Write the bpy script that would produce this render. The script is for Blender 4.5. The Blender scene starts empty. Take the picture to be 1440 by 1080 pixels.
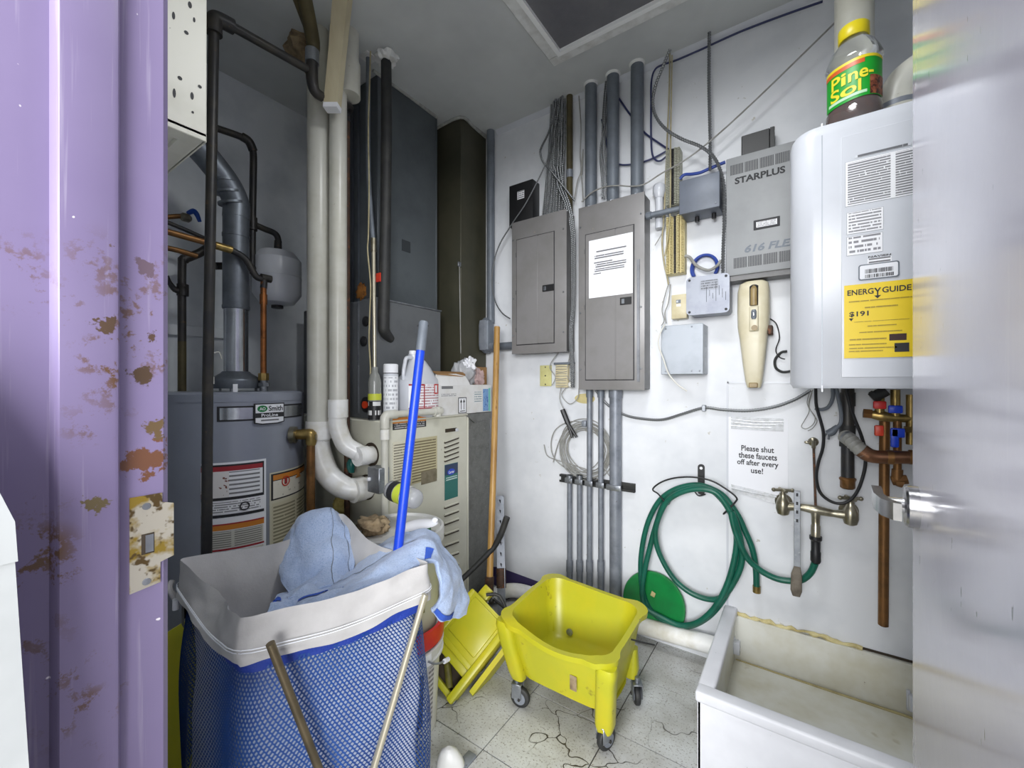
import bpy, bmesh, math, random
from mathutils import Vector, Matrix, noise
random.seed(7)
V = Vector
PI = math.pi
SC = bpy.context.scene
COL = SC.collection

# ------------------------------------------------------------------ camera
H = 1.21            # lens height above the floor
FPX = 585.0         # focal length in pixels of a 1440 wide frame
YAW = math.radians(34.695)
CY_, SY_ = math.cos(YAW), math.sin(YAW)
cam_d = bpy.data.cameras.new('camera')
cam_d.sensor_width = 36.0
cam_d.lens = 36.0 * FPX / 1440.0
cam_d.clip_start = 0.02
cam = bpy.data.objects.new('camera', cam_d)
COL.objects.link(cam)
cam.location = (0, 0, H)
cam.rotation_euler = (PI / 2, 0, YAW)
SC.camera = cam

# ------------------------------------------------------------------ world, lamps, exposure
w = bpy.data.worlds.new('hall_light')
SC.world = w
w.use_nodes = True
bg = w.node_tree.nodes['Background']
bg.inputs['Color'].default_value = (0.93, 0.96, 1.0, 1)
bg.inputs['Strength'].default_value = 0.6


def area_light(name, loc, rot, sx, sy, power, color=(1, 1, 1)):
    d = bpy.data.lights.new(name, 'AREA')
    d.shape = 'RECTANGLE'
    d.size, d.size_y, d.energy, d.color = sx, sy, power, color
    o = bpy.data.objects.new(name, d)
    COL.objects.link(o)
    o.location = loc
    o.rotation_euler = rot
    return o


# hall ceiling panel, then two unseen fill lights added: hall side and closet ceiling
area_light('hall_near_panel', (-0.2, -1.3, 2.62), (math.radians(25), 0, 0), 1.3, 1.3, 14, (1.0, 0.99, 0.98))
area_light('hall_side_fill', (1.5, -3.4, 1.9), (math.radians(90), 0, math.radians(12)), 4.6, 1.5, 430, (0.98, 0.99, 1.0))  # upright panel added to throw light through the doorway onto the left side
FILL_AT = V((-0.30, 0.85, H + 1.51 - 0.12))
lo = area_light('closet_fill', FILL_AT, (0, 0, 0), 0.40, 0.40, 10, (0.97, 0.99, 1.0))  # added out of view to brighten the upper walls and ceiling
lo.data.shape = 'DISK'
SC.view_settings.view_transform = 'Standard'
SC.view_settings.look = 'None'
SC.view_settings.gamma = 1.0
SC.view_settings.use_curve_mapping = False
SC.view_settings.exposure = 0.50


# ------------------------------------------------------------------ sight-line helpers (metres on a known plane)
def ray(px, py):
    a, b = (px - 720) / FPX, (540 - py) / FPX
    return V((a * CY_ - SY_, a * SY_ + CY_, b))


def onY(px, py, Y):
    d = ray(px, py)
    t = Y / d.y
    return V((d.x * t, Y, H + d.z * t))


def onX(px, py, X):
    d = ray(px, py)
    t = X / d.x
    return V((X, d.y * t, H + d.z * t))


def onZ(px, py, Z):
    d = ray(px, py)
    t = (Z - H) / d.z
    return V((d.x * t, d.y * t, Z))


def onD(px, py, z):
    d = ray(px, py)
    return V((d.x * z, d.y * z, H + d.z * z))


def onP(px, py, p0, n):
    d = ray(px, py)
    o = V((0, 0, H))
    t = (V(p0) - o).dot(n) / d.dot(n)
    return o + d * t


def Ys(lst, Y):
    return [onY(p[0], p[1], Y if len(p) < 3 else p[2]) for p in lst]


def Xs(lst, X):
    return [onX(p[0], p[1], X if len(p) < 3 else p[2]) for p in lst]


# ------------------------------------------------------------------ mesh builder
def catmull(pts, res):
    if len(pts) < 3 or res < 2:
        return [V(p) for p in pts]
    P = [V(p) for p in pts]
    out = []
    for i in range(len(P) - 1):
        p0, p1, p2 = P[max(i - 1, 0)], P[i], P[i + 1]
        p3 = P[min(i + 2, len(P) - 1)]
        for k in range(res):
            t = k / res
            out.append(0.5 * ((2 * p1) + (p2 - p0) * t + (2 * p0 - 5 * p1 + 4 * p2 - p3) * t * t
                              + (3 * p1 - p0 - 3 * p2 + p3) * t ** 3))
    out.append(P[-1])
    return out


class B:
    def __init__(s):
        s.v, s.f, s.uv = [], [], {}

    def add(s, v, f, uv=None):
        o = len(s.v)
        s.v += [V(p) for p in v]
        for i, q in enumerate(f):
            if uv and uv[i]:
                s.uv[len(s.f)] = uv[i]
            s.f.append([k + o for k in q])
        return s

    def frombm(s, bm, M=None):
        bm.verts.index_update()
        s.add([(M @ v.co) if M else v.co.copy() for v in bm.verts], [[v.index for v in f.verts] for f in bm.faces])
        bm.free()
        return s

    def box(s, a, b, bev=0.0, seg=2, M=None):
        a, b = V(a), V(b)
        lo = V([min(a[i], b[i]) for i in range(3)])
        hi = V([max(a[i], b[i]) for i in range(3)])
        if bev <= 0:
            v = [V((x, y, z)) for z in (lo.z, hi.z) for y in (lo.y, hi.y) for x in (lo.x, hi.x)]
            if M:
                v = [M @ p for p in v]
            return s.add(v, [(0, 2, 3, 1), (4, 5, 7, 6), (0, 1, 5, 4), (2, 6, 7, 3), (0, 4, 6, 2), (1, 3, 7, 5)])
        bm = bmesh.new()
        bmesh.ops.create_cube(bm, size=1)
        for v in bm.verts:
            v.co = V([(lo[i] + hi[i]) / 2 + v.co[i] * (hi[i] - lo[i]) for i in range(3)])
        bev = min(bev, min(hi - lo) * 0.49)
        bmesh.ops.bevel(bm, geom=bm.edges[:], offset=bev, segments=seg, affect='EDGES', profile=0.5)
        return s.frombm(bm, M)

    def tube(s, pts, r, n=10, res=6, caps=True, rib=0.0, pitch=0.0):
        P = catmull(pts, res)
        if pitch:
            L = [0.0]
            for i in range(1, len(P)):
                L.append(L[-1] + (P[i] - P[i - 1]).length)
            m = max(2, int(L[-1] / pitch))
            Q, j = [], 0
            for k in range(m + 1):
                d = L[-1] * k / m
                while j < len(L) - 2 and L[j + 1] < d:
                    j += 1
                t = (d - L[j]) / max(L[j + 1] - L[j], 1e-9)
                Q.append(P[j].lerp(P[j + 1], min(t, 1)))
            P = Q
        N = len(P)
        rr = [r] * N if not isinstance(r, (list, tuple)) else None
        if rr is None:
            m = len(r) - 1
            rr = []
            for i in range(N):
                t = i / (N - 1) * m
                k = min(int(t), m - 1)
                rr.append(r[k] + (r[k + 1] - r[k]) * (t - k))
        tan = []
        for i in range(N):
            t = P[min(i + 1, N - 1)] - P[max(i - 1, 0)]
            tan.append(t.normalized() if t.length > 1e-9 else V((0, 0, 1)))
        up = V((0, 0, 1)) if abs(tan[0].z) < 0.9 else V((1, 0, 0))
        nrm = tan[0].cross(up).normalized()
        vs = []
        for i in range(N):
            if i:
                nrm = nrm - tan[i] * nrm.dot(tan[i])
                nrm = nrm.normalized() if nrm.length > 1e-6 else tan[i].orthogonal().normalized()
            bn = tan[i].cross(nrm)
            q = rr[i] * (1 - rib * (i % 2))
            for k in range(n):
                a = 2 * PI * k / n
                vs.append(P[i] + nrm * math.cos(a) * q + bn * math.sin(a) * q)
        fs = [(i * n + k, i * n + (k + 1) % n, (i + 1) * n + (k + 1) % n, (i + 1) * n + k)
              for i in range(N - 1) for k in range(n)]
        if caps:
            fs += [tuple(range(n - 1, -1, -1)), tuple((N - 1) * n + k for k in range(n))]
        return s.add(vs, fs)

    def cyl(s, a, b, r, n=20, r2=None):
        return s.tube([a, b], [r, r if r2 is None else r2], n, 1)

    def lathe(s, prof, c, axis=(0, 0, 1), n=32, caps=True):
        ax = V(axis).normalized()
        u = ax.orthogonal().normalized()
        q = ax.cross(u)
        c = V(c)
        vs = []
        for r, z in prof:
            for k in range(n):
                a = 2 * PI * k / n
                vs.append(c + ax * z + (u * math.cos(a) + q * math.sin(a)) * max(r, 1e-5))
        N = len(prof)
        fs = [(i * n + k, i * n + (k + 1) % n, (i + 1) * n + (k + 1) % n, (i + 1) * n + k)
              for i in range(N - 1) for k in range(n)]
        if caps:
            fs += [tuple(range(n - 1, -1, -1)), tuple((N - 1) * n + k for k in range(n))]
        return s.add(vs, fs)

    def prism(s, poly, vec, uv=False):
        p = [V(q) for q in poly]
        n = len(p)
        vec = V(vec)
        f = [tuple(range(n)), tuple(range(2 * n - 1, n - 1, -1))]
        f += [(i, i + n, (i + 1) % n + n, (i + 1) % n) for i in range(n)]
        u = None
        if uv and n == 4:
            u = [[(0, 0), (1, 0), (1, 1), (0, 1)]] + [None] * (len(f) - 1)
        return s.add(p + [q + vec for q in p], f, u)

    def ball(s, c, r, n=16, m=10):
        c = V(c)
        r = V(r) if isinstance(r, (tuple, list, Vector)) else V((r, r, r))
        vs, fs = [c + V((0, 0, -r.z))], []
        for i in range(1, m):
            t = -PI / 2 + PI * i / m
            for k in range(n):
                a = 2 * PI * k / n
                vs.append(c + V((r.x * math.cos(t) * math.cos(a), r.y * math.cos(t) * math.sin(a), r.z * math.sin(t))))
        vs.append(c + V((0, 0, r.z)))
        L = len(vs) - 1
        for k in range(n):
            fs.append((0, 1 + (k + 1) % n, 1 + k))
            fs.append((L, 1 + (m - 2) * n + k, 1 + (m - 2) * n + (k + 1) % n))
        for i in range(m - 2):
            for k in range(n):
                a, b = 1 + i * n, 1 + (i + 1) * n
                fs.append((a + k, a + (k + 1) % n, b + (k + 1) % n, b + k))
        return s.add(vs, fs)

    def grid(s, fn, nu, nv, close=False):
        vs = [fn(i / nu, j / nv) for j in range(nv + 1) for i in range(nu + (0 if close else 1))]
        W = nu if close else nu + 1
        fs, uv = [], []
        for j in range(nv):
            for i in range(nu):
                k = (i + 1) % W
                fs.append((j * W + i, j * W + k, (j + 1) * W + k, (j + 1) * W + i))
                uv.append([(i / nu, j / nv), ((i + 1) / nu, j / nv), ((i + 1) / nu, (j + 1) / nv), (i / nu, (j + 1) / nv)])
        return s.add(vs, fs, uv)

    def loft(s, secs, n=28, ex=2.6, caps=True, rot=0.0):
        # secs: (cx, cy, z, half_x, half_y[, exponent])
        vs = []
        cr, sr = math.cos(rot), math.sin(rot)
        for q in secs:
            e = q[5] if len(q) > 5 else ex
            for k in range(n):
                a = 2 * PI * k / n
                c, d = math.cos(a), math.sin(a)
                x = math.copysign(abs(c) ** (2 / e), c) * q[3]
                y = math.copysign(abs(d) ** (2 / e), d) * q[4]
                vs.append(V((q[0] + x * cr - y * sr, q[1] + x * sr + y * cr, q[2])))
        N = len(secs)
        fs = [(i * n + k, i * n + (k + 1) % n, (i + 1) * n + (k + 1) % n, (i + 1) * n + k)
              for i in range(N - 1) for k in range(n)]
        if caps:
            fs += [tuple(range(n - 1, -1, -1)), tuple((N - 1) * n + k for k in range(n))]
        return s.add(vs, fs)


BASE = {}


def mesh_of(b, name, m, off, fix=True, sharp=38):
    me = bpy.data.meshes.new(name)
    me.from_pydata([p - off for p in b.v], [], b.f)
    if b.uv:
        ul = me.uv_layers.new(name='UVMap')
        for i, q in b.uv.items():
            p = me.polygons[i]
            for k, li in enumerate(p.loop_indices):
                ul.data[li].uv = q[k]
    if fix:
        bm = bmesh.new()
        bm.from_mesh(me)
        bmesh.ops.recalc_face_normals(bm, faces=bm.faces)
        bm.to_mesh(me)
        bm.free()
    me.polygons.foreach_set('use_smooth', [True] * len(me.polygons))
    me.set_sharp_from_angle(angle=math.radians(sharp))
    if m:
        me.materials.append(m)
    me.update()
    return me


def thing(name, label, cat, base, group=None):
    o = bpy.data.objects.new(name, None)
    COL.objects.link(o)
    o.empty_display_size = 0.05
    o.location = V(base)
    o['label'], o['category'] = label, cat
    if group:
        o['group'] = group
    BASE[o] = V(base)
    return o


def part(par, name, b, m, label=None, kind=None, fix=True, sharp=38):
    base = BASE[par]
    o = bpy.data.objects.new(name, mesh_of(b, name, m, base, fix, sharp))
    COL.objects.link(o)
    o.parent = par
    BASE[o] = base
    if label:
        o['label'] = label
    if kind:
        o['kind'] = kind
    return o


def solo(name, label, cat, b, m, group=None, kind=None, fix=True, sharp=38):
    lo = V([min(p[i] for p in b.v) for i in range(3)])
    hi = V([max(p[i] for p in b.v) for i in range(3)])
    c = V(((lo.x + hi.x) / 2, (lo.y + hi.y) / 2, lo.z))
    o = bpy.data.objects.new(name, mesh_of(b, name, m, c, fix, sharp))
    COL.objects.link(o)
    o.location = c
    BASE[o] = c
    if label:
        o['label'] = label
    if cat:
        o['category'] = cat
    if group:
        o['group'] = group
    if kind:
        o['kind'] = kind
    return o


def struct(name, b, m, label=None, cat=None):
    o = solo(name, label, cat, b, m, kind='structure')
    return o


def text(par, name, s, c, right, up, wd, ht, m, shear=0.0, depth=0.0004, bold=0.02):
    cu = bpy.data.curves.new(name, 'FONT')
    cu.body = s
    cu.align_x = 'CENTER'
    cu.shear = shear
    cu.resolution_u = 3
    cu.offset = bold
    ob = bpy.data.objects.new(name, cu)
    me = bpy.data.meshes.new_from_object(ob)
    xs = [v.co.x for v in me.vertices]
    ys = [v.co.y for v in me.vertices]
    sx = wd / (max(xs) - min(xs))
    sy = ht / (max(ys) - min(ys))
    mx, my = (max(xs) + min(xs)) / 2, (max(ys) + min(ys)) / 2
    R, U = V(right).normalized(), V(up).normalized()
    n = R.cross(U)
    b = B()
    b.add([V(c) + R * (v.co.x - mx) * sx + U * (v.co.y - my) * sy + n * depth for v in me.vertices],
          [list(p.vertices) for p in me.polygons])
    bpy.data.objects.remove(ob)
    bpy.data.curves.remove(cu)
    bpy.data.meshes.remove(me)
    return part(par, name, b, m, fix=False)


# ------------------------------------------------------------------ materials
def lin(c):
    return tuple(((x / 255) / 12.92 if x / 255 <= 0.04045 else ((x / 255 + 0.055) / 1.055) ** 2.4) for x in c) + (1,)


class NT:
    def __init__(s, name):
        s.m = bpy.data.materials.new(name)
        s.m.use_nodes = True
        s.t = s.m.node_tree
        s.b = s.t.nodes['Principled BSDF']

    def n(s, typ, **kw):
        o = s.t.nodes.new(typ)
        for k, v in kw.items():
            if k in o.inputs:
                o.inputs[k].default_value = v
            else:
                setattr(o, k, v)
        return o

    def l(s, a, b):
        s.t.links.new(a, b)

    def coord(s, kind='Object', scale=(1, 1, 1)):
        tc = s.n('ShaderNodeTexCoord')
        mp = s.n('ShaderNodeMapping')
        mp.inputs['Scale'].default_value = scale
        s.l(tc.outputs[kind], mp.inputs['Vector'])
        return mp.outputs['Vector']

    def ramp(s, val, lo, hi):
        r = s.n('ShaderNodeMapRange')
        r.inputs['From Min'].default_value = lo
        r.inputs['From Max'].default_value = hi
        s.l(val, r.inputs['Value'])
        return r.outputs['Result']

    def math(s, op, a, b=None):
        o = s.n('ShaderNodeMath', operation=op)
        for i, q in enumerate((a, b)):
            if q is None:
                continue
            if isinstance(q, (int, float)):
                o.inputs[i].default_value = q
            else:
                s.l(q, o.inputs[i])
        return o.outputs[0]

    def mix(s, fac, a, b):
        o = s.n('ShaderNodeMix', data_type='RGBA')
        for i, q in ((0, fac), (6, a), (7, b)):
            if isinstance(q, (int, float, tuple)):
                o.inputs[i].default_value = q
            else:
                s.l(q, o.inputs[i])
        return o.outputs[2]

    def noise(s, vec, scale, detail=4, rough=0.6):
        o = s.n('ShaderNodeTexNoise')
        o.inputs['Scale'].default_value = scale
        o.inputs['Detail'].default_value = detail
        o.inputs['Roughness'].default_value = rough
        s.l(vec, o.inputs['Vector'])
        return o.outputs['Fac']

    def bump(s, h, strength, dist=0.002):
        o = s.n('ShaderNodeBump')
        o.inputs['Strength'].default_value = strength
        o.inputs['Distance'].default_value = dist
        s.l(h, o.inputs['Height'])
        s.l(o.outputs['Normal'], s.b.inputs['Normal'])


def mat(name, col, rough=0.5, metal=0.0, var=None, vs=6.0, vr=(0.42, 0.68), spots=None, ss=40.0, sr=(0.62, 0.66),
        bump=0.0, bs=80.0, scale=(1, 1, 1), coat=0.0, trans=0.0, spec=0.5, sheen=0.0, more=None):
    t = NT(name)
    b = t.b
    b.inputs['Roughness'].default_value = rough
    b.inputs['Metallic'].default_value = metal
    b.inputs['Coat Weight'].default_value = coat
    b.inputs['Transmission Weight'].default_value = trans
    b.inputs['Specular IOR Level'].default_value = spec
    b.inputs['Sheen Weight'].default_value = sheen
    c = lin(col)
    b.inputs['Base Color'].default_value = c
    if var or spots or bump:
        vec = t.coord('Object', scale)
        cur = c
        if var:
            cur = t.mix(t.ramp(t.noise(vec, vs), *vr), cur, lin(var))
        if spots:
            cur = t.mix(t.ramp(t.noise(vec, ss, 3, 0.7), *sr), cur, lin(spots))
        if more:
            for (cc, sc, rng) in more:
                cur = t.mix(t.ramp(t.noise(vec, sc, 5, 0.65), *rng), cur, lin(cc))
        if var or spots:
            t.l(cur, b.inputs['Base Color'])
        if bump:
            t.bump(t.noise(vec, bs, 3), bump)
    return t.m


def printed(name, rows, paper=(236, 236, 240), ink=(70, 70, 76), cols=1, dens=0.42, fill=0.5, words=26, rough=0.45):
    """paper with lines of small print"""
    t = NT(name)
    t.b.inputs['Roughness'].default_value = rough
    tc = t.n('ShaderNodeTexCoord')
    sp = t.n('ShaderNodeSeparateXYZ')
    t.l(tc.outputs['UV'], sp.inputs[0])
    u, v = sp.outputs[0], sp.outputs[1]
    rv = t.math('MULTIPLY', v, rows)
    line = t.math('GREATER_THAN', t.math('FRACT', rv), fill)
    row = t.math('FLOOR', rv)
    cb = t.n('ShaderNodeCombineXYZ')
    t.l(t.math('MULTIPLY', u, words), cb.inputs[0])
    t.l(t.math('MULTIPLY', row, 7.31), cb.inputs[1])
    nz = t.noise(cb.outputs[0], 1.0, 2)
    ok = t.math('GREATER_THAN', nz, dens)
    uc = t.math('FRACT', t.math('MULTIPLY', u, cols))
    mg = t.math('MULTIPLY', t.math('GREATER_THAN', uc, 0.05), t.math('LESS_THAN', uc, 0.95))
    mv = t.math('MULTIPLY', t.math('GREATER_THAN', v, 0.03), t.math('LESS_THAN', v, 0.97))
    f = t.math('MULTIPLY', t.math('MULTIPLY', line, ok), t.math('MULTIPLY', mg, mv))
    f = t.math('MULTIPLY', f, 0.85)
    t.l(t.mix(f, lin(paper), lin(ink)), t.b.inputs['Base Color'])
    return t.m


m_wall = mat('painted_wall', (226, 228, 232), 0.42, var=(208, 211, 216), vs=3.0, spots=(186, 184, 176), ss=22, sr=(0.68, 0.74), bump=0.12, bs=28)
m_walll = mat('left_wall_paint', (232, 236, 240), 0.6, var=(206, 212, 218), vs=3.0, bump=0.12, bs=28)
m_ceil = mat('ceiling_paint', (204, 207, 207), 0.7, var=(188, 191, 192), vs=2.0, bump=0.25, bs=60)
m_frame = None
m_white = mat('white_enamel', (204, 207, 214), 0.28, var=(197, 200, 207), vs=4)
m_offwhite = mat('aged_white_paint', (222, 220, 208), 0.45, var=(204, 202, 188), vs=5, spots=(120, 116, 100), ss=30, sr=(0.70, 0.74))
m_pvc = mat('white_pvc', (204, 203, 194), 0.32, var=(186, 184, 170), vs=5, spots=(146, 142, 128), ss=24, sr=(0.70, 0.78))
m_pvcw = mat('clean_pvc', (240, 240, 239), 0.3, var=(208, 204, 190), vs=7)
m_black = mat('black_plastic', (28, 28, 30), 0.45)
m_dark = mat('black_rubber', (36, 37, 38), 0.6, var=(52, 52, 50), vs=12)
m_iron = mat('black_iron_pipe', (52, 52, 54), 0.45, 0.4, var=(70, 66, 60), vs=10, spots=(90, 74, 56), ss=30, sr=(0.66, 0.74))
m_rust = mat('rusty_pipe', (84, 62, 48), 0.65, 0.2, var=(60, 46, 40), vs=14, spots=(120, 76, 50), ss=40, sr=(0.56, 0.64))
m_brownp = mat('old_brown_pipe', (86, 78, 52), 0.6, 0.2, var=(60, 54, 36), vs=10)
m_copper = mat('copper', (176, 112, 66), 0.35, 0.85, var=(120, 78, 48), vs=14, spots=(96, 70, 44), ss=36, sr=(0.6, 0.7))
m_copd = mat('tarnished_copper', (140, 100, 60), 0.45, 0.7, var=(108, 80, 52), vs=16)
m_brass = mat('brass', (176, 150, 92), 0.35, 0.85, var=(130, 110, 66), vs=20)
m_nickel = mat('worn_nickel', (166, 160, 142), 0.3, 0.85, var=(130, 124, 104), vs=22, spots=(100, 94, 76), ss=60, sr=(0.62, 0.72))
m_chrome = mat('satin_chrome', (190, 190, 192), 0.24, 1.0, var=(160, 160, 162), vs=20)
m_steel = mat('galvanised_steel', (152, 156, 162), 0.38, 0.75, var=(122, 126, 132), vs=16, spots=(176, 180, 184), ss=60, sr=(0.6, 0.7))
m_flue = mat('dull_flue_steel', (120, 126, 134), 0.42, 0.6, var=(96, 102, 110), vs=10)
m_shiny = mat('bright_flue_steel', (196, 200, 206), 0.2, 0.95, var=(170, 174, 180), vs=10)
m_emt = mat('grey_conduit', (136, 141, 150), 0.45, 0.25, var=(112, 117, 126), vs=14, spots=(90, 92, 96), ss=40, sr=(0.66, 0.72))
m_emtd = mat('dark_grey_conduit', (112, 119, 128), 0.5, 0.15, var=(96, 102, 110), vs=10, spots=(70, 74, 78), ss=34, sr=(0.68, 0.74))
m_bx = mat('armoured_cable_steel', (126, 128, 130), 0.42, 0.8)
m_panel = mat('panel_grey_enamel', (132, 130, 130), 0.36, 0.1, var=(122, 120, 118), vs=5, spots=(150, 140, 128), ss=28, sr=(0.70, 0.78))
m_paneld = mat('panel_side_grey', (104, 103, 103), 0.4, 0.15, var=(88, 88, 88), vs=10)
m_panell = mat('panel_bare_metal', (160, 162, 168), 0.3, 0.6, var=(136, 138, 142), vs=12)
m_boxg = mat('light_grey_box', (172, 178, 186), 0.4, 0.15, var=(158, 164, 172), vs=8)
m_boxd = mat('slate_grey_box', (108, 114, 126), 0.45, 0.1, var=(98, 104, 114), vs=8)
m_ksu = mat('phone_system_grey', (156, 158, 160), 0.5, var=(146, 148, 150), vs=6)
m_ink = mat('dark_ink', (38, 38, 42), 0.6)
m_cream = mat('yellowed_cream_plastic', (206, 196, 162), 0.4, var=(188, 174, 136), vs=12)
m_cream2 = mat('cream_plastic', (222, 214, 188), 0.35, var=(208, 198, 166), vs=9)
m_tan = mat('amber_plastic', (164, 142, 96), 0.4, var=(140, 118, 76), vs=14)
m_beigew = mat('beige_cable', (176, 166, 132), 0.55, var=(150, 140, 108), vs=20)
m_gwire = mat('grey_cable', (150, 150, 146), 0.5, var=(126, 124, 118), vs=20)
m_wwire = mat('white_cable', (214, 212, 204), 0.5)
m_bluec = mat('blue_data_cable', (38, 66, 150), 0.45)
m_navy = mat('navy_cable', (44, 50, 92), 0.5)
m_duct = mat('dark_grey_duct', (92, 98, 102), 0.42, 0.25, var=(80, 86, 90), vs=5, spots=(110, 114, 114), ss=26, sr=(0.70, 0.8))
m_ductb = mat('blue_grey_cabinet', (84, 90, 98), 0.45, 0.2, var=(70, 76, 84), vs=6)
m_coil = mat('slate_coil_box', (98, 101, 104), 0.45, 0.15, var=(88, 91, 94), vs=6)
m_olive = mat('olive_brown_duct', (74, 72, 58), 0.5, 0.2, var=(62, 62, 50), vs=4)
m_seam = mat('duct_mastic', (170, 172, 168), 0.6, var=(140, 140, 136), vs=30)
m_furn = mat('furnace_beige_enamel', (208, 207, 192), 0.4, 0.05, var=(198, 196, 180), vs=5, spots=(150, 144, 124), ss=24, sr=(0.70, 0.8))
m_filt = mat('speckled_zinc_panel', (112, 113, 110), 0.45, 0.4, var=(98, 98, 95), vs=24, spots=(140, 141, 138), ss=120, sr=(0.60, 0.72))
m_tank = mat('tank_grey_enamel', (146, 151, 164), 0.3, 0.1, var=(138, 143, 155), vs=4)
m_tankd = mat('tank_jacket_trim', (104, 108, 112), 0.35, 0.15)
m_red = mat('red_print', (160, 44, 52), 0.5)
m_redb = mat('red_plastic', (196, 26, 34), 0.4, var=(206, 66, 30), vs=5)
m_orange = mat('orange_print', (206, 130, 50), 0.5)
m_yel = mat('bucket_yellow', (182, 180, 36), 0.36, var=(196, 184, 30), vs=5, spots=(120, 104, 40), ss=12, sr=(0.66, 0.76), more=[((92, 78, 40), 34, (0.68, 0.74))])
m_yelin = mat('bucket_yellow_inside', (178, 175, 32), 0.4, var=(164, 160, 30), vs=5)
m_green = mat('green_plastic', (14, 128, 62), 0.35, var=(20, 108, 56), vs=8)
m_hose = mat('green_hose', (16, 94, 76), 0.38, var=(14, 78, 62), vs=14)
m_blue = mat('blue_plastic', (22, 66, 200), 0.35)
m_bluev = mat('blue_handle', (26, 84, 190), 0.4)
m_teal = mat('teal_print', (44, 110, 104), 0.5)
m_wood = mat('old_timber', (200, 190, 160), 0.7, var=(178, 164, 132), vs=8, spots=(120, 104, 76), ss=20, sr=(0.66, 0.76), scale=(1, 1, 0.2))
m_broom = mat('varnished_broomstick', (184, 144, 82), 0.4, var=(150, 110, 58), vs=12, scale=(1, 1, 0.15), spots=(122, 84, 42), ss=30, sr=(0.62, 0.72))
m_card = mat('brown_cardboard', (160, 122, 78), 0.8, var=(144, 108, 68), vs=12)
m_cardw = mat('white_printed_carton', (222, 222, 222), 0.6, var=(208, 206, 202), vs=10)
m_paper = mat('white_paper', (236, 237, 242), 0.6)
m_tape = mat('clear_tape', (214, 216, 220), 0.15, var=(190, 192, 194), vs=60, bump=0.4, bs=50)
m_yellab = mat('energy_yellow', (236, 204, 24), 0.42)
m_liner = mat('canvas_liner', (188, 186, 185), 0.85, var=(176, 174, 173), vs=9, bump=0.25, bs=140)
m_bag = mat('inner_white_sack', (230, 232, 238), 0.9)
m_net = mat('blue_netting', (24, 74, 148), 0.55, var=(20, 58, 126), vs=8)
m_netd = mat('blue_webbing', (24, 56, 152), 0.6, bump=0.8, bs=220)
m_towel = mat('pale_blue_terry', (168, 184, 212), 0.95, var=(152, 170, 202), vs=16, bump=1.0, bs=190, sheen=0.3, spots=(134, 154, 190), ss=260, sr=(0.50, 0.70))
m_stripe = mat('towel_blue_stripe', (48, 84, 178), 0.9, bump=0.8, bs=260)
m_bronze = mat('bronze_tube', (110, 98, 76), 0.35, 0.6, var=(84, 76, 60), vs=18)
m_paletube = mat('pale_metal_tube', (186, 180, 160), 0.3, 0.6)
m_pail = mat('white_pail', (214, 214, 212), 0.4, var=(200, 200, 196), vs=5)
m_pailc = mat('cream_pail', (206, 206, 182), 0.42, var=(194, 192, 168), vs=5)
m_sink = mat('sink_white', (216, 216, 208), 0.42, var=(196, 192, 172), vs=4.5, vr=(0.45, 0.7), spots=(150, 138, 92), ss=7, sr=(0.66, 0.8),
             more=[((120, 112, 90), 46, (0.70, 0.74))])
m_sinko = mat('sink_outer_white', (228, 229, 234), 0.4, var=(216, 217, 222), vs=5, spots=(96, 92, 84), ss=40, sr=(0.73, 0.75))
m_caulk = mat('yellowed_caulk', (214, 202, 150), 0.7, var=(180, 164, 110), vs=20)
m_gap = mat('dark_gap', (56, 46, 34), 0.8)
m_purplew = mat('purple_wall_paint', (72, 62, 104), 0.5, var=(60, 52, 90), vs=6)
m_mop = mat('dirty_cotton', (150, 132, 104), 0.95, var=(110, 92, 70), vs=30, bump=1, bs=120)
m_foam = mat('yellow_foam', (206, 190, 120), 0.95, var=(170, 152, 84), vs=40, bump=1, bs=90)
m_bottle = mat('clear_plastic', (236, 238, 238), 0.06, trans=0.92, spec=0.5)
m_amber = mat('amber_cleaner', (92, 34, 12), 0.12, var=(70, 24, 10), vs=6, coat=0.6)
m_bag2 = mat('thin_plastic_bag', (232, 234, 238), 0.2, trans=0.55, bump=0.4, bs=30)
m_hatch = mat('grey_hatch_panel', (112, 112, 116), 0.5, var=(98, 98, 104), vs=6, bump=0.3, bs=200)
m_hatchf = mat('hatch_frame_white', (226, 227, 226), 0.5, var=(206, 206, 203), vs=20)


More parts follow.
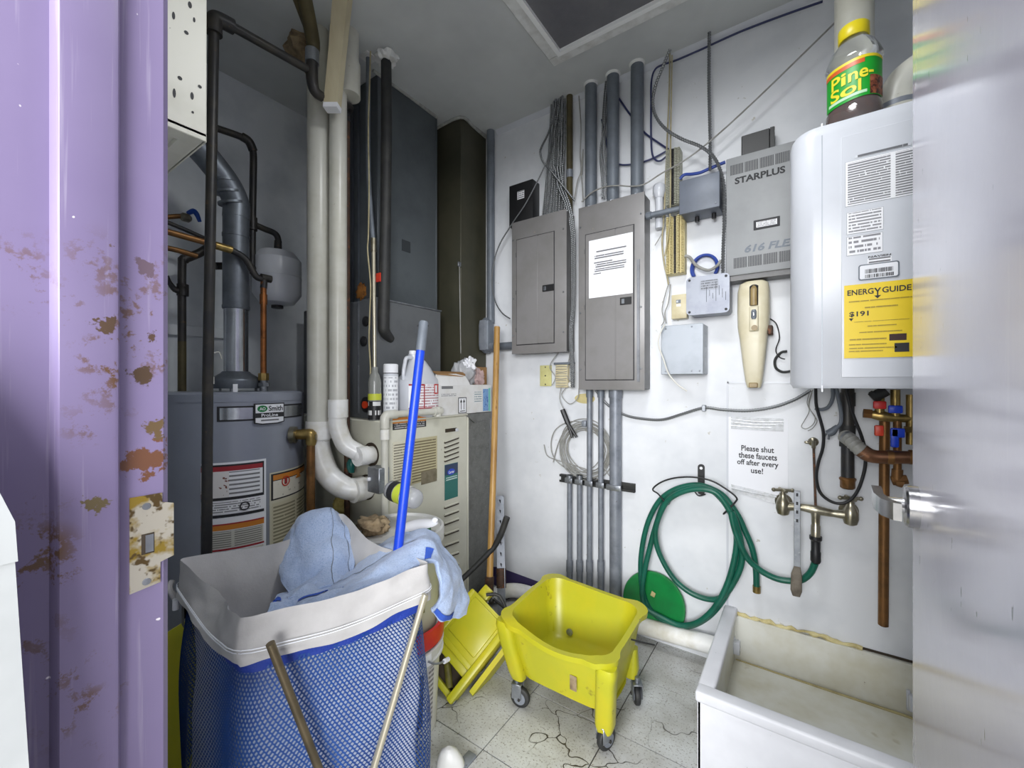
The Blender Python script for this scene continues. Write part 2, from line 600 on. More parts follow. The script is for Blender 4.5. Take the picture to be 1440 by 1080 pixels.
def wear_mat(name, col, var, rough, rust=True, coat=0.0, metal=0.0, scr=(220, 216, 226), blots=()):
    """painted steel with rust chips and pale scratches"""
    t = NT(name)
    t.b.inputs['Roughness'].default_value = rough
    t.b.inputs['Coat Weight'].default_value = coat
    t.b.inputs['Coat Roughness'].default_value = 0.12
    t.b.inputs['Metallic'].default_value = metal
    vec = t.coord('Object')
    cur = t.mix(t.ramp(t.noise(vec, 3.0), 0.35, 0.7), lin(col), lin(var))
    st = t.noise(t.coord('Object', (40, 40, 1.2)), 3.0, 3)
    cur = t.mix(t.ramp(st, 0.62, 1.5 if rust else 1.0), cur, lin(scr))
    if rust:
        sx = t.n('ShaderNodeSeparateXYZ')
        t.l(vec, sx.inputs[0])
        zone = t.math('MULTIPLY', t.ramp(sx.outputs[2], 0.55, 0.8), t.ramp(sx.outputs[2], 1.46, 1.26))
        big = t.math('MULTIPLY', t.ramp(t.noise(vec, 5.0, 3), 0.50, 0.60), zone)
        fine = t.ramp(t.noise(vec, 34.0, 5, 0.75), 0.54, 0.60)
        cur = t.mix(t.math('MULTIPLY', big, fine), cur, lin((98, 72, 50)))
        cur = t.mix(t.ramp(t.noise(vec, 46.0, 2), 0.75, 0.77), cur, lin((226, 220, 226)))
    if not rust:
        mk = t.noise(t.coord('Object', (70, 70, 22)), 1.0, 2)
        cur = t.mix(t.ramp(mk, 0.735, 0.75), cur, lin((92, 90, 100)))
    if blots:
        pos = t.n('ShaderNodeNewGeometry').outputs['Position']
        nz = t.noise(pos, 42.0, 4, 0.7)
        for bl, col2 in blots:
            ds = t.n('ShaderNodeVectorMath', operation='DISTANCE')
            t.l(pos, ds.inputs[0])
            ds.inputs[1].default_value = bl[0]
            d_ = t.math('DIVIDE', ds.outputs['Value'], bl[1])
            q_ = t.math('SUBTRACT', t.math('MULTIPLY', nz, 3.4), d_)
            cur = t.mix(t.ramp(q_, 0.98, 1.12), cur, lin(col2))
    t.l(cur, t.b.inputs['Base Color'])
    t.bump(t.noise(vec, 40, 3), 0.05)
    return t.m


m_frame = wear_mat('lavender_frame_paint', (126, 115, 148), (118, 106, 141), 0.33, blots=[((onX(208, 652, -.68), .030), (104, 70, 52)), ((onX(196, 528, -.68), .014), (74, 58, 44)), ((onX(150, 452, -.67), .016), (84, 66, 52)),
    ((onX(215, 478, -.68), .013), (80, 62, 50)), ((onX(128, 708, -.67), .016), (96, 84, 60)), ((onX(222, 600, -.68), .014), (96, 78, 54)), ((onX(152, 345, -.67), .009), (90, 70, 54)), ((onX(205, 375, -.68), .012), (96, 80, 92))])
m_door = wear_mat('grey_lavender_door_paint', (196, 193, 208), (188, 185, 202), 0.17, rust=False, coat=0.4, scr=(202, 200, 212))
m_strike = mat('paint_spattered_plate', (190, 184, 170), 0.4, 0.5, var=(150, 126, 52), vs=22, vr=(0.45, 0.55), spots=(92, 74, 44), ss=40, sr=(0.54, 0.6))
m_bin = mat('scuffed_white_plastic', (176, 179, 180), 0.5, var=(160, 163, 164), vs=6, spots=(122, 120, 112), ss=26, sr=(0.66, 0.72))


def tile_mat():
    t = NT('worn_vinyl_tile')
    t.b.inputs['Roughness'].default_value = 0.5
    g = t.n('ShaderNodeNewGeometry')
    pos = g.outputs['Position']
    cur = t.mix(t.ramp(t.noise(pos, 5, 5), 0.38, 0.7), lin((204, 206, 206)), lin((170, 169, 164)))
    cur = t.mix(t.ramp(t.noise(pos, 130, 3, 0.7), 0.56, 0.66), cur, lin((128, 124, 116)))
    wv = t.n('ShaderNodeTexVoronoi', feature='DISTANCE_TO_EDGE')
    wv.inputs['Scale'].default_value = 6.0
    nz = t.n('ShaderNodeTexNoise')
    nz.inputs['Scale'].default_value = 9.0
    t.l(pos, nz.inputs['Vector'])
    ad = t.n('ShaderNodeVectorMath', operation='MULTIPLY_ADD')
    t.l(nz.outputs['Color'], ad.inputs[0])
    ad.inputs[1].default_value = (0.16, 0.16, 0.16)
    t.l(pos, ad.inputs[2])
    t.l(ad.outputs[0], wv.inputs['Vector'])
    crack = t.math('LESS_THAN', wv.outputs['Distance'], 0.012)
    msk = t.ramp(t.noise(pos, 2.6, 2), 0.50, 0.56)
    cur = t.mix(t.math('MULTIPLY', crack, msk), cur, lin((58, 54, 48)))
    # grime towards the corner behind the furnace and the walls
    cur = t.mix(t.math('MULTIPLY', t.ramp(t.noise(pos, 1.7, 3), 0.52, 0.72), 0.75), cur, lin((104, 96, 80)))
    t.l(cur, t.b.inputs['Base Color'])
    t.bump(t.noise(pos, 60, 3), 0.1)
    return t.m


m_tile = tile_mat()
m_grout = mat('tile_joint_grime', (62, 58, 52), 0.9)
# ------------------------------------------------------------------ room shell
XL, XR, YF, D = -2.30, 0.95, 0.18, 2.0
ZC = H + 1.51
struct('wall_back', B().box((XL - .1, D, -.02), (XR + .1, D + .1, ZC + .05)), m_wall)
struct('wall_left', B().box((XL - .1, YF - .1, -.02), (XL, D, ZC + .05)), m_walll)
struct('wall_right', B().box((XR, YF - .1, -.02), (XR + .1, D, ZC + .05)), m_wall)
JX, HX, HZ = -0.682, 0.125, 2.07
struct('wall_front', B().box((XL - .1, .075, -.02), (JX - .03, YF, ZC + .05)).box((HX + .03, .075, -.02), (XR + .1, YF, ZC + .05))
       .box((JX - .03, .075, HZ + .03), (HX + .03, YF, ZC + .05)), m_walll)
struct('ceiling', B().box((XL - .1, -.02, ZC), (XR + .1, D + .1, ZC + .08)), m_ceil)
struct('floor', B().box((-4.2, -5.0, -.06), (4.2, .08, -.0005)), mat('hall_floor_vinyl', (206, 202, 192), .5, var=(190, 186, 176), vs=4))
floor = struct('floor', B().box((XL - .1, .08, -.06), (XR + .1, D + .1, -.004)), m_grout)
TS = 0.315
ty = onZ(859, 1026, 0).y
tx = onZ(659, 1078, 0).x
tb = B().box((0, 0, 0), (TS - .004, TS - .004, .006))
tme = None
for i in range(-6, 7):
    for j in range(-5, 4):
        x0, y0 = tx + i * TS, ty + j * TS
        if x0 + TS < XL + .02 or x0 > XR - .02 or y0 > D - .02 or y0 + TS < .1:
            continue
        if tme is None:
            tme = mesh_of(tb, 'floor_tile', m_tile, V((0, 0, 0)))
        o = bpy.data.objects.new('floor_tile', tme)
        COL.objects.link(o)
        o.parent = floor
        o.location = V((x0, y0, -.0061)) - BASE[floor]
        rr = random.Random(i * 31 + j)
        o.rotation_euler = (rr.uniform(-.0015, .0015), rr.uniform(-.0015, .0015), rr.uniform(-.002, .002))
tb = B()
for x0, x1 in ((XL, -1.8), (-1.4, XR)):
    pass
struct('trim_1', B().prism([(-1.49, D - .024, ZC), (-1.49, D, ZC), (-1.49, D, ZC - .020)], (XR + 1.49, 0, 0)), m_white)
# thin joint bead of the wall sheeting behind the hose and the tankless heater
p = onY(1023, 560, D - .001)
struct('trim_2', B().box((p.x - .004, D - .0025, .25), (p.x + .004, D, 1.22)).box((p.x, D - .0025, 1.212), (XR, D, 1.22)), m_white)
# purple band of wall paint low in the corner: a wedge
pl = [onY(x, y, D - .0015) for x, y in ((640, 800), (700, 797), (757, 818), (757, 836), (640, 850))]
struct('baseboard_back', B().prism(pl, (0, .0012, 0)), m_purplew)

# ------------------------------------------------------------------ steel door frame with strike plate
prof = [(-.76, .03), (-.69, .03), (-.682, .034), (-.682, .0868), (-.6675, .0908), (-.666, .0925), (-.666, .1360), (-.668, .1405), (-.673, .1430),
        (-.682, .1430), (-.682, .187), (-.687, .193), (-.76, .193)]
b = B().prism([(x, y, 0) for x, y in prof], (0, 0, HZ))
mid = (JX + HX) / 2
b.prism([(2 * mid - x, y, 0) for x, y in prof], (0, 0, HZ))
b.box((-.76, .03, HZ), (2 * mid + .76, .193, HZ + .05)).box((-.668, .0918, HZ - .016), (2 * mid + .668, .143, HZ))
frame = struct('trim_3', b, m_frame)
b = B()
zt, zb, y0, y1 = 1.069, .950, .1535, .1915
outer = [(y0, zb), (y1 - .008, zb + .004), (y1 - .008, zb + .030), (y1 + .006, zb + .034), (y1 + .006, zt - .016), (y1 - .006, zt - .012), (y1 - .006, zt), (y0, zt)]
b.prism([(-.6822, y, z) for y, z in outer], (.0022, 0, 0))
sp = part(frame, 'strike_plate', b, m_strike, 'rusty strike plate spattered with yellow paint')
hz = onX(205, 765, -.68)
part(sp, 'latch_hole', B().box((-.6805, .1645, hz.z - .013), (-.6796, .1775, hz.z + .013), .0008), m_gap)
part(sp, 'latch_keeper', B().box((-.6803, .1685, hz.z - .011), (-.6792, .1765, hz.z + .011)), m_steel)
q = onX(206, 818, -.68)
part(sp, 'screw', B().lathe([(.0001, .0016), (.004, .0012), (.0046, 0)], (-.68, q.y, q.z), (1, 0, 0), 12), m_steel)
q = onX(206, 712, -.68)
part(sp, 'screw', B().lathe([(.0001, .0016), (.004, .0012), (.0046, 0)], (-.68, q.y, q.z), (1, 0, 0), 12), m_steel)

# ------------------------------------------------------------------ open door leaf on the right
TH = math.radians(3.3)
E = V((.16, .985, 0))
dd = V((math.sin(TH), math.cos(TH), 0))
dn = V((-math.cos(TH), math.sin(TH), 0))     # face towards the doorway
MD = Matrix(((dd.x, -dn.x, 0, E.x), (dd.y, -dn.y, 0, E.y), (0, 0, 1, 0), (0, 0, 0, 1)))
# local frame: x along the leaf (0 = latch edge, negative = hinge side), y into the leaf, z up
door = struct('door_1', B().box((-.855, 0, .01), (0, .044, HZ - .02), .0015, 1, M=MD), m_door)
lz = 1.21 - (698 - 540) / FPX * .735
rc = V((-.062, 0, lz))
hb = B().lathe([(.0335, -.001), (.0335, .013), (.031, .016), (.020, .017), (.0175, .017)], MD @ rc, dn, 36)
hd = part(door, 'door_handle', hb, m_chrome, 'satin chrome lever handle')
part(hd, 'handle_neck', B().lathe([(.0165, .008), (.0145, .014), (.0115, .022), (.0115, .040), (.012, .050)], MD @ rc, dn, 24), m_chrome)
lev = B().prism([MD @ V((x_, y_, lz - .0135)) for x_, y_ in ((.013, -.040), (.013, -.054), (-.055, -.054), (-.095, -.047), (-.116, -.034), (-.118, -.024), (-.108, -.024), (-.09, -.035), (-.055, -.041), (-.02, -.040))], (0, 0, .027))
part(hd, 'lever', lev, m_chrome)
part(door, 'latch_plate', B().box((-.0005, .009, lz - .028), (.0012, .035, lz + .028), .0005, 1, M=MD), m_chrome)
part(door, 'latch_bolt', B().prism([MD @ V(q) for q in ((.001, .014, lz - .009), (.001, .030, lz - .009), (.011, .029, lz - .009), (.003, .014, lz - .009))], (0, 0, .018)), m_chrome)
for hz_ in (.25, 1.05, 1.85):
    part(door, 'hinge', B().cyl(MD @ V((-.862, -.004, hz_ - .05)), MD @ V((-.862, -.004, hz_ + .05)), .007, 12), m_steel)

# ------------------------------------------------------------------ ceiling hatch
c = onZ(785, 73.6, ZC)
hx0, hy1 = c.x, c.y
hx1, hy0 = hx0 + .62, hy1 - 1.22
t = thing('ceiling_hatch', 'grey textured panel set in a white frame in the ceiling', 'hatch', ((hx0 + hx1) / 2, (hy0 + hy1) / 2, ZC - .03))
part(t, 'hatch_panel', B().box((hx0, hy0, ZC - .006), (hx1, hy1, ZC - .001)), m_hatch)
for a, bb in (((hx0 - .05, hy1), (hx1 + .05, hy1 + .05)), ((hx0 - .05, hy0 - .05), (hx1 + .05, hy0)),
              ((hx0 - .05, hy0), (hx0, hy1)), ((hx1, hy0), (hx1 + .05, hy1))):
    part(t, 'hatch_frame', B().box((a[0], a[1], ZC - .014), (bb[0], bb[1], ZC), .003, 1), m_hatchf)
for a, bb in (((hx0, hy1 - .02), (hx1, hy1)), ((hx0, hy0), (hx0 + .02, hy1 - .02)), ((hx1 - .02, hy0), (hx1, hy1 - .02))):
    part(t, 'inner_lip', B().box((a[0], a[1], ZC - .022), (bb[0], bb[1], ZC - .004)), mat('lip_white', (244, 245, 245), .5))

# added housing of the closet fill light: shallow ceiling fitting with open white bowl
t = thing('fill_fitting', 'unseen round white ceiling fitting added above the room as fill light', 'lamp', FILL_AT)
part(t, 'ceiling_plate', B().cyl((FILL_AT.x, FILL_AT.y, ZC - .03), (FILL_AT.x, FILL_AT.y, ZC), .07, 24), m_white)
part(t, 'reflector', B().lathe([(.05, .092), (.10, .080), (.17, .03), (.175, .004), (.17, .004), (.165, .028), (.10, .074), (.05, .086)], FILL_AT, (0, 0, 1), 40, False), m_white)
part(t, 'stem', B().cyl((FILL_AT.x, FILL_AT.y, FILL_AT.z + .08), (FILL_AT.x, FILL_AT.y, ZC), .02, 14), m_white)

# ================================================================== BACK WALL
FY = D - .115      # face of the breaker panels


def wrect(xl, xr, yt, yb, Y, xref=None):
    """rectangle on plane Y: heights read at the left edge"""
    a = onY(xl, yt, Y)
    c_ = onY(xl, yb, Y)
    d_ = onY(xr, yb, Y)
    return a.x, d_.x, c_.z, a.z


def slab(b, x0, x1, z0, z1, Y, th=.001, uv=True):
    return b.prism([(x0, Y, z0), (x1, Y, z0), (x1, Y, z1), (x0, Y, z1)], (0, th, 0), uv=uv)


def screw(par, x, Y, z, r=.004, m=None):
    return part(par, 'screw', B().lathe([(.0002, .0022), (r * .7, .002), (r, .0005), (r, 0)], (x, Y, z), (0, -1, 0), 10), m or m_steel)


def breaker_panel(label, xl, xr, yt, yb, dl, dr, dt, db, lx, ly, ridge, extra_y=None):
    x0, x1, z0, z1 = wrect(xl, xr, yt, yb, FY)
    t = thing('breaker_panel', label, 'electrical panel', ((x0 + x1) / 2, D - .05, z0))
    part(t, 'enclosure', B().box((x0 + .004, FY + .012, z0 + .004), (x1 - .004, D - .001, z1 - .004), .002, 1), m_paneld)
    bb = B()
    i = .035
    F_, K = FY, FY + .013
    o4 = [(x0, K, z0), (x1, K, z0), (x1, K, z1), (x0, K, z1)]
    n4 = [(x0 + i, F_, z0 + i), (x1 - i, F_, z0 + i), (x1 - i, F_, z1 - i), (x0 + i, F_, z1 - i)]
    w4 = [(x0, K + .006, z0), (x1, K + .006, z0), (x1, K + .006, z1), (x0, K + .006, z1)]
    bb.add(w4 + o4 + n4, [(3, 2, 1, 0)] + [(k, (k + 1) % 4, 4 + (k + 1) % 4, 4 + k) for k in range(4)]
           + [(4 + k, 4 + (k + 1) % 4, 8 + (k + 1) % 4, 8 + k) for k in range(4)] + [(8, 9, 10, 11)])
    part(t, 'cover', bb, m_panel)
    a0, a1, c0, c1 = wrect(dl, dr, dt, db, FY)
    part(t, 'door_gap', slab(B(), a0 - .004, a1 + .004, c0 - .004, c1 + .004, FY - .0006, .0006, False), m_ink)
    xr_ = onY(ridge, ly, FY).x
    d1 = part(t, 'door', B().box((a0, FY - .005, c0), (xr_ - .0012, FY - .0004, c1), .0015, 1)
              .box((xr_ + .0012, FY - .005, c0), (a1, FY - .0004, c1), .0015, 1).box((xr_ - .0013, FY - .0036, c0 + .002), (xr_ + .0013, FY - .0004, c1 - .002)), m_panel)
    l0 = onY(lx - 8, ly, FY - .006)
    l1 = onY(lx + 8, ly, FY - .006)
    la = part(d1, 'latch', B().box((l0.x, FY - .009, l0.z - .017), (l1.x, FY - .004, l0.z + .017), .001, 1), m_black)
    part(d1, 'latch_slide', B().box((l0.x + .008, FY - .0115, l0.z - .012), (l0.x + .022, FY - .0088, l0.z + .010), .001, 1), m_steel)
    for zz in (c0 + .08, (c0 + c1) / 2, c1 - .08):
        part(t, 'hinge', B().box((a0 - .0065, FY - .004, zz - .011), (a0 - .002, FY - .0002, zz + .011)), m_paneld)
    for zz in (z0 + .10, z0 + .42 * (z1 - z0), z1 - .10):
        screw(t, x1 - .014, FY + .004, zz)
        screw(t, x0 + .014, FY + .004, zz)
    return t, (x0, x1, z0, z1)


sp_t, SPR = breaker_panel('smaller grey breaker panel on the left, below the fan of armoured cables', 718, 795, 313, 498, 727, 779, 338, 485, 771, 406, 757)
bp_t, BPR = breaker_panel('larger grey breaker panel with a typed notice taped to its door', 812, 905, 292, 548, 824, 891, 331, 534, 880, 424, 866)
# bare metal strip down the right of the larger panel
part(bp_t, 'side_strip', B().box((BPR[1] - .031, FY + .0005, BPR[2] + .04), (BPR[1] - .018, FY + .006, BPR[2] + .66 * (BPR[3] - BPR[2]))), m_panell, 'bare metal strip')
# notice
x0, x1, z0, z1 = wrect(828, 888, 339, 418, FY - .008)
t = thing('paper_notice', 'white typed notice taped to the larger breaker panel door', 'notice', ((x0 + x1) / 2, FY - .007, z0))
x1 = x0 + .216
z0 = z1 - .279
BASE[t] = V(((x0 + x1) / 2, FY - .007, z0)); t.location = BASE[t]
m_notice = printed('typed_notice_print', 3, cols=1, dens=.36, fill=.45, words=20, ink=(60, 60, 66))
part(t, 'sheet', slab(B(), x0, x1, z0, z1, FY - .0066, .0006), m_paper)
for (u0, u1, v0, v1, r_) in ((.14, .9, .76, .80, 1), (.10, .84, .65, .725, 2), (.10, .58, .575, .61, 1), (.12, .9, .50, .575, 2), (.1, .86, .43, .495, 2), (.10, .3, .39, .42, 1)):
    part(t, 'print_lines', slab(B(), x0 + u0 * .216, x0 + u1 * .216, z0 + v0 * .279, z0 + v1 * .279, FY - .0072, .0004),
         printed('typed_line', r_, dens=.34, fill=.35, words=22, ink=(50, 50, 56)))

# conduits from the ceiling down to the large panel
CYc = D - .05
for px_, ytop, lab in ((831, 118, 'grey ceiling conduit above the larger panel, leftmost of three'),
                       (862, 105, 'grey ceiling conduit above the larger panel, middle of three with worn paint at its top'),
                       (896, 88, 'grey ceiling conduit above the larger panel, rightmost of three')):
    p = onY(px_, 200, CYc)
    t = thing('conduit', lab, 'conduit', (p.x, CYc, BPR[3] - .004), 'conduits over the larger panel')
    part(t, 'pipe', B().cyl((p.x, CYc, BPR[3] - .004), (p.x, CYc, ZC + .01), .0295, 24), m_emtd)
    part(t, 'ceiling_patch', B().lathe([(.037, 0), (.034, -.007), (.030, -.010)], (p.x, CYc, ZC), (0, 0, 1), 20), m_hatchf)
    part(t, 'locknut', B().lathe([(.038, 0), (.038, .012), (.031, .014)], (p.x, CYc, BPR[3] - .003), (0, 0, 1), 8), m_steel)
p = onY(801, 200, D - .035)
t = thing('thin_conduit', 'narrow olive conduit beside the bundle of armoured cables', 'conduit', (p.x, D - .035, 1.55))
part(t, 'pipe', B().cyl((p.x, D - .035, 1.55), (p.x, D - .035, ZC), .0165, 16), m_brownp)
part(t, 'coupling', B().cyl((p.x, D - .035, 2.29), (p.x, D - .035, 2.33), .0185, 16), m_emt)
# armoured cables
NTH = ('leftmost', 'second', 'third', 'fourth', 'fifth', 'sixth', 'seventh', 'eighth', 'ninth', 'rightmost')


def bx(name, label, pts, r=.0064, group=None, n=8, mm=None, cat='cable'):
    return solo(name, label, cat, B().tube(pts, r, n, 8, True, .36, .0056), mm or m_bx, group)


tops = [(776, 126), (779, 127), (782, 125), (785, 126), (788, 126), (791, 127), (794, 128), (786, 127), (790, 126), (778, 128)]
ends = [(763, 301), (769, 300), (774, 298), (778, 297), (782, 296), (786, 295), (790, 294), (794, 294), (766, 301), (786, 296)]
mids = [(772, 215), (777, 220), (779, 222), (781, 225), (785, 226), (789, 224), (793, 220), (791, 232), (771, 232), (787, 216)]
for k in range(10):
    Y_ = D - .03 - .012 * (k % 3) - .004 * (k % 2)
    nth = NTH[sorted(range(10), key=lambda q_: (ends[q_][0], q_)).index(k)]
    bx('armoured_cable', 'grey armoured cable entering the smaller panel top, ' + nth + ' of ten from the left', Ys([(tops[k][0], tops[k][1]), ((tops[k][0] * 2 + mids[k][0]) / 3, 165), mids[k], ((mids[k][0] + ends[k][0]) / 2, 265), (ends[k][0], ends[k][1] + 6)], Y_), group='armoured cable bundle')
for k in range(3):
    dx = k * 3.6
    bx('armoured_cable', ('left', 'middle', 'right')[k] + ' of three grey armoured cables running down between the two breaker panels',
       Ys([(780 + dx, 235), (785 + dx, 262), (796 + dx * .8, 290), (803 + dx * .6, 325), (804 + dx * .6, 375), (804 + dx * .5, 430), (801 + dx * .5, 470), (803 + dx * .5, 515), (804 + dx * .4, 545)], D - .062 - .006 * (k % 2)), group='cables between the panels')
bx('armoured_cable', 'grey armoured cable looping out to the left of the bundle and back over it',
   Ys([(781, 152), (772, 185), (761, 208), (760, 216), (764, 228), (776, 242), (792, 262), (808, 282)], D - .075))
bx('armoured_cable', 'long grey cable bowing down past the left of the smaller panel',
   Ys([(779, 165), (772, 215), (763, 240), (740, 285), (718, 318), (702, 345), (694, 372), (692, 400), (697, 425), (706, 440), (717, 448)], D - .085), .0045)
for k, (a_, b_) in enumerate(((852, 849), (855, 853), (858, 846))):
    bx('armoured_cable', ('grey armoured cable between the ceiling conduits, ' + ('leftmost', 'rightmost', 'crossing')[(0, 1, 2)[(a_ - 852) // 3]] + ' of the three'),
       Ys([(a_, 112), (a_ - 4, 160), (b_ - 2, 210), (b_, 245), (b_ + 1, 279)], D - .028 - .012 * (k % 2)), .0048, 'cables between the ceiling conduits')
solo('bare_wires', 'frayed brownish wires hanging left of the leftmost ceiling conduit', 'wire',
     B().tube(Ys([(814, 135), (817, 180), (816, 215), (817, 240), (812, 255), (808, 280)], D - .03), .0028, 6)
     .tube(Ys([(817, 240), (819, 262), (820, 284)], D - .035), .0028, 6).tube(Ys([(820, 210), (818, 236), (818, 246)], D - .033), [.003, .006, .004], 8), m_gwire)
# black box above the small panel
x0, x1, z0, z1 = wrect(716, 749, 262, 320, D - .075)
t = thing('black_control_box', 'small black box with a pale label above the smaller panel', 'box', ((x0 + x1) / 2, D - .03, z0))
part(t, 'housing', B().box((x0, D - .075, z0), (x1, D - .001, z1), .003, 2), m_black)
p = onY(732, 274, D - .076)
part(t, 'label', slab(B(), p.x - .022, p.x + .024, p.z - .022, p.z + .022, D - .0758, .0006), printed('box_label', 4, ink=(40, 40, 40)))

# conduit in the corner, body and stub
p = onY(690, 300, D - .03)
zb_ = onY(690, 452, D - .03).z
t = thing('corner_conduit', 'grey conduit in the back corner ending in an oval conduit body', 'conduit', (p.x, D - .03, zb_ - .19))
part(t, 'pipe', B().cyl((p.x, D - .03, zb_ - .01), (p.x, D - .03, ZC), .0235, 18), m_emtd)
q = onY(685, 472, D - .045)
part(t, 'conduit_body', B().loft([(q.x, D - .045, q.z - .105, .012, .02), (q.x, D - .045, q.z - .085, .034, .036), (q.x, D - .045, q.z + .085, .034, .036), (q.x, D - .045, q.z + .105, .012, .02)], 24, 3), m_emtd)
part(t, 'body_cover', B().loft([(q.x - .004, D - .082, q.z - .088, .022, .004), (q.x - .004, D - .084, q.z - .06, .027, .005), (q.x - .004, D - .084, q.z + .06, .027, .005), (q.x - .004, D - .082, q.z + .088, .022, .004)], 20, 3), m_emt)
q2 = onY(705, 487, D - .045)
part(t, 'stub_pipe', B().cyl((q.x + .02, D - .045, q2.z), (SPR[0] + .006, D - .045, q2.z), .022, 16), m_emtd)
part(t, 'connector', B().cyl((q.x + .02, D - .045, q2.z), (q.x + .055, D - .045, q2.z), .027, 16), m_emt)

# conduits below the large panel, on a strut
CB = D - .038
for px_, ptop, r_, lab in ((801, 668, .0135, 'short grey conduit stub on the strut, leftmost of the five'), (815, 668, .0135, 'short grey conduit stub on the strut, second from the left'),
                           (829, 548, .0135, 'slim grey conduit from the larger panel to the floor, third from the left'),
                           (845, 548, .0135, 'slim grey conduit from the larger panel to the floor, next to the thick one'),
                           (865, 548, .0290, 'thick grey conduit from larger panel to floor, rightmost of the five')):
    p = onY(px_, 700, CB)
    Yc = CB if r_ < .02 else D - .032
    zt_ = onY(px_, ptop, CB).z
    if ptop < 600:
        zt_ = BPR[2] + .006
    t = thing('floor_conduit', lab, 'conduit', (p.x, Yc, 0), 'conduits rising from the floor')
    part(t, 'pipe', B().cyl((p.x, Yc, -.004), (p.x, Yc, zt_), r_, 20), m_emt)
    cz = onY(px_, 796, CB).z
    if r_ < .02:
        part(t, 'coupling', B().cyl((p.x, Yc, cz - .028), (p.x, Yc, cz + .028), r_ + .0042, 18), m_emt)
        part(t, 'lower_pipe', B().cyl((p.x, Yc, -.004), (p.x, Yc, cz - .02), r_ + .0025, 18), m_emt)
    if ptop < 600:
        part(t, 'connector', B().cyl((p.x, Yc, zt_ - .045), (p.x, Yc, zt_ - .004), r_ + .004, 18), m_emtd if r_ < .02 else m_emt)
    else:
        part(t, 'end_cap', B().cyl((p.x, Yc, zt_ - .03), (p.x, Yc, zt_), r_ + .003, 14), m_steel)
    sz = onY(840, 681, CB).z
    cl = part(t, 'pipe_clamp', B().box((p.x - r_ - .008, Yc - r_ - .004, sz - .014), (p.x + r_ + .008, Yc - r_ + .010, sz + .014), .004, 2), m_steel)
    part(cl, 'clamp_bolt', B().cyl((p.x + r_ * .4, Yc - r_ - .012, sz), (p.x + r_ * .4, Yc - r_, sz), .0045, 8), m_steel)
a_ = onY(788, 676, D - .011)
c_ = onY(893, 688, D - .011)
sz = onY(840, 681, CB).z
t = thing('strut_channel', 'dark slotted strut rail behind the five floor conduits', 'rail', ((a_.x + c_.x) / 2, D - .01, sz - .021))
hgt = .0205
part(t, 'channel', B().box((a_.x, D - .004, sz - hgt), (c_.x, D - .001, sz + hgt)).box((a_.x, D - .020, sz - hgt), (c_.x, D - .004, sz - hgt + .003))
     .box((a_.x, D - .020, sz + hgt - .003), (c_.x, D - .004, sz + hgt)).box((a_.x, D - .022, sz + .009), (c_.x, D - .020, sz + hgt)).box((a_.x, D - .022, sz - hgt), (c_.x, D - .020, sz - .009)), m_dark)

# jack plate and punch block under the panels
x0, x1, z0, z1 = wrect(759, 775, 514, 543, D - .01)
t = thing('jack_plate', 'yellowed cream jack plate under the smaller panel', 'wall plate', ((x0 + x1) / 2, D - .004, z0))
part(t, 'plate', B().box((x0, D - .01, z0), (x1, D - .001, z1), .003, 2), mat('yellow_ivory', (204, 200, 140), .45, var=(190, 184, 122), vs=14))
for zz in (z0 + .010, (z0 + z1) / 2, z1 - .010):
    part(t, 'screw', B().lathe([(.0003, .001), (.004, .001), (.004, 0)], ((x0 + x1) / 2, D - .01, zz), (0, -1, 0), 8), m_ink)
x0, x1, z0, z1 = wrect(781, 798, 513, 545, D - .03)
t = thing('wiring_block', 'cream wiring block with looped wires below the gap between the panels', 'wiring block', ((x0 + x1) / 2, D - .02, z0))
part(t, 'block', B().box((x0, D - .03, z0), (x1, D - .001, z1), .003, 2), m_cream)
wb = B()
for k in range(9):
    zz = z0 + .012 + k * (z1 - z0 - .024) / 8
    wb.tube([(x0 + .004, D - .031, zz), ((x0 + x1) / 2, D - .034 - .003 * (k % 2), zz + .003 * (k % 3 - 1)), (x1 - .002, D - .031, zz)], .0016, 6, 4)
part(t, 'terminal_wires', wb, m_gwire, kind='stuff')
part(t, 'cover_bar', B().box((x0 - .01, D - .034, z1), (x1 + .04, D - .018, z1 + .012), .003, 2), m_emtd)
part(t, 'white_plug', B().ball(onY(803, 541, D - .03), .017, 12, 8), m_pvcw)
for pts, lb in (([(789, 545), (787, 560), (791, 572), (796, 580)], 'thin pale wire from the cream wiring block down to the black clamp'), ([(796, 545), (790, 556), (801, 568), (812, 560), (814, 546)], 'thin pale wire looping from the wiring block under the larger panel'),
            ([(806, 470), (801, 500), (797, 525), (803, 538)], 'thin pale wire between the panels ending at the white plug'), ([(776, 542), (781, 530), (773, 516), (782, 500), (800, 480)], 'thin pale wire winding over the yellowed jack plate')):
    solo('loose_wire', lb, 'wire', B().tube(Ys(pts, D - .028), .0022, 6), m_gwire)
# coil of wire with a black tool stuck in it
cc = onY(823, 632, D - .02)
wb = B()
rr = random.Random(4)
for k in range(11):
    r_ = .135 + rr.uniform(-.022, .018)
    ox, oz, el = rr.uniform(-.012, .012), rr.uniform(-.014, .008), rr.uniform(.9, 1.05)
    if k == 9:
        r_, ox, oz, el = .155, -.055, .01, .85
    pts = [(cc.x + ox + r_ * math.cos(2 * PI * q / 18) * .95, D - .014 - .012 * rr.random(), cc.z + oz + r_ * el * math.sin(2 * PI * q / 18)) for q in range(19)]
    wb.tube(pts, .0026, 6, 4)
for pts in ([(765, 625), (769, 640), (780, 646), (800, 652), (830, 662)], [(778, 650), (783, 630), (790, 612), (800, 600)], [(848, 655), (856, 668), (864, 674)]):
    wb.tube(Ys(pts, D - .02), .0026, 6)
t = thing('wire_coil', 'coil of thin grey wire hung behind the two slim conduits', 'cable coil', (cc.x, D - .02, cc.z - .16))
part(t, 'wire_loops', wb, m_gwire)
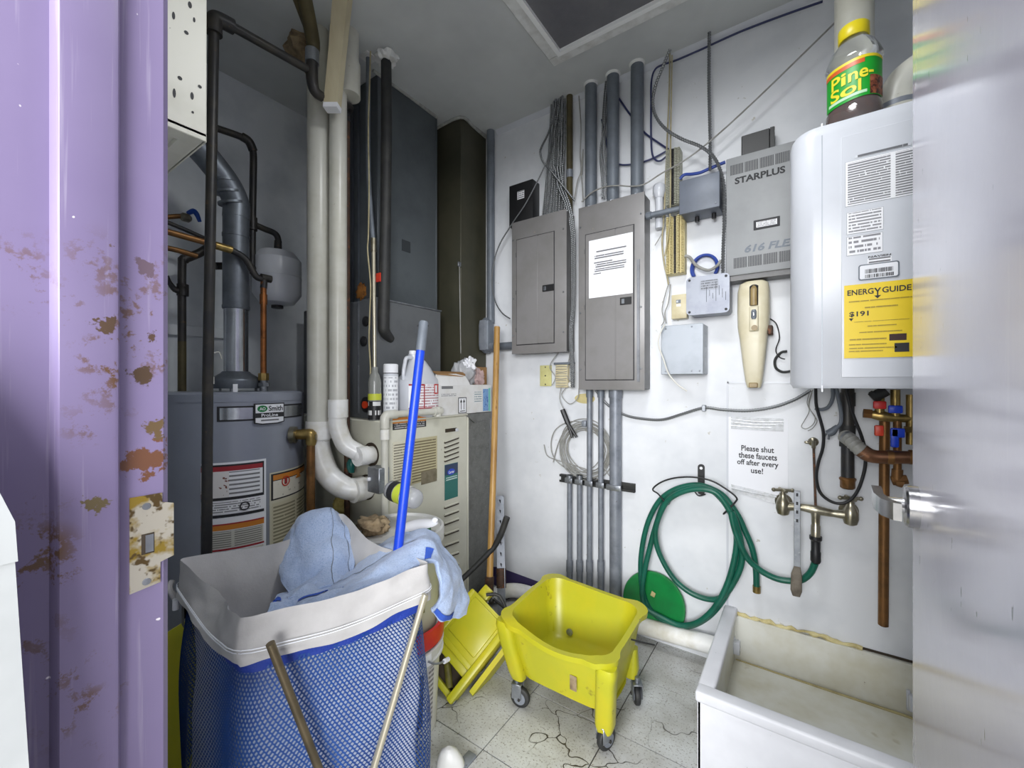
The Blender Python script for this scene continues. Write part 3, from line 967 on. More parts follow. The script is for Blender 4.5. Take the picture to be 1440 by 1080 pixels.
part(t, 'tie', B().box((cc.x - .012, D - .045, cc.z + .118), (cc.x + .014, D - .008, cc.z + .150), .006, 2), m_emt)
t0 = Ys([(791, 576), (799, 596), (808, 616)], D - .04)
t = thing('punch_tool', 'black flat clamp hanging above the coil of grey wire', 'tool', t0[2])
part(t, 'body', B().tube(t0[:2], .014, 8, 1), m_black)
part(t, 'jaw', B().tube([t0[1], t0[2] + V((-.012, 0, 0))], [.010, .007], 8, 1).tube([t0[1], t0[2] + V((.012, 0, .005))], [.010, .007], 8, 1), m_black)
p = onY(822, 568, D - .002)
solo('wall_patch', 'oval beige filler patch on the wall under the larger panel', 'patch', B().lathe([(.0005, .004), (.8, .003), (1, 0)], (0, 0, 0), (0, -1, 0), 20), m_caulk)
bpy.data.objects['wall_patch'].location = (p.x, D - .001, p.z)
bpy.data.objects['wall_patch'].scale = (.062, 1, .028)

# long armoured flex from behind the conduits to the tankless heater
t = thing('flexible_conduit', 'grey armoured flex sagging along the wall to the tankless heater', 'conduit', onY(990, 590, D - .01))
part(t, 'hose', B().tube(Ys([(838, 549), (846, 560), (858, 572), (880, 584), (905, 589), (932, 590), (960, 582), (990, 573.5), (1015, 576), (1050, 577.5), (1085, 573), (1115, 563), (1140, 549)], D - .014), .0068, 8, 8, True, .2, .005), m_bx)
q = onY(990, 573.5, D - .014)
part(t, 'strap', B().box((q.x - .008, D - .025, q.z - .015), (q.x + .008, D - .001, q.z + .012), .002, 1), m_steel)

# punch-down blocks
def block(label, xl, xr, yt, yb, m, nrow):
    Y_ = D - .055
    x0, x1, z0, z1 = wrect(xl, xr, yt, yb, Y_)
    t = thing('punch_block', label, 'wiring block', ((x0 + x1) / 2, D - .03, z0))
    part(t, 'base', B().box((x0, Y_ + .008, z0), (x1, D - .001, z1), .002, 1), m)
    for c in range(5):
        xx = x0 + (c + .5) * (x1 - x0) / 5
        bb = B()
        for r_ in range(nrow):
            zz = z0 + (r_ + .5) * (z1 - z0) / nrow
            bb.box((xx - .0052, Y_ - .004 - .004 * (c % 2), zz - .0016), (xx + .0052, Y_ + .009, zz + .0016))
        part(t, 'clip_column', bb, m if c != 2 else m_ink, kind='stuff')
    return t


block('upper wiring block of close rows of clips left of the slate grey box', 936, 956, 212, 290, mat('aged_grey_ivory', (176, 176, 160), .5), 34)
block('lower yellowed wiring block of close rows of clips above the cream switch', 936, 962, 306, 386, mat('aged_ivory', (206, 192, 140), .5), 36)
pc = B().tube(Ys([(942, 75), (941, 130), (938, 200), (936, 250), (934, 300), (931, 340), (934, 370), (938, 388), (940, 400)], D - .03), .0036, 8)
solo('beige_phone_cable', 'beige cable from the ceiling down the left side of both wiring blocks', 'cable', pc, m_beigew)
solo('beige_phone_cable', 'second beige cable hanging beside the first, crossing the wiring blocks', 'cable',
     B().tube(Ys([(945, 78), (944, 135), (943, 200), (943, 260), (942, 305), (939, 335), (935, 360)], D - .068), .0032, 8), m_beigew)
for pts, lab in (([(941, 397), (936, 412), (931, 435), (934, 450), (930, 458)], 'thin tangled wire left of the cream switch, the outer of two'),
                 ([(943, 400), (940, 425), (935, 440), (937, 455)], 'thin tangled wire left of the cream switch, nearer to the switch'),
                 ([(921, 345), (930, 330), (934, 318), (936, 300)], 'thin dark wire left of the lower wiring block')):
    solo('loose_wire', lab, 'wire', B().tube(Ys(pts, D - .03), .0022, 6), m_gwire)
solo('phone_cable', 'white cord drooping across the light grey box and hanging below it', 'cord',
     B().tube(Ys([(935, 456), (928, 470), (926, 485), (933, 505), (940, 525), (952, 540), (966, 550)], D - .135), .003, 8), m_wwire)

# slate box with stub to the large panel
Yb = D - .125
x0, x1, z0, z1 = wrect(956, 1011, 253, 301, Yb)
z1 = onY(1011, 241, Yb).z
t = thing('slate_junction_box', 'slate grey junction box right of the upper wiring block', 'junction box', ((x0 + x1) / 2, D - .06, z0))
part(t, 'box_body', B().box((x0, Yb + .01, z0), (x1, D - .001, z1), .006, 2), m_boxd)
part(t, 'lid', B().box((x0 - .003, Yb, z0 - .003), (x1 + .003, Yb + .012, z1 + .003), .004, 2), m_boxd)
for xx in (x0 + .055, x1 - .03):
    part(t, 'cable_gland', B().cyl((xx, D - .05, z0 - .022), (xx, D - .05, z0 + .002), .009, 10), m_black)
screw(t, x1 - .012, Yb, z0 + .014)
q = onY(920, 304, D - .07)
q2 = onY(957, 297, D - .07)
part(t, 'stub_conduit', B().cyl((BPR[1] - .01, D - .07, q2.z + .012), (x0 + .02, D - .07, q2.z + .012), .013, 14), m_emtd)
part(t, 'stub_nut', B().cyl((BPR[1] + .002, D - .07, q2.z + .012), (BPR[1] + .022, D - .07, q2.z + .012), .018, 8), m_emtd)
solo('blue_jumper', 'blue cable lying along the top of the slate grey box', 'cable', B().tube(Ys([(956, 252), (962, 246), (972, 245), (984, 243), (996, 238), (1010, 232), (1020, 228)], D - .05), .007, 8), m_bluec)
# white capped pipe behind the large panel
p = onY(927, 285, D - .03)
t = thing('capped_pipe', 'short white pipe with a wide cap beside the larger panel', 'pipe', (p.x, D - .03, p.z - .10))
part(t, 'pipe', B().cyl((p.x, D - .03, p.z - .12), (p.x, D - .03, p.z + .05), .018, 16), m_white)
part(t, 'cap', B().lathe([(.02, .02), (.029, .045), (.029, .075), (.024, .082)], (p.x, D - .03, p.z), (0, 0, 1), 20), m_white)
# armoured cables right of the conduits
bx('armoured_cable', 'armoured cable dropping straight from the ceiling into the slate grey box', Ys([(997.5, 46), (997, 120), (998.5, 190), (998.5, 240)], D - .06), .0075)
bx('armoured_cable', 'armoured cable looping from the ceiling over the slate grey box and down its right side',
   Ys([(942, 70), (933, 92), (922, 120), (918, 145), (923, 165), (938, 183), (960, 196), (985, 206), (1003, 220), (1013, 240), (1018, 265), (1018.5, 310), (1017, 350), (1016.5, 388)], D - .10), .0078)
solo('blue_data_cable', 'blue data cable along the top of the wall, dropping beside the conduits', 'cable',
     B().tube(Ys([(1157, 2), (1100, 22), (1040, 45), (985, 70), (950, 85), (932, 91), (921, 98), (916, 115), (915.5, 150), (915.5, 190), (917, 215), (922, 225), (929, 226), (937, 220)], D - .02), .0042, 8), m_navy)
solo('navy_cable', 'dark blue cable slanting behind the ceiling conduits, upper of two', 'cable', B().tube(Ys([(868, 135), (884, 158), (905, 185), (925, 200), (940, 210)], D - .012), .0042, 8), m_navy)
solo('navy_cable', 'dark blue cable running level behind the ceiling conduits, lower of two', 'cable', B().tube(Ys([(846, 168), (851, 190), (856, 214), (868, 230), (890, 231), (915, 224), (938, 212)], D - .012), .0042, 8), m_navy)
solo('antenna_cable', 'long thin grey cord slanting from the upper right down across the conduits', 'cord',
     B().tube(Ys([(1176, 30), (1120, 85), (1060, 143), (1005, 193), (965, 224), (930, 244), (906, 259), (888, 262), (870, 261), (850, 263), (832, 271), (818, 284)], D - .088), .0034, 8), m_gwire)

# blue coil and grey cast junction box
q = onY(990, 380, D - .03)
rng = random.Random(2)
wb = B()
for k in range(6):
    pts = [(q.x + (.047 + .004 * (k % 3)) * math.cos(a), D - .012 - .006 * (k // 2), q.z + .012 + (.055 + .003 * (k % 2)) * math.sin(a)) for a in [PI * 1.18 - PI * 1.36 * j / 12 for j in range(13)]]
    wb.tube(pts, .0040, 8, 4)
solo('blue_cable_coil', 'coil of bright blue cable behind the scribbled metal junction box', 'cable coil', wb, m_bluec)
solo('grey_jumper', 'thick grey cable dipping in front of the blue coil', 'cable', B().tube(Ys([(963, 360), (970, 362), (980, 374), (996, 380), (1008, 374), (1014, 366)], D - .05), .0065, 8), m_gwire)
Yc = D - .11
x0, x1, z0, z1 = wrect(965, 1026, 391, 444, Yc)
t = thing('cast_junction_box', 'scratched bare metal junction box with faint handwriting and round corners', 'junction box', ((x0 + x1) / 2, D - .05, z0))
def rrect(x0, x1, z0, z1, r, n=6):
    pts = []
    for cx, cz, a0 in ((x1 - r, z0 + r, -PI / 2), (x1 - r, z1 - r, 0), (x0 + r, z1 - r, PI / 2), (x0 + r, z0 + r, PI)):
        for k in range(n + 1):
            a = a0 + PI / 2 * k / n
            pts.append((cx + r * math.cos(a), cz + r * math.sin(a)))
    return pts
m_cast = mat('cast_aluminium', (150, 154, 164), .4, .35, var=(132, 136, 148), vs=10, spots=(110, 112, 118), ss=50, sr=(.66, .7))
part(t, 'box_body', B().prism([(x, D - .001, z) for x, z in rrect(x0 + .003, x1 - .003, z0 + .003, z1 - .003, .016)], (0, -.10, 0)), m_cast)
part(t, 'lid', B().prism([(x, Yc, z) for x, z in rrect(x0, x1, z0, z1, .018)], (0, .014, 0)), m_cast)
for xx in (x0 + .013, x1 - .013):
    for zz in (z0 + .013, z1 - .013):
        part(t, 'screw', B().lathe([(.0003, .001), (.0055, .001), (.0055, 0)], (xx, Yc, zz), (0, -1, 0), 10), m_ink)
part(t, 'handwriting', slab(B(), x0 + .055, x0 + .125, z0 + .10, z1 - .02, Yc - .0005, .0004),
     printed('handwritten_notes', 4, paper=(154, 158, 168), ink=(86, 88, 94), dens=.44, fill=.5, words=14))
for k in range(7):
    xx = x1 - .015 - .012 * k
    part(t, 'scratch', B().box((xx, Yc - .0006, z0 + .05 + .012 * (k % 3)), (xx + .0016, Yc, z0 + .085 + .014 * (k % 4))), m_ink)
# cream switch
Yc = D - .04
x0, x1, z0, z1 = wrect(944, 966, 415, 449, Yc)
t = thing('cream_switch', 'cream wall switch box tucked behind the scribbled junction box', 'switch', ((x0 + x1) / 2, D - .02, z0))
part(t, 'plate', B().box((x0, Yc, z0), (x1, D - .001, z1), .004, 2), m_cream)
p = onY(954, 424, Yc)
part(t, 'rocker_window', B().box((p.x - .010, Yc - .001, p.z - .008), (p.x + .010, Yc + .001, p.z + .008)), m_emtd)
part(t, 'toggle', B().box((p.x - .008, Yc - .004, p.z - .005), (p.x, Yc, p.z + .004), .001, 1), m_white)
part(t, 'label', B().box((p.x - .008, Yc - .0006, p.z - .022), (p.x + .010, Yc, p.z - .012)), m_paper)
# light grey box
Yc = D - .105
x0, x1, z0, z1 = wrect(933, 989, 459, 526, Yc)
t = thing('light_grey_box', 'light grey square junction box below the scribbled one', 'junction box', ((x0 + x1) / 2, D - .05, z0))
part(t, 'box_body', B().box((x0 - .008, Yc + .006, z0), (x1, D - .001, z1), .002, 1), m_boxg)
part(t, 'lid', B().box((x0 - .010, Yc, z0 - .002), (x1, Yc + .006, z1 + .002), .002, 1), m_boxg)
for zz in (z0 + .03, z0 + .08, z0 + .13, z0 + .18):
    part(t, 'knockout', B().cyl((x1 + .0012, D - .05, zz), (x1, D - .05, zz), .013, 14), m_boxg)
for xx, zz in ((x0 + .01, z1 - .012), (x1 - .045, z1 - .010), (x0 + .01, z0 + .012), (x1 - .045, z0 + .012), (x1 - .014, z0 + .012)):
    screw(t, xx, Yc, zz)

# phone system cabinet
Yk = D - .09
x0, x1, z0, z1 = wrect(1021, 1110, 224, 389, Yk)
x1 = x0 + .36
t = thing('phone_system_cabinet', 'grey wall cabinet lettered STARPLUS with rows of slots', 'cabinet', ((x0 + x1) / 2, D - .04, z0))
part(t, 'case', B().box((x0, Yk, z0), (x1, D - .001, z1), .004, 2), m_ksu)
part(t, 'bottom_lip', B().box((x0 + .004, Yk + .008, z0 - .020), (x1, D - .01, z0 + .002)), m_paneld)
for row, (zz0, zz1) in enumerate(((z1 - .073, z1 - .032), (z0 + .028, z0 + .070))):
    for g in range(5):
        bb = B()
        for k in range(14):
            xx = x0 + .016 + g * .052 + k * .0034 + (.012 if row else 0)
            bb.box((xx, Yk - .0006, zz0), (xx + .0018, Yk + .0005, zz1))
        if x0 + g * .052 < x1 - .06:
            part(t, 'vent_slots', bb, m_ink, kind='stuff')
text(t, 'lettering', 'STARPLUS', (x0 + .118, Yk - .0005, z1 - .100), (1, 0, 0), (0, 0, 1), .172, .027, m_ink, bold=.035)
text(t, 'lettering', '616 FLEX', (x0 + .162, Yk - .0005, z0 + .100), (1, 0, 0), (0, 0, 1), .190, .030, m_emtd, .25, bold=.035)
p = onY(1078, 314, Yk)
wf = part(t, 'label_frame', B().box((p.x - .044, Yk - .003, p.z - .019), (p.x + .044, Yk, p.z + .019), .001, 1), m_ink)
part(wf, 'label', slab(B(), p.x - .035, p.x + .035, p.z - .011, p.z + .011, Yk - .0036, .0006), printed('cabinet_label', 4, ink=(90, 90, 90)))
x0, x1, _, z0b = wrect(1043, 1083, 190, 217, D - .06)
t = thing('black_power_adapter', 'black finned adapter standing on the grey phone cabinet', 'power adapter', ((x0 + x1) / 2, D - .04, z1))
part(t, 'housing', B().box((x0, D - .075, z1), (x1, D - .01, z1 + .085), .003, 1), m_black)
fb = B()
for k in range(8):
    fb.box((x1, D - .07 + k * .007, z1 + .004), (x1 + .014, D - .067 + k * .007, z1 + .088))
part(t, 'fins', fb, m_black)
for xx in (x1 - .012, x1 + .002, x1 + .012):
    part(t, 'terminal', B().cyl((xx, D - .045, z1 + .085), (xx, D - .045, z1 + .098), .003, 8), m_black)

# hand vacuum on its wall mount
Yv = D - .05
def vx(px_, py_):
    return onY(px_, py_, Yv)
t = thing('hand_vacuum', 'cream hand vacuum hung on the wall left of the tankless heater', 'hand vacuum', (vx(1060, 545).x, D - .04, vx(1060, 545).z))
secs = []
for (xl, xr, yy, dep) in ((1046, 1076, 398, .03), (1040, 1081, 402, .040), (1037.5, 1082.5, 412, .045), (1037, 1083, 440, .048), (1037.5, 1082, 462, .046), (1039, 1080, 471, .043)):
    a_, c_ = vx(xl, yy), vx(xr, yy)
    secs.append(((a_.x + c_.x) / 2, D - .045, a_.z, (c_.x - a_.x) / 2, dep, 3))
part(t, 'body', B().loft(secs, 32), m_cream2)
secs = []
for (xl, xr, yy, dep) in ((1039, 1080, 469, .045), (1041, 1079, 482, .044), (1045, 1075, 515, .036), (1048.5, 1072, 538, .028), (1051, 1070, 545, .022)):
    a_, c_ = vx(xl, yy), vx(xr, yy)
    secs.append(((a_.x + c_.x) / 2, D - .045, a_.z, (c_.x - a_.x) / 2, dep, 3.4))
part(t, 'nozzle', B().loft(secs, 32), m_cream2)
a_ = vx(1060, 541)
part(t, 'nozzle_mouth', B().box((a_.x - .016, D - .078, a_.z - .012), (a_.x + .016, D - .066, a_.z + .008), .003, 1), m_tan)
a_, c_ = onY(1060, 402, D - .094), onY(1060, 428, D - .094)
part(t, 'handle_recess', B().loft([(a_.x, D - .084, c_.z - .004, .017, .014), (a_.x, D - .084, a_.z, .016, .012), (a_.x, D - .080, a_.z + .008, .008, .006)], 18), m_ink)
part(t, 'handle_grip', B().loft([(a_.x, D - .092, c_.z - .004, .0125, .014), (a_.x, D - .094, a_.z - .012, .0115, .012), (a_.x, D - .086, a_.z + .004, .006, .006)], 18), m_tan, 'amber grip')
a_, c_ = onY(1060, 430, D - .097), onY(1060, 466, D - .097)
part(t, 'switch_panel', B().box((a_.x - .0165, D - .099, c_.z), (a_.x + .0165, D - .085, a_.z + .002), .006, 3), m_cream2)
a_ = onY(1060, 442, D - .10)
sw = part(t, 'switch', B().loft([(a_.x, D - .1, a_.z - .019, .006, .004), (a_.x, D - .1, a_.z - .012, .0095, .006), (a_.x, D - .1, a_.z + .012, .0095, .006), (a_.x, D - .1, a_.z + .019, .006, .004)], 18), m_emtd)
part(sw, 'switch_slider', B().box((a_.x - .004, D - .109, a_.z - .009), (a_.x + .004, D - .104, a_.z + .009), .002, 1), m_steel)
a_ = onY(1061, 461, D - .10)
part(t, 'release_button', B().cyl((a_.x, D - .104, a_.z), (a_.x, D - .09, a_.z), .011, 18), m_tan)
a_ = onY(1082, 463, D - .05)
part(t, 'mount_clip', B().box((a_.x - .006, D - .07, a_.z - .022), (a_.x + .012, D - .02, a_.z + .014), .003, 1), m_rust)
solo('vacuum_cord', 'thin grey cord with a dark plug beside the hand vacuum', 'cord',
     B().tube(Ys([(1083, 448), (1092, 456), (1096, 475), (1091, 492), (1096, 502), (1104, 505)], D - .012), .0024, 6)
     .tube(Ys([(1107, 494), (1098, 496), (1090, 506), (1091, 517), (1100, 523), (1112, 522)], D - .012), .005, 8), m_dark)

# ------------------------------------------------------------------ tankless heater
HY = 1.45
hx0, hx1, hz0, hz1 = -.024, .435, 1.198, 1.935
t = heater = thing('tankless_heater', 'white tankless water heater with a yellow energy label, next to the door', 'water heater', ((hx0 + hx1) / 2, HY + .2, hz0))
pl = []
for cx, cyy, r_, a0 in ((hx0 + .06, HY + .06, .06, PI), (hx1 - .06, HY + .06, .06, 1.5 * PI)):
    for k in range(9):
        a = a0 + PI / 2 * k / 8
        pl.append((cx + r_ * math.cos(a), cyy + r_ * math.sin(a)))
pl += [(hx1, HY + .34), (hx0, HY + .34)]
cx, cyy = (hx0 + hx1) / 2, HY + .17
def ring(s, z):
    return [(cx + (x - cx) * s, cyy + (y - cyy) * s, z) for x, y in pl]
n = len(pl)
bb = B()
rs = [ring(.97, hz0), ring(1.0, hz0 + .012), ring(1.0, hz1 - .03), ring(.985, hz1 - .012), ring(.95, hz1)]
bb.add(sum(rs, []), [(i * n + k, i * n + (k + 1) % n, (i + 1) * n + (k + 1) % n, (i + 1) * n + k) for i in range(4) for k in range(n)] + [tuple(range(n - 1, -1, -1)), tuple(4 * n + k for k in range(n))])
part(t, 'case', bb, m_white)
q = onY(1156, 400, HY)
part(t, 'cover_seam', B().box((q.x - .0012, HY - .0006, hz0 + .002), (q.x + .0012, HY + .003, hz1 - .03)), m_boxg)
part(t, 'cover_clip', B().box((q.x - .002, HY - .004, hz0 - .010), (q.x + .002, HY + .004, hz0 + .008)), m_paper)
part(t, 'cover_clip', B().box((q.x - .002, HY + .012, hz1 - .012), (q.x + .002, HY + .018, hz1 + .010)), m_paper)
x0, x1, z0, z1 = wrect(1183, 1400, 205, 535, HY)
part(t, 'front_panel', B().box((x0, HY - .0015, hz0 + .03), (hx1 - .05, HY + .002, hz1 - .05), .001, 1), m_white)
part(t, 'wall_bracket', B().box((hx0 + .17, HY + .34, hz0 + .05), (hx1 - .05, D, hz0 + .10)).box((hx0 + .17, HY + .34, hz1 - .12), (hx1 - .05, D, hz1 - .06)), m_steel)
def hlab(name, xl, xr, yt, yb, m, lift=.002, lab=None, border=None):
    x0, x1, z0, z1 = wrect(xl, xr, yt, yb, HY - lift)
    if border:
        part(t, 'label_border', slab(B(), x0 - border, x1 + border, z0 - border, z1 + border, HY - lift + .0002, .0004), m_emtd)
    return part(t, name, slab(B(), x0, x1, z0, z1, HY - lift - .0003, .0004), m, lab), (x0, x1, z0, z1)
o, r_ = hlab('instruction_label', 1189, 1330, 229, 291, printed('instruction_print', 18, cols=2, dens=.34, words=40, ink=(96, 96, 102), fill=.35), border=.0006)
part(t, 'label_title', slab(B(), r_[0] + .02, r_[0] + .13, r_[3] + .006, r_[3] + .013, HY - .0026, .0004), printed('title_print', 1, paper=(214, 217, 223), ink=(50, 50, 54), dens=.36, words=34, fill=.1))
hlab('rating_label', 1191, 1242, 300, 330, printed('rating_print', 7, dens=.40, words=12, ink=(110, 110, 116)), border=.0006)
o, r_ = hlab('install_label', 1191, 1241, 334, 360, printed('install_print', 4, dens=.46, words=9, ink=(96, 96, 104)), border=.0007)
o, r_ = hlab('serial_label', 1220, 1254, 364, 373, printed('serial_print', 2, dens=.2, words=60, ink=(60, 60, 64)))
text(t, 'label_title', 'NAVIEN', ((r_[0] + r_[1]) / 2, HY - .0026, r_[3] + .004), (1, 0, 0), (0, 0, 1), .045, .005, m_ink)
x0, x1, z0, z1 = wrect(1207, 1265, 373, 395, HY - .003)
part(t, 'barcode_border', B().prism([(x, HY - .0032, z) for x, z in rrect(x0, x1, z0, z1, .006)], (0, .0006, 0)), m_emtd)
part(t, 'barcode_label', B().prism([(x, HY - .0038, z) for x, z in rrect(x0 + .003, x1 - .003, z0 + .003, z1 - .003, .004)], (0, .0006, 0)), m_paper)
bb = B()
rng = random.Random(9)
for (za, zb2, xa, xb) in ((z0 + .005, z0 + .014, x0 + .014, x1 - .012), (z0 + .017, z0 + .028, x0 + .014, x1 - .012)):
    xx = xa
    while xx < xb:
        wd = rng.choice((.0008, .0012, .002))
        bb.box((xx, HY - .0042, za), (xx + wd, HY - .0037, zb2))
        xx += wd + rng.choice((.0008, .0012, .0018))
part(t, 'barcode', bb, m_ink, kind='stuff')
x0, x1, z0, z1 = wrect(1187, 1400, 402, 504, HY - .003)
x1 = x0 + .152
en = part(t, 'energy_label', slab(B(), x0, x1, z0, z1, HY - .0034, .0006), m_yellab, 'yellow energy label')
BASE[en] = BASE[t]
w_, h_ = x1 - x0, z1 - z0
text(en, 'lettering', 'ENERG', (x0 + .034, HY - .0036, z1 - .021), (1, 0, 0), (0, 0, 1), .054, .015, m_ink)
text(en, 'lettering', 'Y', (x0 + .069, HY - .0036, z1 - .025), (1, 0, 0), (0, 0, 1), .014, .022, m_ink)
text(en, 'lettering', 'GUIDE', (x0 + .106, HY - .0036, z1 - .021), (1, 0, 0), (0, 0, 1), .056, .015, m_ink)
part(en, 'arrow', B().prism([(x0 + .062, HY - .0038, z1 - .034), (x0 + .076, HY - .0038, z1 - .034), (x0 + .069, HY - .0038, z1 - .042)], (0, .0004, 0)), m_ink)
text(en, 'lettering', '$191', (x0 + .031, HY - .0036, z1 - .080), (1, 0, 0), (0, 0, 1), .040, .015, m_ink)
part(en, 'pointer', B().prism([(x0 + .010, HY - .0038, z1 - .090), (x0 + .020, HY - .0038, z1 - .090), (x0 + .015, HY - .0038, z1 - .098)], (0, .0004, 0)), m_ink)
m_enp = printed('energy_print', 1, paper=(236, 204, 24), ink=(140, 118, 20), dens=.4, words=30, fill=.2)
for (u0, u1, zz, hh) in ((.02, .95, .044, .004), (.26, .74, .062, .005), (.10, .9, .100, .002), (.3, .72, .112, .004), (.18, .8, .128, .004), (.05, .6, .146, .005), (.04, .6, .160, .004), (.04, .7, .170, .004), (.04, .55, .178, .004)):
    part(en, 'print_lines', slab(B(), x0 + u0 * w_, x0 + u1 * w_, z1 - zz - hh, z1 - zz, HY - .0038, .0003), m_enp)
part(en, 'dark_box', slab(B(), x0 + .092, x0 + .125, z0 + .043, z0 + .060, HY - .0038, .0003), mat('brown_ink', (60, 34, 30), .6))
part(en, 'dark_box', slab(B(), x0 + .102, x0 + .130, z0 + .013, z0 + .036, HY - .0038, .0003), m_ink)

# bottle on the heater
zt = hz1
bxx, byy = .127, 1.545
t = thing('cleaner_bottle', 'clear bottle of dark brown cleaner with a green label on the heater', 'bottle', (bxx, byy, zt))
Lr = math.radians(-30)
body = [(.056, .0), (.064, .006), (.066, .020), (.064, .045), (.064, .060), (.060, .066), (.060, .180), (.064, .186), (.066, .196), (.060, .215), (.050, .238), (.034, .256), (.032, .272)]
bt = B().loft([(bxx, byy, zt + z, r_, r_ * .82, 2.4) for r_, z in body], 40, rot=-.5)
part(t, 'bottle_body', bt, m_bottle)
part(t, 'liquid', B().loft([(bxx, byy, zt + z + .002, r_ - .003, r_ * .82 - .003, 2.4) for r_, z in body[:4]] + [(bxx, byy, zt + .085, .057, .047, 2.4), (bxx, byy, zt + .13, .056, .046, 2.4)], 40, rot=-.5), m_amber)
part(t, 'cap', B().lathe([(.034, .262), (.036, .266), (.036, .296), (.033, .300), (.0, .300)], (bxx, byy, zt), (0, 0, 1), 32), mat('yellow_cap', (224, 204, 30), .35))
def lab_ring(z0, z1, a0, a1, lift, nz=1):
    def fn(u, v):
        a = a0 + (a1 - a0) * u
        e = 2.4
        c_, s_ = math.cos(a), math.sin(a)
        x = math.copysign(abs(c_) ** (2 / e), c_) * (.060 + lift)
        y = math.copysign(abs(s_) ** (2 / e), s_) * (.060 * .82 + lift)
        cr, sr = math.cos(-.5), math.sin(-.5)
        return V((bxx + x * cr - y * sr, byy + x * sr + y * cr, zt + z0 + (z1 - z0) * v))
    return B().grid(fn, 30, nz)
A0, A1 = -2.75, .35
lg = part(t, 'label', lab_ring(.068, .178, A0, A1, .0016), mat('label_green', (24, 156, 44), .4), 'green label', fix=False)
part(lg, 'label_band', lab_ring(.172, .180, A0, A1, .0022), mat('label_yellow', (226, 206, 40), .4), fix=False)
part(lg, 'label_band', lab_ring(.160, .172, A0, A0 + 1.9, .0022), mat('label_orange', (206, 92, 36), .4), fix=False)
part(lg, 'cone_picture', lab_ring(.070, .122, -.62, A1, .0022), mat('pinecone_brown', (120, 62, 40), .5, var=(168, 96, 66), vs=60, spots=(60, 28, 20), ss=90, sr=(.5, .56)), fix=False)
part(lg, 'label_band', lab_ring(.076, .084, A0 + .5, -.75, .0024), mat('label_mint', (186, 226, 190), .4), fix=False)
# lettering facing the doorway
nv = V((-.25, -1, 0)).normalized()
rt = V((0, 0, 1)).cross(nv) * 1.0
rt = V((-nv.y, nv.x, 0))
def bend_text(par, s, zc, a_c, wd, ht, m):
    cu = bpy.data.curves.new('lettering', 'FONT')
    cu.body = s
    cu.align_x = 'CENTER'
    cu.offset = .02
    ob = bpy.data.objects.new('lettering', cu)
    me = bpy.data.meshes.new_from_object(ob)
    bm = bmesh.new()
    bm.from_mesh(me)
    bmesh.ops.triangulate(bm, faces=bm.faces[:])
    bmesh.ops.subdivide_edges(bm, edges=[e for e in bm.edges if e.calc_length() > .25], cuts=2)
    xs = [v.co.x for v in bm.verts]
    ys = [v.co.y for v in bm.verts]
    b = B()
    vs = []
    for v in bm.verts:
        u = (v.co.x - min(xs)) / (max(xs) - min(xs)) - .5
        w2 = (v.co.y - min(ys)) / (max(ys) - min(ys)) - .5
        a = a_c + u * wd / .056
        q = lab_ring(0, 1, a, a, .0030).v[0]
        vs.append(V((q.x, q.y, zt + zc + w2 * ht)))
    bm.verts.index_update()
    b.add(vs, [[v.index for v in f.verts] for f in bm.faces])
    bm.free()
    bpy.data.objects.remove(ob)
    bpy.data.curves.remove(cu)
    return part(par, 'lettering', b, m, fix=False)
m_ly = mat('lettering_yellow', (232, 220, 52), .4)
bend_text(lg, 'Pine-', .136, -1.25, .090, .036, m_ly)
bend_text(lg, 'Sol', .101, -1.55, .062, .034, m_ly)

# vent pipes above the heater
p = onY(1201, 20, 1.70)
t = thing('vent_pipe', 'wide dusty white vent pipe rising behind the cleaner bottle', 'pipe', (p.x, 1.70, hz1 - .002))
part(t, 'pipe', B().cyl((p.x, 1.70, hz1), (p.x, 1.70, ZC), .050, 28), m_pvc)
part(t, 'collar', B().cyl((p.x, 1.70, hz1), (p.x, 1.70, hz1 + .26), .058, 28), m_pvc)
p2 = onY(1262, 100, 1.62)
t = thing('vent_elbow', 'white pipe elbow on the heater right of the cleaner bottle', 'pipe', (p2.x, 1.62, hz1))
part(t, 'elbow', B().tube([(p2.x, 1.62, hz1 - .002), (p2.x, 1.62, hz1 + .09), (p2.x + .02, 1.62, hz1 + .14), (p2.x + .07, 1.62, hz1 + .165), (p2.x + .16, 1.62, hz1 + .17)], .048, 24), m_pvc)
part(t, 'collar', B().cyl((p2.x, 1.62, hz1), (p2.x, 1.62, hz1 + .085), .056, 28), m_pvc)
part(t, 'printed_band', B().cyl((p2.x, 1.62, hz1 + .060), (p2.x, 1.62, hz1 + .074), .0565, 28), m_emt)
# ================================================================== LOWER RIGHT OF THE BACK WALL
# sign with tape
x0, x1, z0, z1 = wrect(1024, 1108, 586, 690, D - .002)
t = thing('wall_sign', 'white paper sign asking to shut the faucets off, taped above the faucet', 'sign', ((x0 + x1) / 2, D - .002, z0))
part(t, 'sheet', slab(B(), x0, x1, z0, z1, D - .0022, .0008), m_paper)
for s_, px_, py_, wpx, hpx in (('Please shut', 1065, 631.5, 46, 8), ('these faucets', 1065, 641.5, 54, 8.5), ('off after every', 1065, 652.5, 58, 10), ('use!', 1064.5, 662, 17, 8)):
    c = onY(px_, py_, D - .003)
    a_, b_ = onY(px_ - wpx / 2, py_, D), onY(px_ + wpx / 2, py_, D)
    sc_ = (b_.x - a_.x)
    hh = hpx / FPX * (ray(px_, py_).y and D / ray(px_, py_).y)
    text(t, 'lettering', s_, (c.x, D - .0026, c.z), (1, 0, 0), (0, 0, 1), sc_, hh, m_ink)
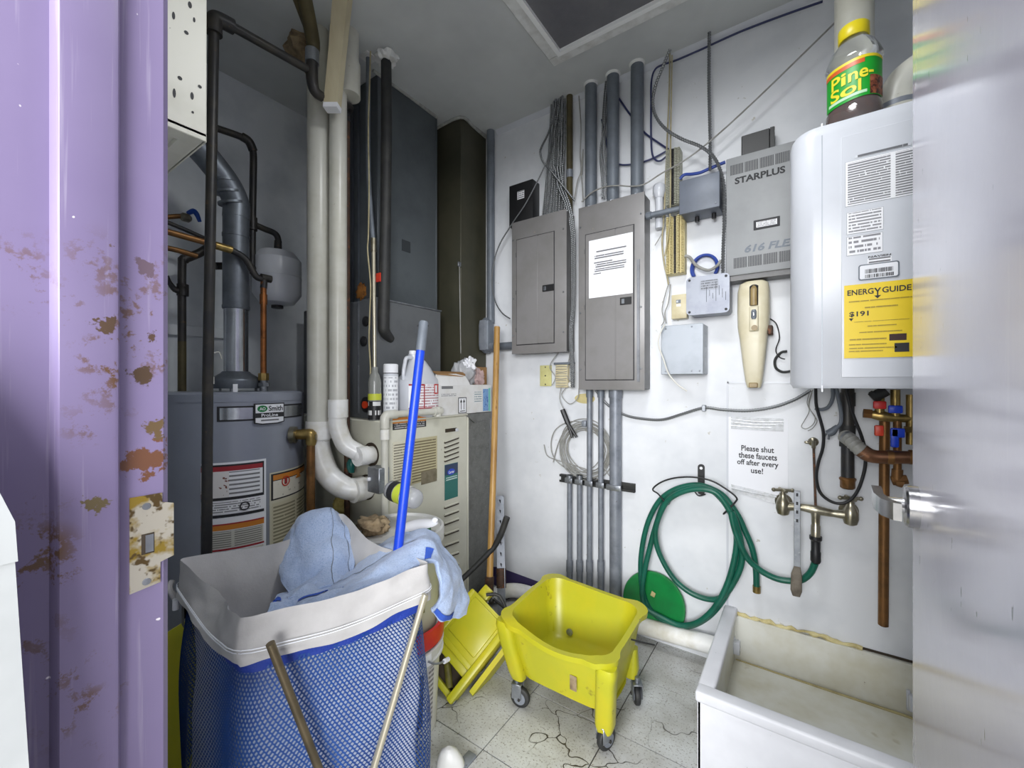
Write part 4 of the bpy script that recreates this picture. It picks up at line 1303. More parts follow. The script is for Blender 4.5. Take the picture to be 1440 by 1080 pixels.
for (xl, xr, ya, yb) in ((1028, 1102, 586, 603),):
    a0, a1, c0, c1 = wrect(xl, xr, ya, yb, D - .004)
    part(t, 'tape', slab(B(), a0, a1, c0, c1, D - .0038, .0008), m_tape)
    for k in range(3):
        part(t, 'tape_wrinkle', B().tube([(a0, D - .0045, c1 - .010 - .014 * k), ((a0 + a1) / 2, D - .0055, c1 - .016 - .012 * k), (a1 - .02 * k, D - .0045, c1 - .012 - .013 * k)], .0018, 6, 6), m_tape)
pl = Ys([(1028, 681), (1030, 690), (1100, 712), (1100, 698)], D - .004)
part(t, 'tape', B().prism(pl, (0, .001, 0)), m_tape)
part(t, 'tape_fold', B().tube(Ys([(1029, 686), (1065, 694), (1092, 699)], D - .007), [.007, .004, .003], 8), m_tape)

# hose hanger and hose
p = onY(986, 664, D - .006)
t = thing('hose_hanger', 'black wire hose hanger screwed to the wall', 'hanger', (p.x, D - .005, p.z))
part(t, 'back_strap', B().prism([(x, D - .001, z) for x, z in rrect(p.x - .014, p.x + .014, p.z - .10, p.z + .035, .013)], (0, -.006, 0)), m_black)
part(t, 'strap_hole', B().cyl((p.x, D - .0078, p.z + .018), (p.x, D - .006, p.z + .018), .0065, 14), m_paper)
wp = Ys([(938, 709), (926, 695), (918, 688), (930, 678), (950, 672), (975, 671), (1000, 676), (1020, 687), (1035, 699), (1034, 706), (1018, 722)], D - .085)
part(t, 'wire_loop', B().tube([wp[0] + V((0, .06, -.0)), *wp, wp[-1] + V((0, .06, -.01))], .0036, 8), m_black)
part(t, 'wire_loop', B().tube(Ys([(975, 688), (982, 697), (992, 695)], D - .04), .003, 8), m_black)
hp = [(1064, 829, .030), (1063, 800, .030), (1058, 772, .034), (1047, 745, .04), (1036, 722, .046), (1018, 698, .05), (1000, 687, .05), (982, 682, .05), (962, 684, .05), (942, 692, .05), (926, 706, .048),
      (913, 730, .045), (905, 758, .04), (901, 790, .038), (902, 820, .036), (908, 845, .034), (920, 863, .034), (938, 876, .036), (955, 881, .04), (975, 879, .044), (995, 868, .046), (1012, 850, .046),
      (1027, 825, .044), (1036, 795, .04), (1039, 765, .04), (1034, 738, .05), (1022, 712, .062), (1004, 692, .066), (985, 686, .066), (963, 687, .066), (944, 697, .064), (932, 712, .058), (922, 740, .05), (914, 770, .046),
      (907, 800, .05), (903, 828, .052), (905, 848, .052)]
hp2 = [(905, 848, .052), (912, 858, .056), (930, 868, .056), (955, 879, .058), (980, 876, .06), (1003, 857, .062), (1020, 828, .06), (1032, 790, .058), (1036, 755, .062), (1030, 727, .074), (1015, 701, .080), (1000, 690, .082),
       (975, 688, .082), (952, 695, .08), (936, 708, .074), (924, 735, .064), (922, 757, .056), (928, 780, .05), (942, 806, .046), (958, 824, .044), (978, 837, .044), (1000, 843, .046), (1016, 839, .05), (1030, 822, .054),
       (1042, 795, .056), (1043, 770, .06), (1036, 738, .072), (1028, 720, .082), (1035, 750, .080), (1050, 783, .070), (1068, 801, .062), (1090, 813, .058), (1112, 817, .056), (1128, 815, .058), (1140, 805, .064), (1146, 792, .070)]
t = thing('garden_hose', 'dark green garden hose coiled on the black hanger', 'hose', onY(970, 880, D - .04))
part(t, 'hose_body', B().tube([onY(a, b_, D - c_ - .012) for a, b_, c_ in hp] + [onY(a, b_, D - c_ - .012) for a, b_, c_ in hp2[1:]], .0118, 12, 6), m_hose)
a_, b_ = onY(1064, 824, D - .042), onY(1064, 833, D - .042)
part(t, 'brass_end', B().cyl(a_, b_, .0145, 14), m_brass, 'brass coupling on the loose end')
# faucet with hose connection
Yf = D - .075
fx = lambda x, y, q=Yf: onY(x, y, q)
t = thing('wall_faucet', 'worn nickel two-handle faucet mounted on the wall above the sink', 'faucet', fx(1148, 730))
part(t, 'body', B().tube([fx(1104, 712), fx(1125, 713), fx(1147, 717), fx(1172, 722), fx(1195, 724)], [.019, .013, .018, .013, .019], 16, 6), m_nickel)
for px_, py_, nm in ((1101, 708, 0), (1196, 721, 1)):
    c = fx(px_, py_)
    part(t, 'valve', B().lathe([(.010, -.045), (.019, -.040), (.024, -.020), (.023, .004), (.016, .020), (.012, .026), (.012, .040)], c, (0, 0, 1), 20), m_nickel)
    part(t, 'wall_flange', B().lathe([(.03, 0), (.03, .006), (.018, .016), (.015, .06)], (c.x, D - .001, c.z - .008), (0, -1, 0), 20), m_nickel)
    hc = c + V((0, 0, .046))
    part(t, 'cross_handle', B().cyl(hc + V((0, 0, -.01)), hc + V((0, 0, .012)), .008, 12).tube([hc + V((-.030, -.012, .006)), hc + V((.030, .012, .006))], .0058, 8, 1).tube([hc + V((-.012, .026, .006)), hc + V((.012, -.026, .006))], .0058, 8, 1)
         .ball(hc + V((-.030, -.012, .006)), .008, 8, 6).ball(hc + V((.030, .012, .006)), .008, 8, 6), m_nickel)
c = fx(1147, 719)
part(t, 'spout', B().lathe([(.014, .012), (.017, .004), (.014, -.020), (.0125, -.05), (.015, -.054), (.015, -.110)], c, (0, 0, 1), 18), m_nickel)
top = onY(1144, 624, D - .03)
part(t, 'brace_rod', B().tube([top + V((0, -.012, 0)), c + V((0, -.004, .01))], .0042, 8, 1), m_rust)
part(t, 'brace_hook', B().lathe([(.018, 0), (.016, .008), (.007, .014), (.006, .03)], (top.x, D - .001, top.z + .004), (0, -1, 0), 16).ball(top + V((-.02, 0, .004)), (.010, .006, .006), 8, 6).tube([top + V((0, -.012, .012)), top + V((0, -.012, -.016))], .007, 8, 1), m_nickel)
cc = onY(1147.5, 757, Yf)
part(t, 'hose_connector', B().lathe([(.020, .0), (.020, -.012), (.015, -.018), (.0145, -.055), (.0165, -.060), (.0165, -.092), (.013, -.100)], (c.x, c.y, cc.z + .008), (0, 0, 1), 20), m_black, 'black rubber hose connector')
# metal strip
a_, b_ = onY(1121, 690, D - .11), onY(1121, 800, D - .11)
t = thing('metal_strip', 'perforated grey metal strip with a grimy rounded tip hanging from the faucet', 'strip', (a_.x, D - .11, b_.z - .08))
part(t, 'strip', B().box((a_.x - .010, D - .114, b_.z), (a_.x + .010, D - .110, a_.z), .001, 1), m_steel)
for k, f in enumerate((.05, .16, .27, .38)):
    zz = a_.z + (b_.z - a_.z) * f
    part(t, 'slot', B().box((a_.x - .0035, D - .1148, zz - .006), (a_.x + .0035, D - .1138, zz + .006)), m_ink)
cz = onY(1120, 838, D - .11).z
part(t, 'tip', B().loft([(a_.x, D - .112, b_.z + .01, .010, .004), (a_.x - .002, D - .112, b_.z - .02, .017, .006), (a_.x - .003, D - .112, cz + .02, .018, .007), (a_.x - .003, D - .112, cz, .012, .005)], 18, 2.4), mat('grimy_tip', (120, 112, 100), .7, var=(80, 72, 62), vs=20))

# pipes, valves and cords below the heater
Yp = D - .07
gx = lambda x, y, q=Yp: onY(x, y, q)
t = thing('black_drain_pipe', 'black pipe with a brass end cap hanging under the heater', 'pipe', gx(1192, 685))
part(t, 'pipe', B().cyl(gx(1192, 543), gx(1192, 680), .0195, 18), m_iron)
part(t, 'coupling', B().cyl(gx(1192, 552), gx(1192, 571), .0225, 18), m_iron)
part(t, 'coupling', B().cyl(gx(1191.5, 598), gx(1191.5, 628), .0235, 18), m_dark)
part(t, 'brass_cap', B().lathe([(.021, .026), (.025, .022), (.025, .016), (.022, .012), (.022, -.012), (.018, -.016)], gx(1192, 681), (0, 0, 1), 8), m_copd)
t = thing('condensate_elbow', 'bent pipe of ribbed grey hose and brown copper going right from the black pipe', 'pipe', gx(1200, 630, D - .12))
part(t, 'open_ring', B().lathe([(.018, 0), (.023, .004), (.023, .014), (.018, .018)], gx(1189, 614, D - .125), (.6, -.75, -.3), 22), m_steel)
part(t, 'ribbed_hose', B().tube([gx(1189, 614, D - .12), gx(1197, 620, D - .15), gx(1207, 630, D - .165), gx(1215, 636, D - .165)], .024, 16, 10, True, .12, .006), m_gwire)
part(t, 'copper_pipe', B().tube([gx(1211, 633, D - .165), gx(1222, 640, D - .165), gx(1235, 642.5, D - .165), gx(1262, 643, D - .165), gx(1330, 645, D - .165)], [.024, .0235, .022, .021, .021], 18, 6), mat('brown_copper', (138, 98, 74), .3, .8, var=(104, 76, 58), vs=14))
for px_ in (1252, 1283):
    c = gx(px_, 643, D - .165)
    part(t, 'joint_ring', B().cyl(c + V((-.008, 0, 0)), c + V((.008, 0, 0)), .0235, 18), m_copd)
t = thing('copper_pipe', 'long brown copper pipe hanging open-ended down the wall by the door', 'pipe', gx(1242, 880))
part(t, 'pipe', B().cyl(gx(1244, 590), gx(1242, 879), .0145, 16), m_copd)
part(t, 'open_end', B().cyl(gx(1242, 879), gx(1242, 880), .011, 14), m_ink)
t = thing('shutoff_valves', 'brass shutoff valves with red and blue handles under the heater', 'valve', gx(1243, 600, D - .1))
Yq = D - .11
part(t, 'brass_body', B().tube([gx(1222, 582, Yq), gx(1240, 585, Yq), gx(1262, 588, Yq), gx(1300, 589, Yq)], [.012, .018, .014, .012], 14, 6), m_brass)
part(t, 'hex_nut', B().cyl(gx(1214, 581, Yq), gx(1226, 582, Yq), .017, 6), m_copd)
part(t, 'drop_pipe', B().cyl(gx(1262, 592, Yq), gx(1262, 668, Yq), .011, 14), m_copd)
part(t, 'upper_body', B().cyl(gx(1237, 548, Yq), gx(1237, 585, Yq), .013, 12).cyl(gx(1259, 548, Yq), gx(1259, 586, Yq), .013, 12), m_brass)
part(t, 'side_body', B().cyl(gx(1281, 555, Yq), gx(1281, 625, Yq), .013, 10).cyl(gx(1281, 600, Yq), gx(1281, 608, Yq), .019, 6), m_brass)
part(t, 'bottom_elbow', B().tube([gx(1262, 660, Yq), gx(1262, 676, Yq), gx(1270, 680, Yq)], .015, 12).cyl(gx(1254, 676, Yq), gx(1276, 674, Yq), .016, 6), m_copd)
def lever(px_, pt, pb, m, wide, nm):
    a_, b_ = gx(px_, pt, Yq - .035), gx(px_, pb, Yq - .035)
    return part(t, nm, B().box((a_.x - wide, Yq - .043, b_.z), (a_.x + wide, Yq - .030, a_.z), .004, 2), m)
lever(1237, 564, 575, m_redb, .017, 'red_handle')
lever(1236, 598, 613, m_redb, .012, 'red_handle')
lever(1259, 570, 581, m_blue, .018, 'blue_handle')
lever(1258, 602, 629, m_blue, .0105, 'blue_handle')
lever(1262, 602, 615, m_blue, .018, 'blue_handle')
solo('union_fitting', 'dark angled hose union above the red valve handle', 'fitting', B().cyl(gx(1226, 560, Yq - .01), gx(1246, 549, Yq - .01), .018, 12).cyl(gx(1228, 559, Yq - .01), gx(1233, 556, Yq - .01), .021, 8), m_dark)
solo('looped_cable', 'black cord looping down from the heater past the faucet and back up', 'cord',
     B().tube([onY(x, y, D - .10) for x, y in ((1147, 546), (1148, 570), (1154, 592), (1158, 610), (1157, 630), (1151, 650), (1148, 670), (1152, 690), (1163, 702), (1178, 708), (1193, 705), (1205, 692), (1213, 672), (1217, 652), (1216, 632), (1211, 612), (1203, 592), (1196, 572), (1190, 546))], .0052, 8), m_black)
solo('hanging_cable', 'grey power cord hanging from the heater', 'cord', B().tube([onY(x, y, D - .09) for x, y in ((1146, 574), (1155, 576), (1165, 572), (1171, 560), (1171, 546))], .0062, 8), m_emtd)
t = thing('plugged_cord', 'grey cord ending in a three-pin plug beside the black pipe', 'cord', onY(1165, 610, D - .09))
part(t, 'cord', B().tube([onY(x, y, D - .09) for x, y in ((1176, 546), (1180, 565), (1183, 582), (1182, 595), (1176, 602))], .0062, 8), m_emtd)
part(t, 'plug', B().tube([onY(1178, 599, D - .09), onY(1170, 607, D - .09), onY(1163, 610, D - .09)], [.007, .014, .012], 10, 4), m_emtd)
part(t, 'prong', B().cyl(onY(1166, 610, D - .09), onY(1165, 618, D - .09), .0035, 8).cyl(onY(1163, 608, D - .09), onY(1159, 615, D - .09), .003, 8), m_steel)
for pts in ([(1140, 548), (1135, 565), (1138, 578), (1131, 592), (1127, 600), (1134, 603), (1144, 596), (1146, 586), (1138, 572), (1142, 552)], [(1143, 548), (1137, 568), (1143, 582), (1149, 592), (1143, 602), (1136, 606)]):
    solo('thin_wire', ('longer' if len(pts) > 7 else 'shorter') + ' of two thin wire loops under the left end of the heater', 'wire', B().tube(Ys(pts, D - .05), .0016, 6), m_gwire)

# ------------------------------------------------------------------ mop sink
SX0, SX1, SY0, SY1 = -.262, .62, 1.385, D
ZF, ZBk, ZI = .262, .262, .050
t = thing('mop_sink', 'low white stained mop sink against the back wall', 'sink', (.2, 1.7, 0))
th = .034
part(t, 'basin_floor', B().box((SX0 + .01, SY0 + .01, 0), (SX1, SY1 - .001, ZI)), m_sink)
part(t, 'back_panel', B().box((SX0 + .012, SY1 - .020, ZI), (SX1, SY1 - .001, .232), .003, 2), m_sink)
part(t, 'left_side', B().box((SX0 + .004, SY0 + .020, .004), (SX0 + th, SY1 - .001, ZF - .006), .004, 2), m_sink)
part(t, 'front_inner', B().box((SX0 + .02, SY0 + .012, .01), (SX1, SY0 + th, ZF - .006), .004, 2), m_sink)
part(t, 'front_apron', B().box((SX0, SY0, .012), (SX1, SY0 + .012, ZF - .03), .003, 2), m_sinko)
part(t, 'front_rim', B().box((SX0 - .006, SY0 - .006, ZF - .034), (SX1, SY0 + .044, ZF), .008, 3), m_sinko)
part(t, 'left_rim', B().box((SX0 - .006, SY0 + .03, ZF - .030), (SX0 + .044, SY1 - .002, ZF - .001), .008, 3), m_sinko)
part(t, 'left_apron', B().box((SX0, SY0, .012), (SX0 + .012, SY1 - .001, ZF - .02), .003, 1), m_sinko)
for xx in (onY(1036, 920, D - .02).x, onY(1283, 990, D - .02).x):
    part(t, 'corner_bracket', B().box((xx - .012, D - .052, .085), (xx + .014, D - .018, .135), .004, 2).box((xx - .016, D - .03, .075), (xx - .006, D - .018, .145), .002, 1), m_white)
part(t, 'drain', B().lathe([(.045, .0), (.045, .004), (.03, .002)], (.30, 1.68, ZI), (0, 0, 1), 24), m_steel)
part(t, 'debris_lip', B().box((SX0 + .03, SY0 + .0, -.002), (SX0 + .25, SY0 + .03, .014), .004, 1), m_wood)
cb = B()
rr = random.Random(5)
P = []
for k in range(26):
    x = SX0 + k * .018
    P.append(V((x, D - .006 - rr.uniform(0, .003), .236 + rr.uniform(-.004, .006))))
part(t, 'caulk_bead', cb.tube(P, [rr.uniform(.004, .011) for _ in range(26)], 8, 2), m_caulk)
part(t, 'open_joint', B().box((P[-1].x, D - .004, .231), (SX1, D - .001, .240)), m_gap)
part(t, 'stained_strip', B().tube([(SX0 + .04, D - .024, ZI + .001), (.1, D - .026, ZI + .001), (SX1, D - .024, ZI + .002)], [.003, .005, .006], 8), mat('scum_line', (176, 164, 118), .7, var=(150, 138, 96), vs=18))

# ------------------------------------------------------------------ green lid and floor pipe
c = onY(919, 848, D - .035)
t = thing('bucket_cover', 'round green bucket lid leaning on the wall behind the hose', 'lid', (c.x, c.y, c.z - .14))
ax = V((.02, -1, .14)).normalized()
part(t, 'disc', B().lathe([(.0005, .006), (.118, .006), (.126, .010), (.139, .010), (.142, .004), (.140, -.006), (.134, -.006), (.133, .002), (.0005, .001)], c, ax, 40), m_green)
part(t, 'torn_label', B().prism([c + ax * .008 + V(q) for q in ((-.005, 0, .058), (.012, 0, .05), (.006, 0, .030), (-.012, 0, .036))], (0, -.002, 0)), m_caulk)
t = thing('floor_drain_pipe', 'white drain pipe running along the foot of the back wall into the sink', 'pipe', onY(800, 850, D - .06))
zz = .062
pa = [V((-1.385, 1.46, .05)), V((-1.40, 1.66, .052)), V((-1.375, 1.83, .055)), V((-1.30, D - .075, .058)), V((-1.10, D - .066, .062)), V((-.70, D - .066, .082)), V((SX0 + .002, D - .066, .105))]
part(t, 'pipe', B().tube(pa, .037, 20, 8), m_pvcw)
for fx_, w_, rr_, m_ in ((.0, .035, .0435, m_pvcw), (.105, .030, .042, m_steel), (.19, .05, .0435, m_pvcw)):
    c = V((-1.17 + fx_, D - .066, .0625 + fx_ * .03))
    part(t, 'coupling', B().cyl(c - V((w_, 0, 0)), c + V((w_, 0, 0)), rr_, 20), m_)
part(t, 'band_clamp', B().cyl((-1.115, D - .066, .062), (-1.100, D - .066, .062), .0445, 20), m_emtd)
# ================================================================== FURNACE AND DUCTS
FX, FZ = -1.45, 1.05
f0 = onX(541, 700, FX).y
f1 = onX(657, 700, FX).y
f2 = onX(690, 700, FX).y
t = thing('furnace', 'beige gas furnace with louvred front under the dark ducts', 'furnace', (FX - .35, (f0 + f1) / 2, 0))
part(t, 'cabinet', B().box((FX - .72, f0 + .004, 0), (FX - .012, f1, FZ), .004, 1), m_furn)
part(t, 'front_panel', B().box((FX - .014, f0, .02), (FX, f1 - .001, FZ - .006), .005, 2), m_furn)
part(t, 'top_lip', B().box((FX - .02, f0 - .003, FZ - .006), (FX + .006, f1, FZ + .002), .002, 1), m_furn)
def fq(px_, py_, x=FX):
    return onX(px_, py_, x)
def fpatch(name, xl, xr, yt, yb, m, lift=.001, lab=None, par=None):
    a_, b_, c_ = fq(xl, yt), fq(xl, yb), fq(xr, yb)
    return part(par or t, name, B().prism([(FX + lift, a_.y, b_.z), (FX + lift, c_.y, b_.z), (FX + lift, c_.y, a_.z), (FX + lift, a_.y, a_.z)], (-.0008, 0, 0), uv=True), m, lab)
for (ya, xl, xr) in ((605, 626, 642),):
    a_, c_ = fq(xl, ya), fq(xr, ya - 5)
    part(t, 'slot', B().box((FX - .002, a_.y, a_.z - .012), (FX + .002, c_.y, a_.z + .006), .001, 1), m_gap)
for ya in (621, 627.5, 634, 640.5, 647, 713, 724, 736, 751, 767, 783, 799, 815):
    a_, c_ = fq(624.5, ya), fq(644, ya - 7)
    lv = part(t, 'louvre', B().tube([(FX + .003, a_.y, a_.z), (FX + .003, c_.y, c_.z)], .0055, 8, 1), m_furn)
    part(lv, 'louvre_opening', B().tube([(FX + .004, a_.y, a_.z - .0062), (FX + .004, c_.y, c_.z - .0062)], .0045, 6, 1), m_gap)
fpatch('logo_plate', 625, 643.5, 654, 704, m_teal, .002, 'teal maker plate')
lp = fpatch('logo_band', 625.2, 643.3, 654.5, 669, mat('plate_navy', (46, 62, 92), .4), .0026)
c = fq(634.5, 663.5, FX + .0035)
part(t, 'logo_oval', B().lathe([(.0005, .0006), (.9, .0005), (1, 0)], (0, 0, 0), (1, 0, 0), 24), mat('oval_blue', (44, 74, 190), .35))
ov = bpy.data.objects['logo_oval']
ov.data.transform(Matrix.Translation(-BASE[t]).inverted())
ov.data.transform(Matrix.Diagonal((1, .028, .016, 1)))
ov.data.transform(Matrix.Translation(c - BASE[t]))
text(t, 'lettering', 'Carrier', c + V((.001, 0, 0)), (0, 1, 0), (0, 0, 1), .040, .014, m_paper)
fpatch('plate_print', 626, 643, 672, 678, printed('plate_print', 2, paper=(44, 110, 104), ink=(200, 220, 216), dens=.3, words=12), .0026)
m_plate = printed('data_plate', 16, paper=(188, 180, 146), ink=(96, 84, 56), dens=.3, words=22)
fpatch('data_plate', 577, 614.5, 618, 682, m_plate, .0014, 'stained data plate')
fpatch('wiring_sheet', 552, 578, 622, 684, printed('wiring_print', 16, paper=(214, 210, 190), ink=(110, 104, 88), dens=.36, words=16), .0013)
fpatch('sheet_band', 592, 614, 664, 682, mat('plate_dark', (128, 120, 100), .6, var=(100, 92, 72), vs=30), .002)
fpatch('warning_label', 552, 599, 587, 596, m_orange, .0013, 'orange warning label')
fpatch('warning_text', 552, 599, 596, 605, printed('warning_print', 3, paper=(44, 44, 46), ink=(190, 190, 190), dens=.4, words=20), .0013)
part(t, 'latch', B().box((FX, fq(642, 604).y - .01, fq(642, 604).z - .01), (FX + .006, fq(642, 604).y + .01, fq(642, 604).z + .006), .002, 1), m_white)
for px_, py_, r_ in ((522, 639, .052), (516, 685, .056)):
    q = onY(px_, py_, f0 + .003)
    part(t, 'pipe_opening', B().lathe([(r_, 0), (r_, .004), (.0005, .004)], (q.x, f0 + .0045, q.z), (0, -1, 0), 24), m_gap)
t = thing('filter_cabinet', 'speckled grey steel filter cabinet between furnace and wall', 'cabinet', (FX - .3, (f1 + f2) / 2, 0))
part(t, 'housing', B().box((FX - .65, f1 + .002, 0), (FX - .006, f2, FZ - .003), .003, 1), m_filt)
part(t, 'edge_flange', B().box((FX - .02, f1 + .002, .02), (FX, f1 + .014, FZ - .01), .002, 1), m_furn)
part(t, 'top_brace', B().prism([(FX + .002, f1 - .02, FZ), (FX + .002, f2, FZ), (FX + .002, f2, FZ - .03), (FX + .002, f1 + .06, FZ - .05)], (-.02, 0, 0)), m_filt)
# coil box
CX_, c1z = -1.60, 1.595
cy0, cy1 = onX(526, 500, CX_).y, onX(620, 500, CX_).y
c1z = onX(580, 430, CX_).z
t = thing('coil_box', 'slate grey coil box standing on the furnace', 'cabinet', (CX_ - .3, (cy0 + cy1) / 2, FZ))
part(t, 'housing', B().box((CX_ - .6, cy0, FZ), (CX_, cy1, c1z), .004, 1), m_coil)
part(t, 'top_seam', B().box((CX_ - .10, cy0 + .003, c1z - .002), (CX_ + .004, cy1 + .004, c1z + .006), .002, 1), m_steel)
part(t, 'corner_strip', B().box((CX_ - .12, cy0 - .003, FZ + .02), (CX_ - .112, cy0, c1z)), m_steel)
for px_, py_ in ((515, 452), (512, 480)):
    q = onY(px_, py_, cy0)
    part(t, 'port_plug', B().lathe([(.024, 0), (.024, .006), (.012, .014), (.0005, .014)], (q.x, cy0, q.z), (0, -1, 0), 18), m_black)
q = onY(517, 569, cy0)
rp = part(t, 'port_plug', B().lathe([(.036, 0), (.036, .012), (.02, .014), (.0005, .014)], (q.x, cy0, q.z), (0, -1, 0), 20), m_black)
part(rp, 'red_cap', B().lathe([(.017, .013), (.017, .022), (.0005, .022)], (q.x + .004, cy0, q.z), (0, -1, 0), 18), m_redb, 'red cap')
# main duct
DX = -1.69
dy0, dy1 = onX(531, 300, DX).y, onX(613.5, 300, DX).y
t = thing('supply_duct', 'dark grey sheet metal duct rising to the ceiling above the coil box', 'duct', (DX - .28, (dy0 + dy1) / 2, c1z))
part(t, 'duct_wall', B().box((DX - .54, dy0, c1z), (DX, dy1, ZC), .003, 1), m_duct)
part(t, 'corner_flange', B().box((DX - .006, dy1 - .006, c1z), (DX + .004, dy1 + .004, ZC - .004), .001, 1), m_duct)
part(t, 'ceiling_seal', B().tube([(DX + .006, dy0 - .03, ZC - .006), (DX + .006, dy0 + .2, ZC - .005), (DX + .006, dy1, ZC - .006)], [.008, .006, .009], 8, 5), m_seam)
q = onX(571, 346, DX)
part(t, 'dark_patch', B().box((DX, q.y - .028, q.z - .030), (DX + .002, q.y + .028, q.z + .028)), mat('patch_grey', (50, 54, 58), .5))
for px_ in (490, 497, 505):
    q = onY(px_, 300, dy0)
    part(t, 'standing_seam', B().box((q.x - .003, dy0 - .008, c1z + .01), (q.x + .003, dy0, ZC - .1)), m_ductb)
# olive return duct
OX = -1.575
oy0 = onX(648, 163, OX).y
t = thing('return_duct', 'olive brown sheet metal duct in the corner behind the grey one', 'duct', (OX - .3, (oy0 + D) / 2, FZ - .003))
part(t, 'duct_wall', B().box((OX - .6, oy0, FZ - .003), (OX, D - .001, ZC), .003, 1), m_olive)
part(t, 'ceiling_seal', B().tube([(OX - .22, oy0 - .005, ZC - .006), (OX, oy0 - .005, ZC - .006), (OX + .006, oy0 + .1, ZC - .006), (OX + .006, D - .01, ZC - .008)], [.007, .009, .008, .012], 8, 4), m_seam)
q0, q1 = onX(646, 374, OX + .004), onX(648, 497, OX + .004)
part(t, 'pull_wire', B().tube([q0, q1], .0028, 6, 1), m_gwire)
part(t, 'wire_clip', B().box((OX, q0.y - .012, q0.z - .004), (OX + .008, q0.y + .012, q0.z + .022), .002, 1), m_steel)

# ------------------------------------------------------------------ things on top of the furnace
def base_on(px_, x):
    q = onX(px_, 560, x)
    return q.y
def plabel(par, name, cx, cy, r_, a0, a1, z0, z1, m, lab=None):
    return part(par, name, B().grid(lambda u, v: V((cx + r_ * math.cos(a0 + (a1 - a0) * u), cy + r_ * math.sin(a0 + (a1 - a0) * u), z0 + (z1 - z0) * v)), 20, 1), m, lab, fix=False)
IX = -1.525
y = base_on(549.5, IX)
sc = (onX(559, 560, IX).y - onX(540, 560, IX).y) / 2
zt_ = onX(550, 512, IX).z
r_ = .0335
t = thing('spray_can', 'white spray can with a white cap on the furnace', 'spray can', (IX, y, FZ))
part(t, 'can_body', B().lathe([(r_ - .003, 0), (r_, .004), (r_, zt_ - FZ - .048), (r_ - .002, zt_ - FZ - .043), (.028, zt_ - FZ - .04)], (IX, y, FZ), (0, 0, 1), 28), m_white)
part(t, 'cap', B().lathe([(r_ - .001, zt_ - FZ - .040), (r_ - .001, zt_ - FZ - .004), (r_ - .005, zt_ - FZ), (.0005, zt_ - FZ)], (IX, y, FZ), (0, 0, 1), 28), m_paper)
part(t, 'cap_gap', B().cyl((IX, y, zt_ - .0435), (IX, y, zt_ - .0395), r_ - .0015, 28), m_ink)
plabel(t, 'printed_label', IX, y, r_ + .0008, -1.9, .5, FZ + .02, zt_ - .055, printed('can_print', 9, paper=(232, 234, 238), ink=(160, 162, 170), dens=.50, words=9))
y = base_on(527, -1.545)
t = thing('small_bottle', 'small clear bottle with a black and yellow label behind the wires', 'bottle', (-1.545, y, FZ))
zt_ = onX(526, 516, -1.545).z - FZ
part(t, 'bottle_body', B().lathe([(.026, 0), (.028, .004), (.028, zt_ * .72), (.022, zt_ * .84), (.014, zt_ * .9), (.014, zt_)], (-1.545, y, FZ), (0, 0, 1), 24), mat('cloudy_plastic', (150, 152, 148), .25, trans=.3))
plabel(t, 'black_label', -1.545, y, .0288, -2.4, .9, FZ + .004, FZ + zt_ * .36, printed('bottle_print', 2, paper=(26, 26, 28), ink=(230, 230, 230), dens=.5, words=5), 'black label')
plabel(t, 'yellow_label', -1.545, y, .0288, -2.4, .9, FZ + zt_ * .38, FZ + zt_ * .50, mat('label_lime', (190, 196, 60), .5), 'yellow band')
# gallon jug
JXc = -1.53
y0_, y1_ = onX(562, 560, JXc).y, onX(607, 560, JXc).y
y = (y0_ + y1_) / 2
hw = (y1_ - y0_) / 2
zt_ = onX(578, 493, JXc).z - FZ
t = thing('gallon_jug', 'white gallon jug with a red framed label behind the blue handle', 'jug', (JXc, y, FZ))
jb = [(.9, 0, 0), (1, .012, 0), (1, .10, 0), (1, zt_ * .53, 0), (.95, zt_ * .57, .004), (.80, zt_ * .64, .012), (.62, zt_ * .74, .012), (.42, zt_ * .85, .003), (.26, zt_ * .91, -.014), (.21, zt_ * .95, -.022)]
part(t, 'jug_body', B().loft([(JXc, y + o_, FZ + z, s * hw * .86 if s > .3 else s * hw, s * hw, 2.8 if s > .9 else 2.2) for s, z, o_ in jb], 36), m_white)
part(t, 'cap', B().lathe([(.0185, zt_ * .935), (.0185, zt_ - .003), (.016, zt_), (.0005, zt_)], (JXc, y - .022, FZ), (0, 0, 1), 24), m_paper)
part(t, 'handle', B().tube([(JXc + .01, y - .020, FZ + zt_ * .885), (JXc + .01, y - hw * .66, FZ + zt_ * .885), (JXc + .012, y - hw * .80, FZ + zt_ * .80), (JXc + .012, y - hw * .88, FZ + zt_ * .66), (JXc + .008, y - hw * .84, FZ + zt_ * .53)], .0090, 12), m_white)
lx = JXc + hw * .86 + .0012
m_jp = printed('jug_print', 9, ink=(176, 120, 126), dens=.42, words=14)
def jl(name, u0, u1, v0, v1, m, lift=0, lab=None):
    def fn(u, v):
        yy = y - hw + 2 * hw * (u0 + (u1 - u0) * u)
        q = (yy - y) / hw
        return V((JXc + hw * .86 * (1 - abs(q) ** 2.8) ** (1 / 2.8) + .0012 + lift, yy, FZ + zt_ * (v0 + (v1 - v0) * v)))
    return part(t, name, B().grid(fn, 14, 1), m, lab, fix=False)
jl('label', .04, .93, .14, .50, m_jp)
jl('label_frame', .04, .36, .475, .50, m_red, .0006)
jl('label_frame', .335, .365, .14, .49, m_red, .0006)
jl('label_frame', .04, .94, .14, .155, m_red, .0006)
jl('label_block', .66, .94, .35, .50, m_redb, .0006)
jl('label_window', .69, .78, .37, .48, m_paper, .001)
jl('label_window', .86, .93, .38, .48, m_paper, .001)
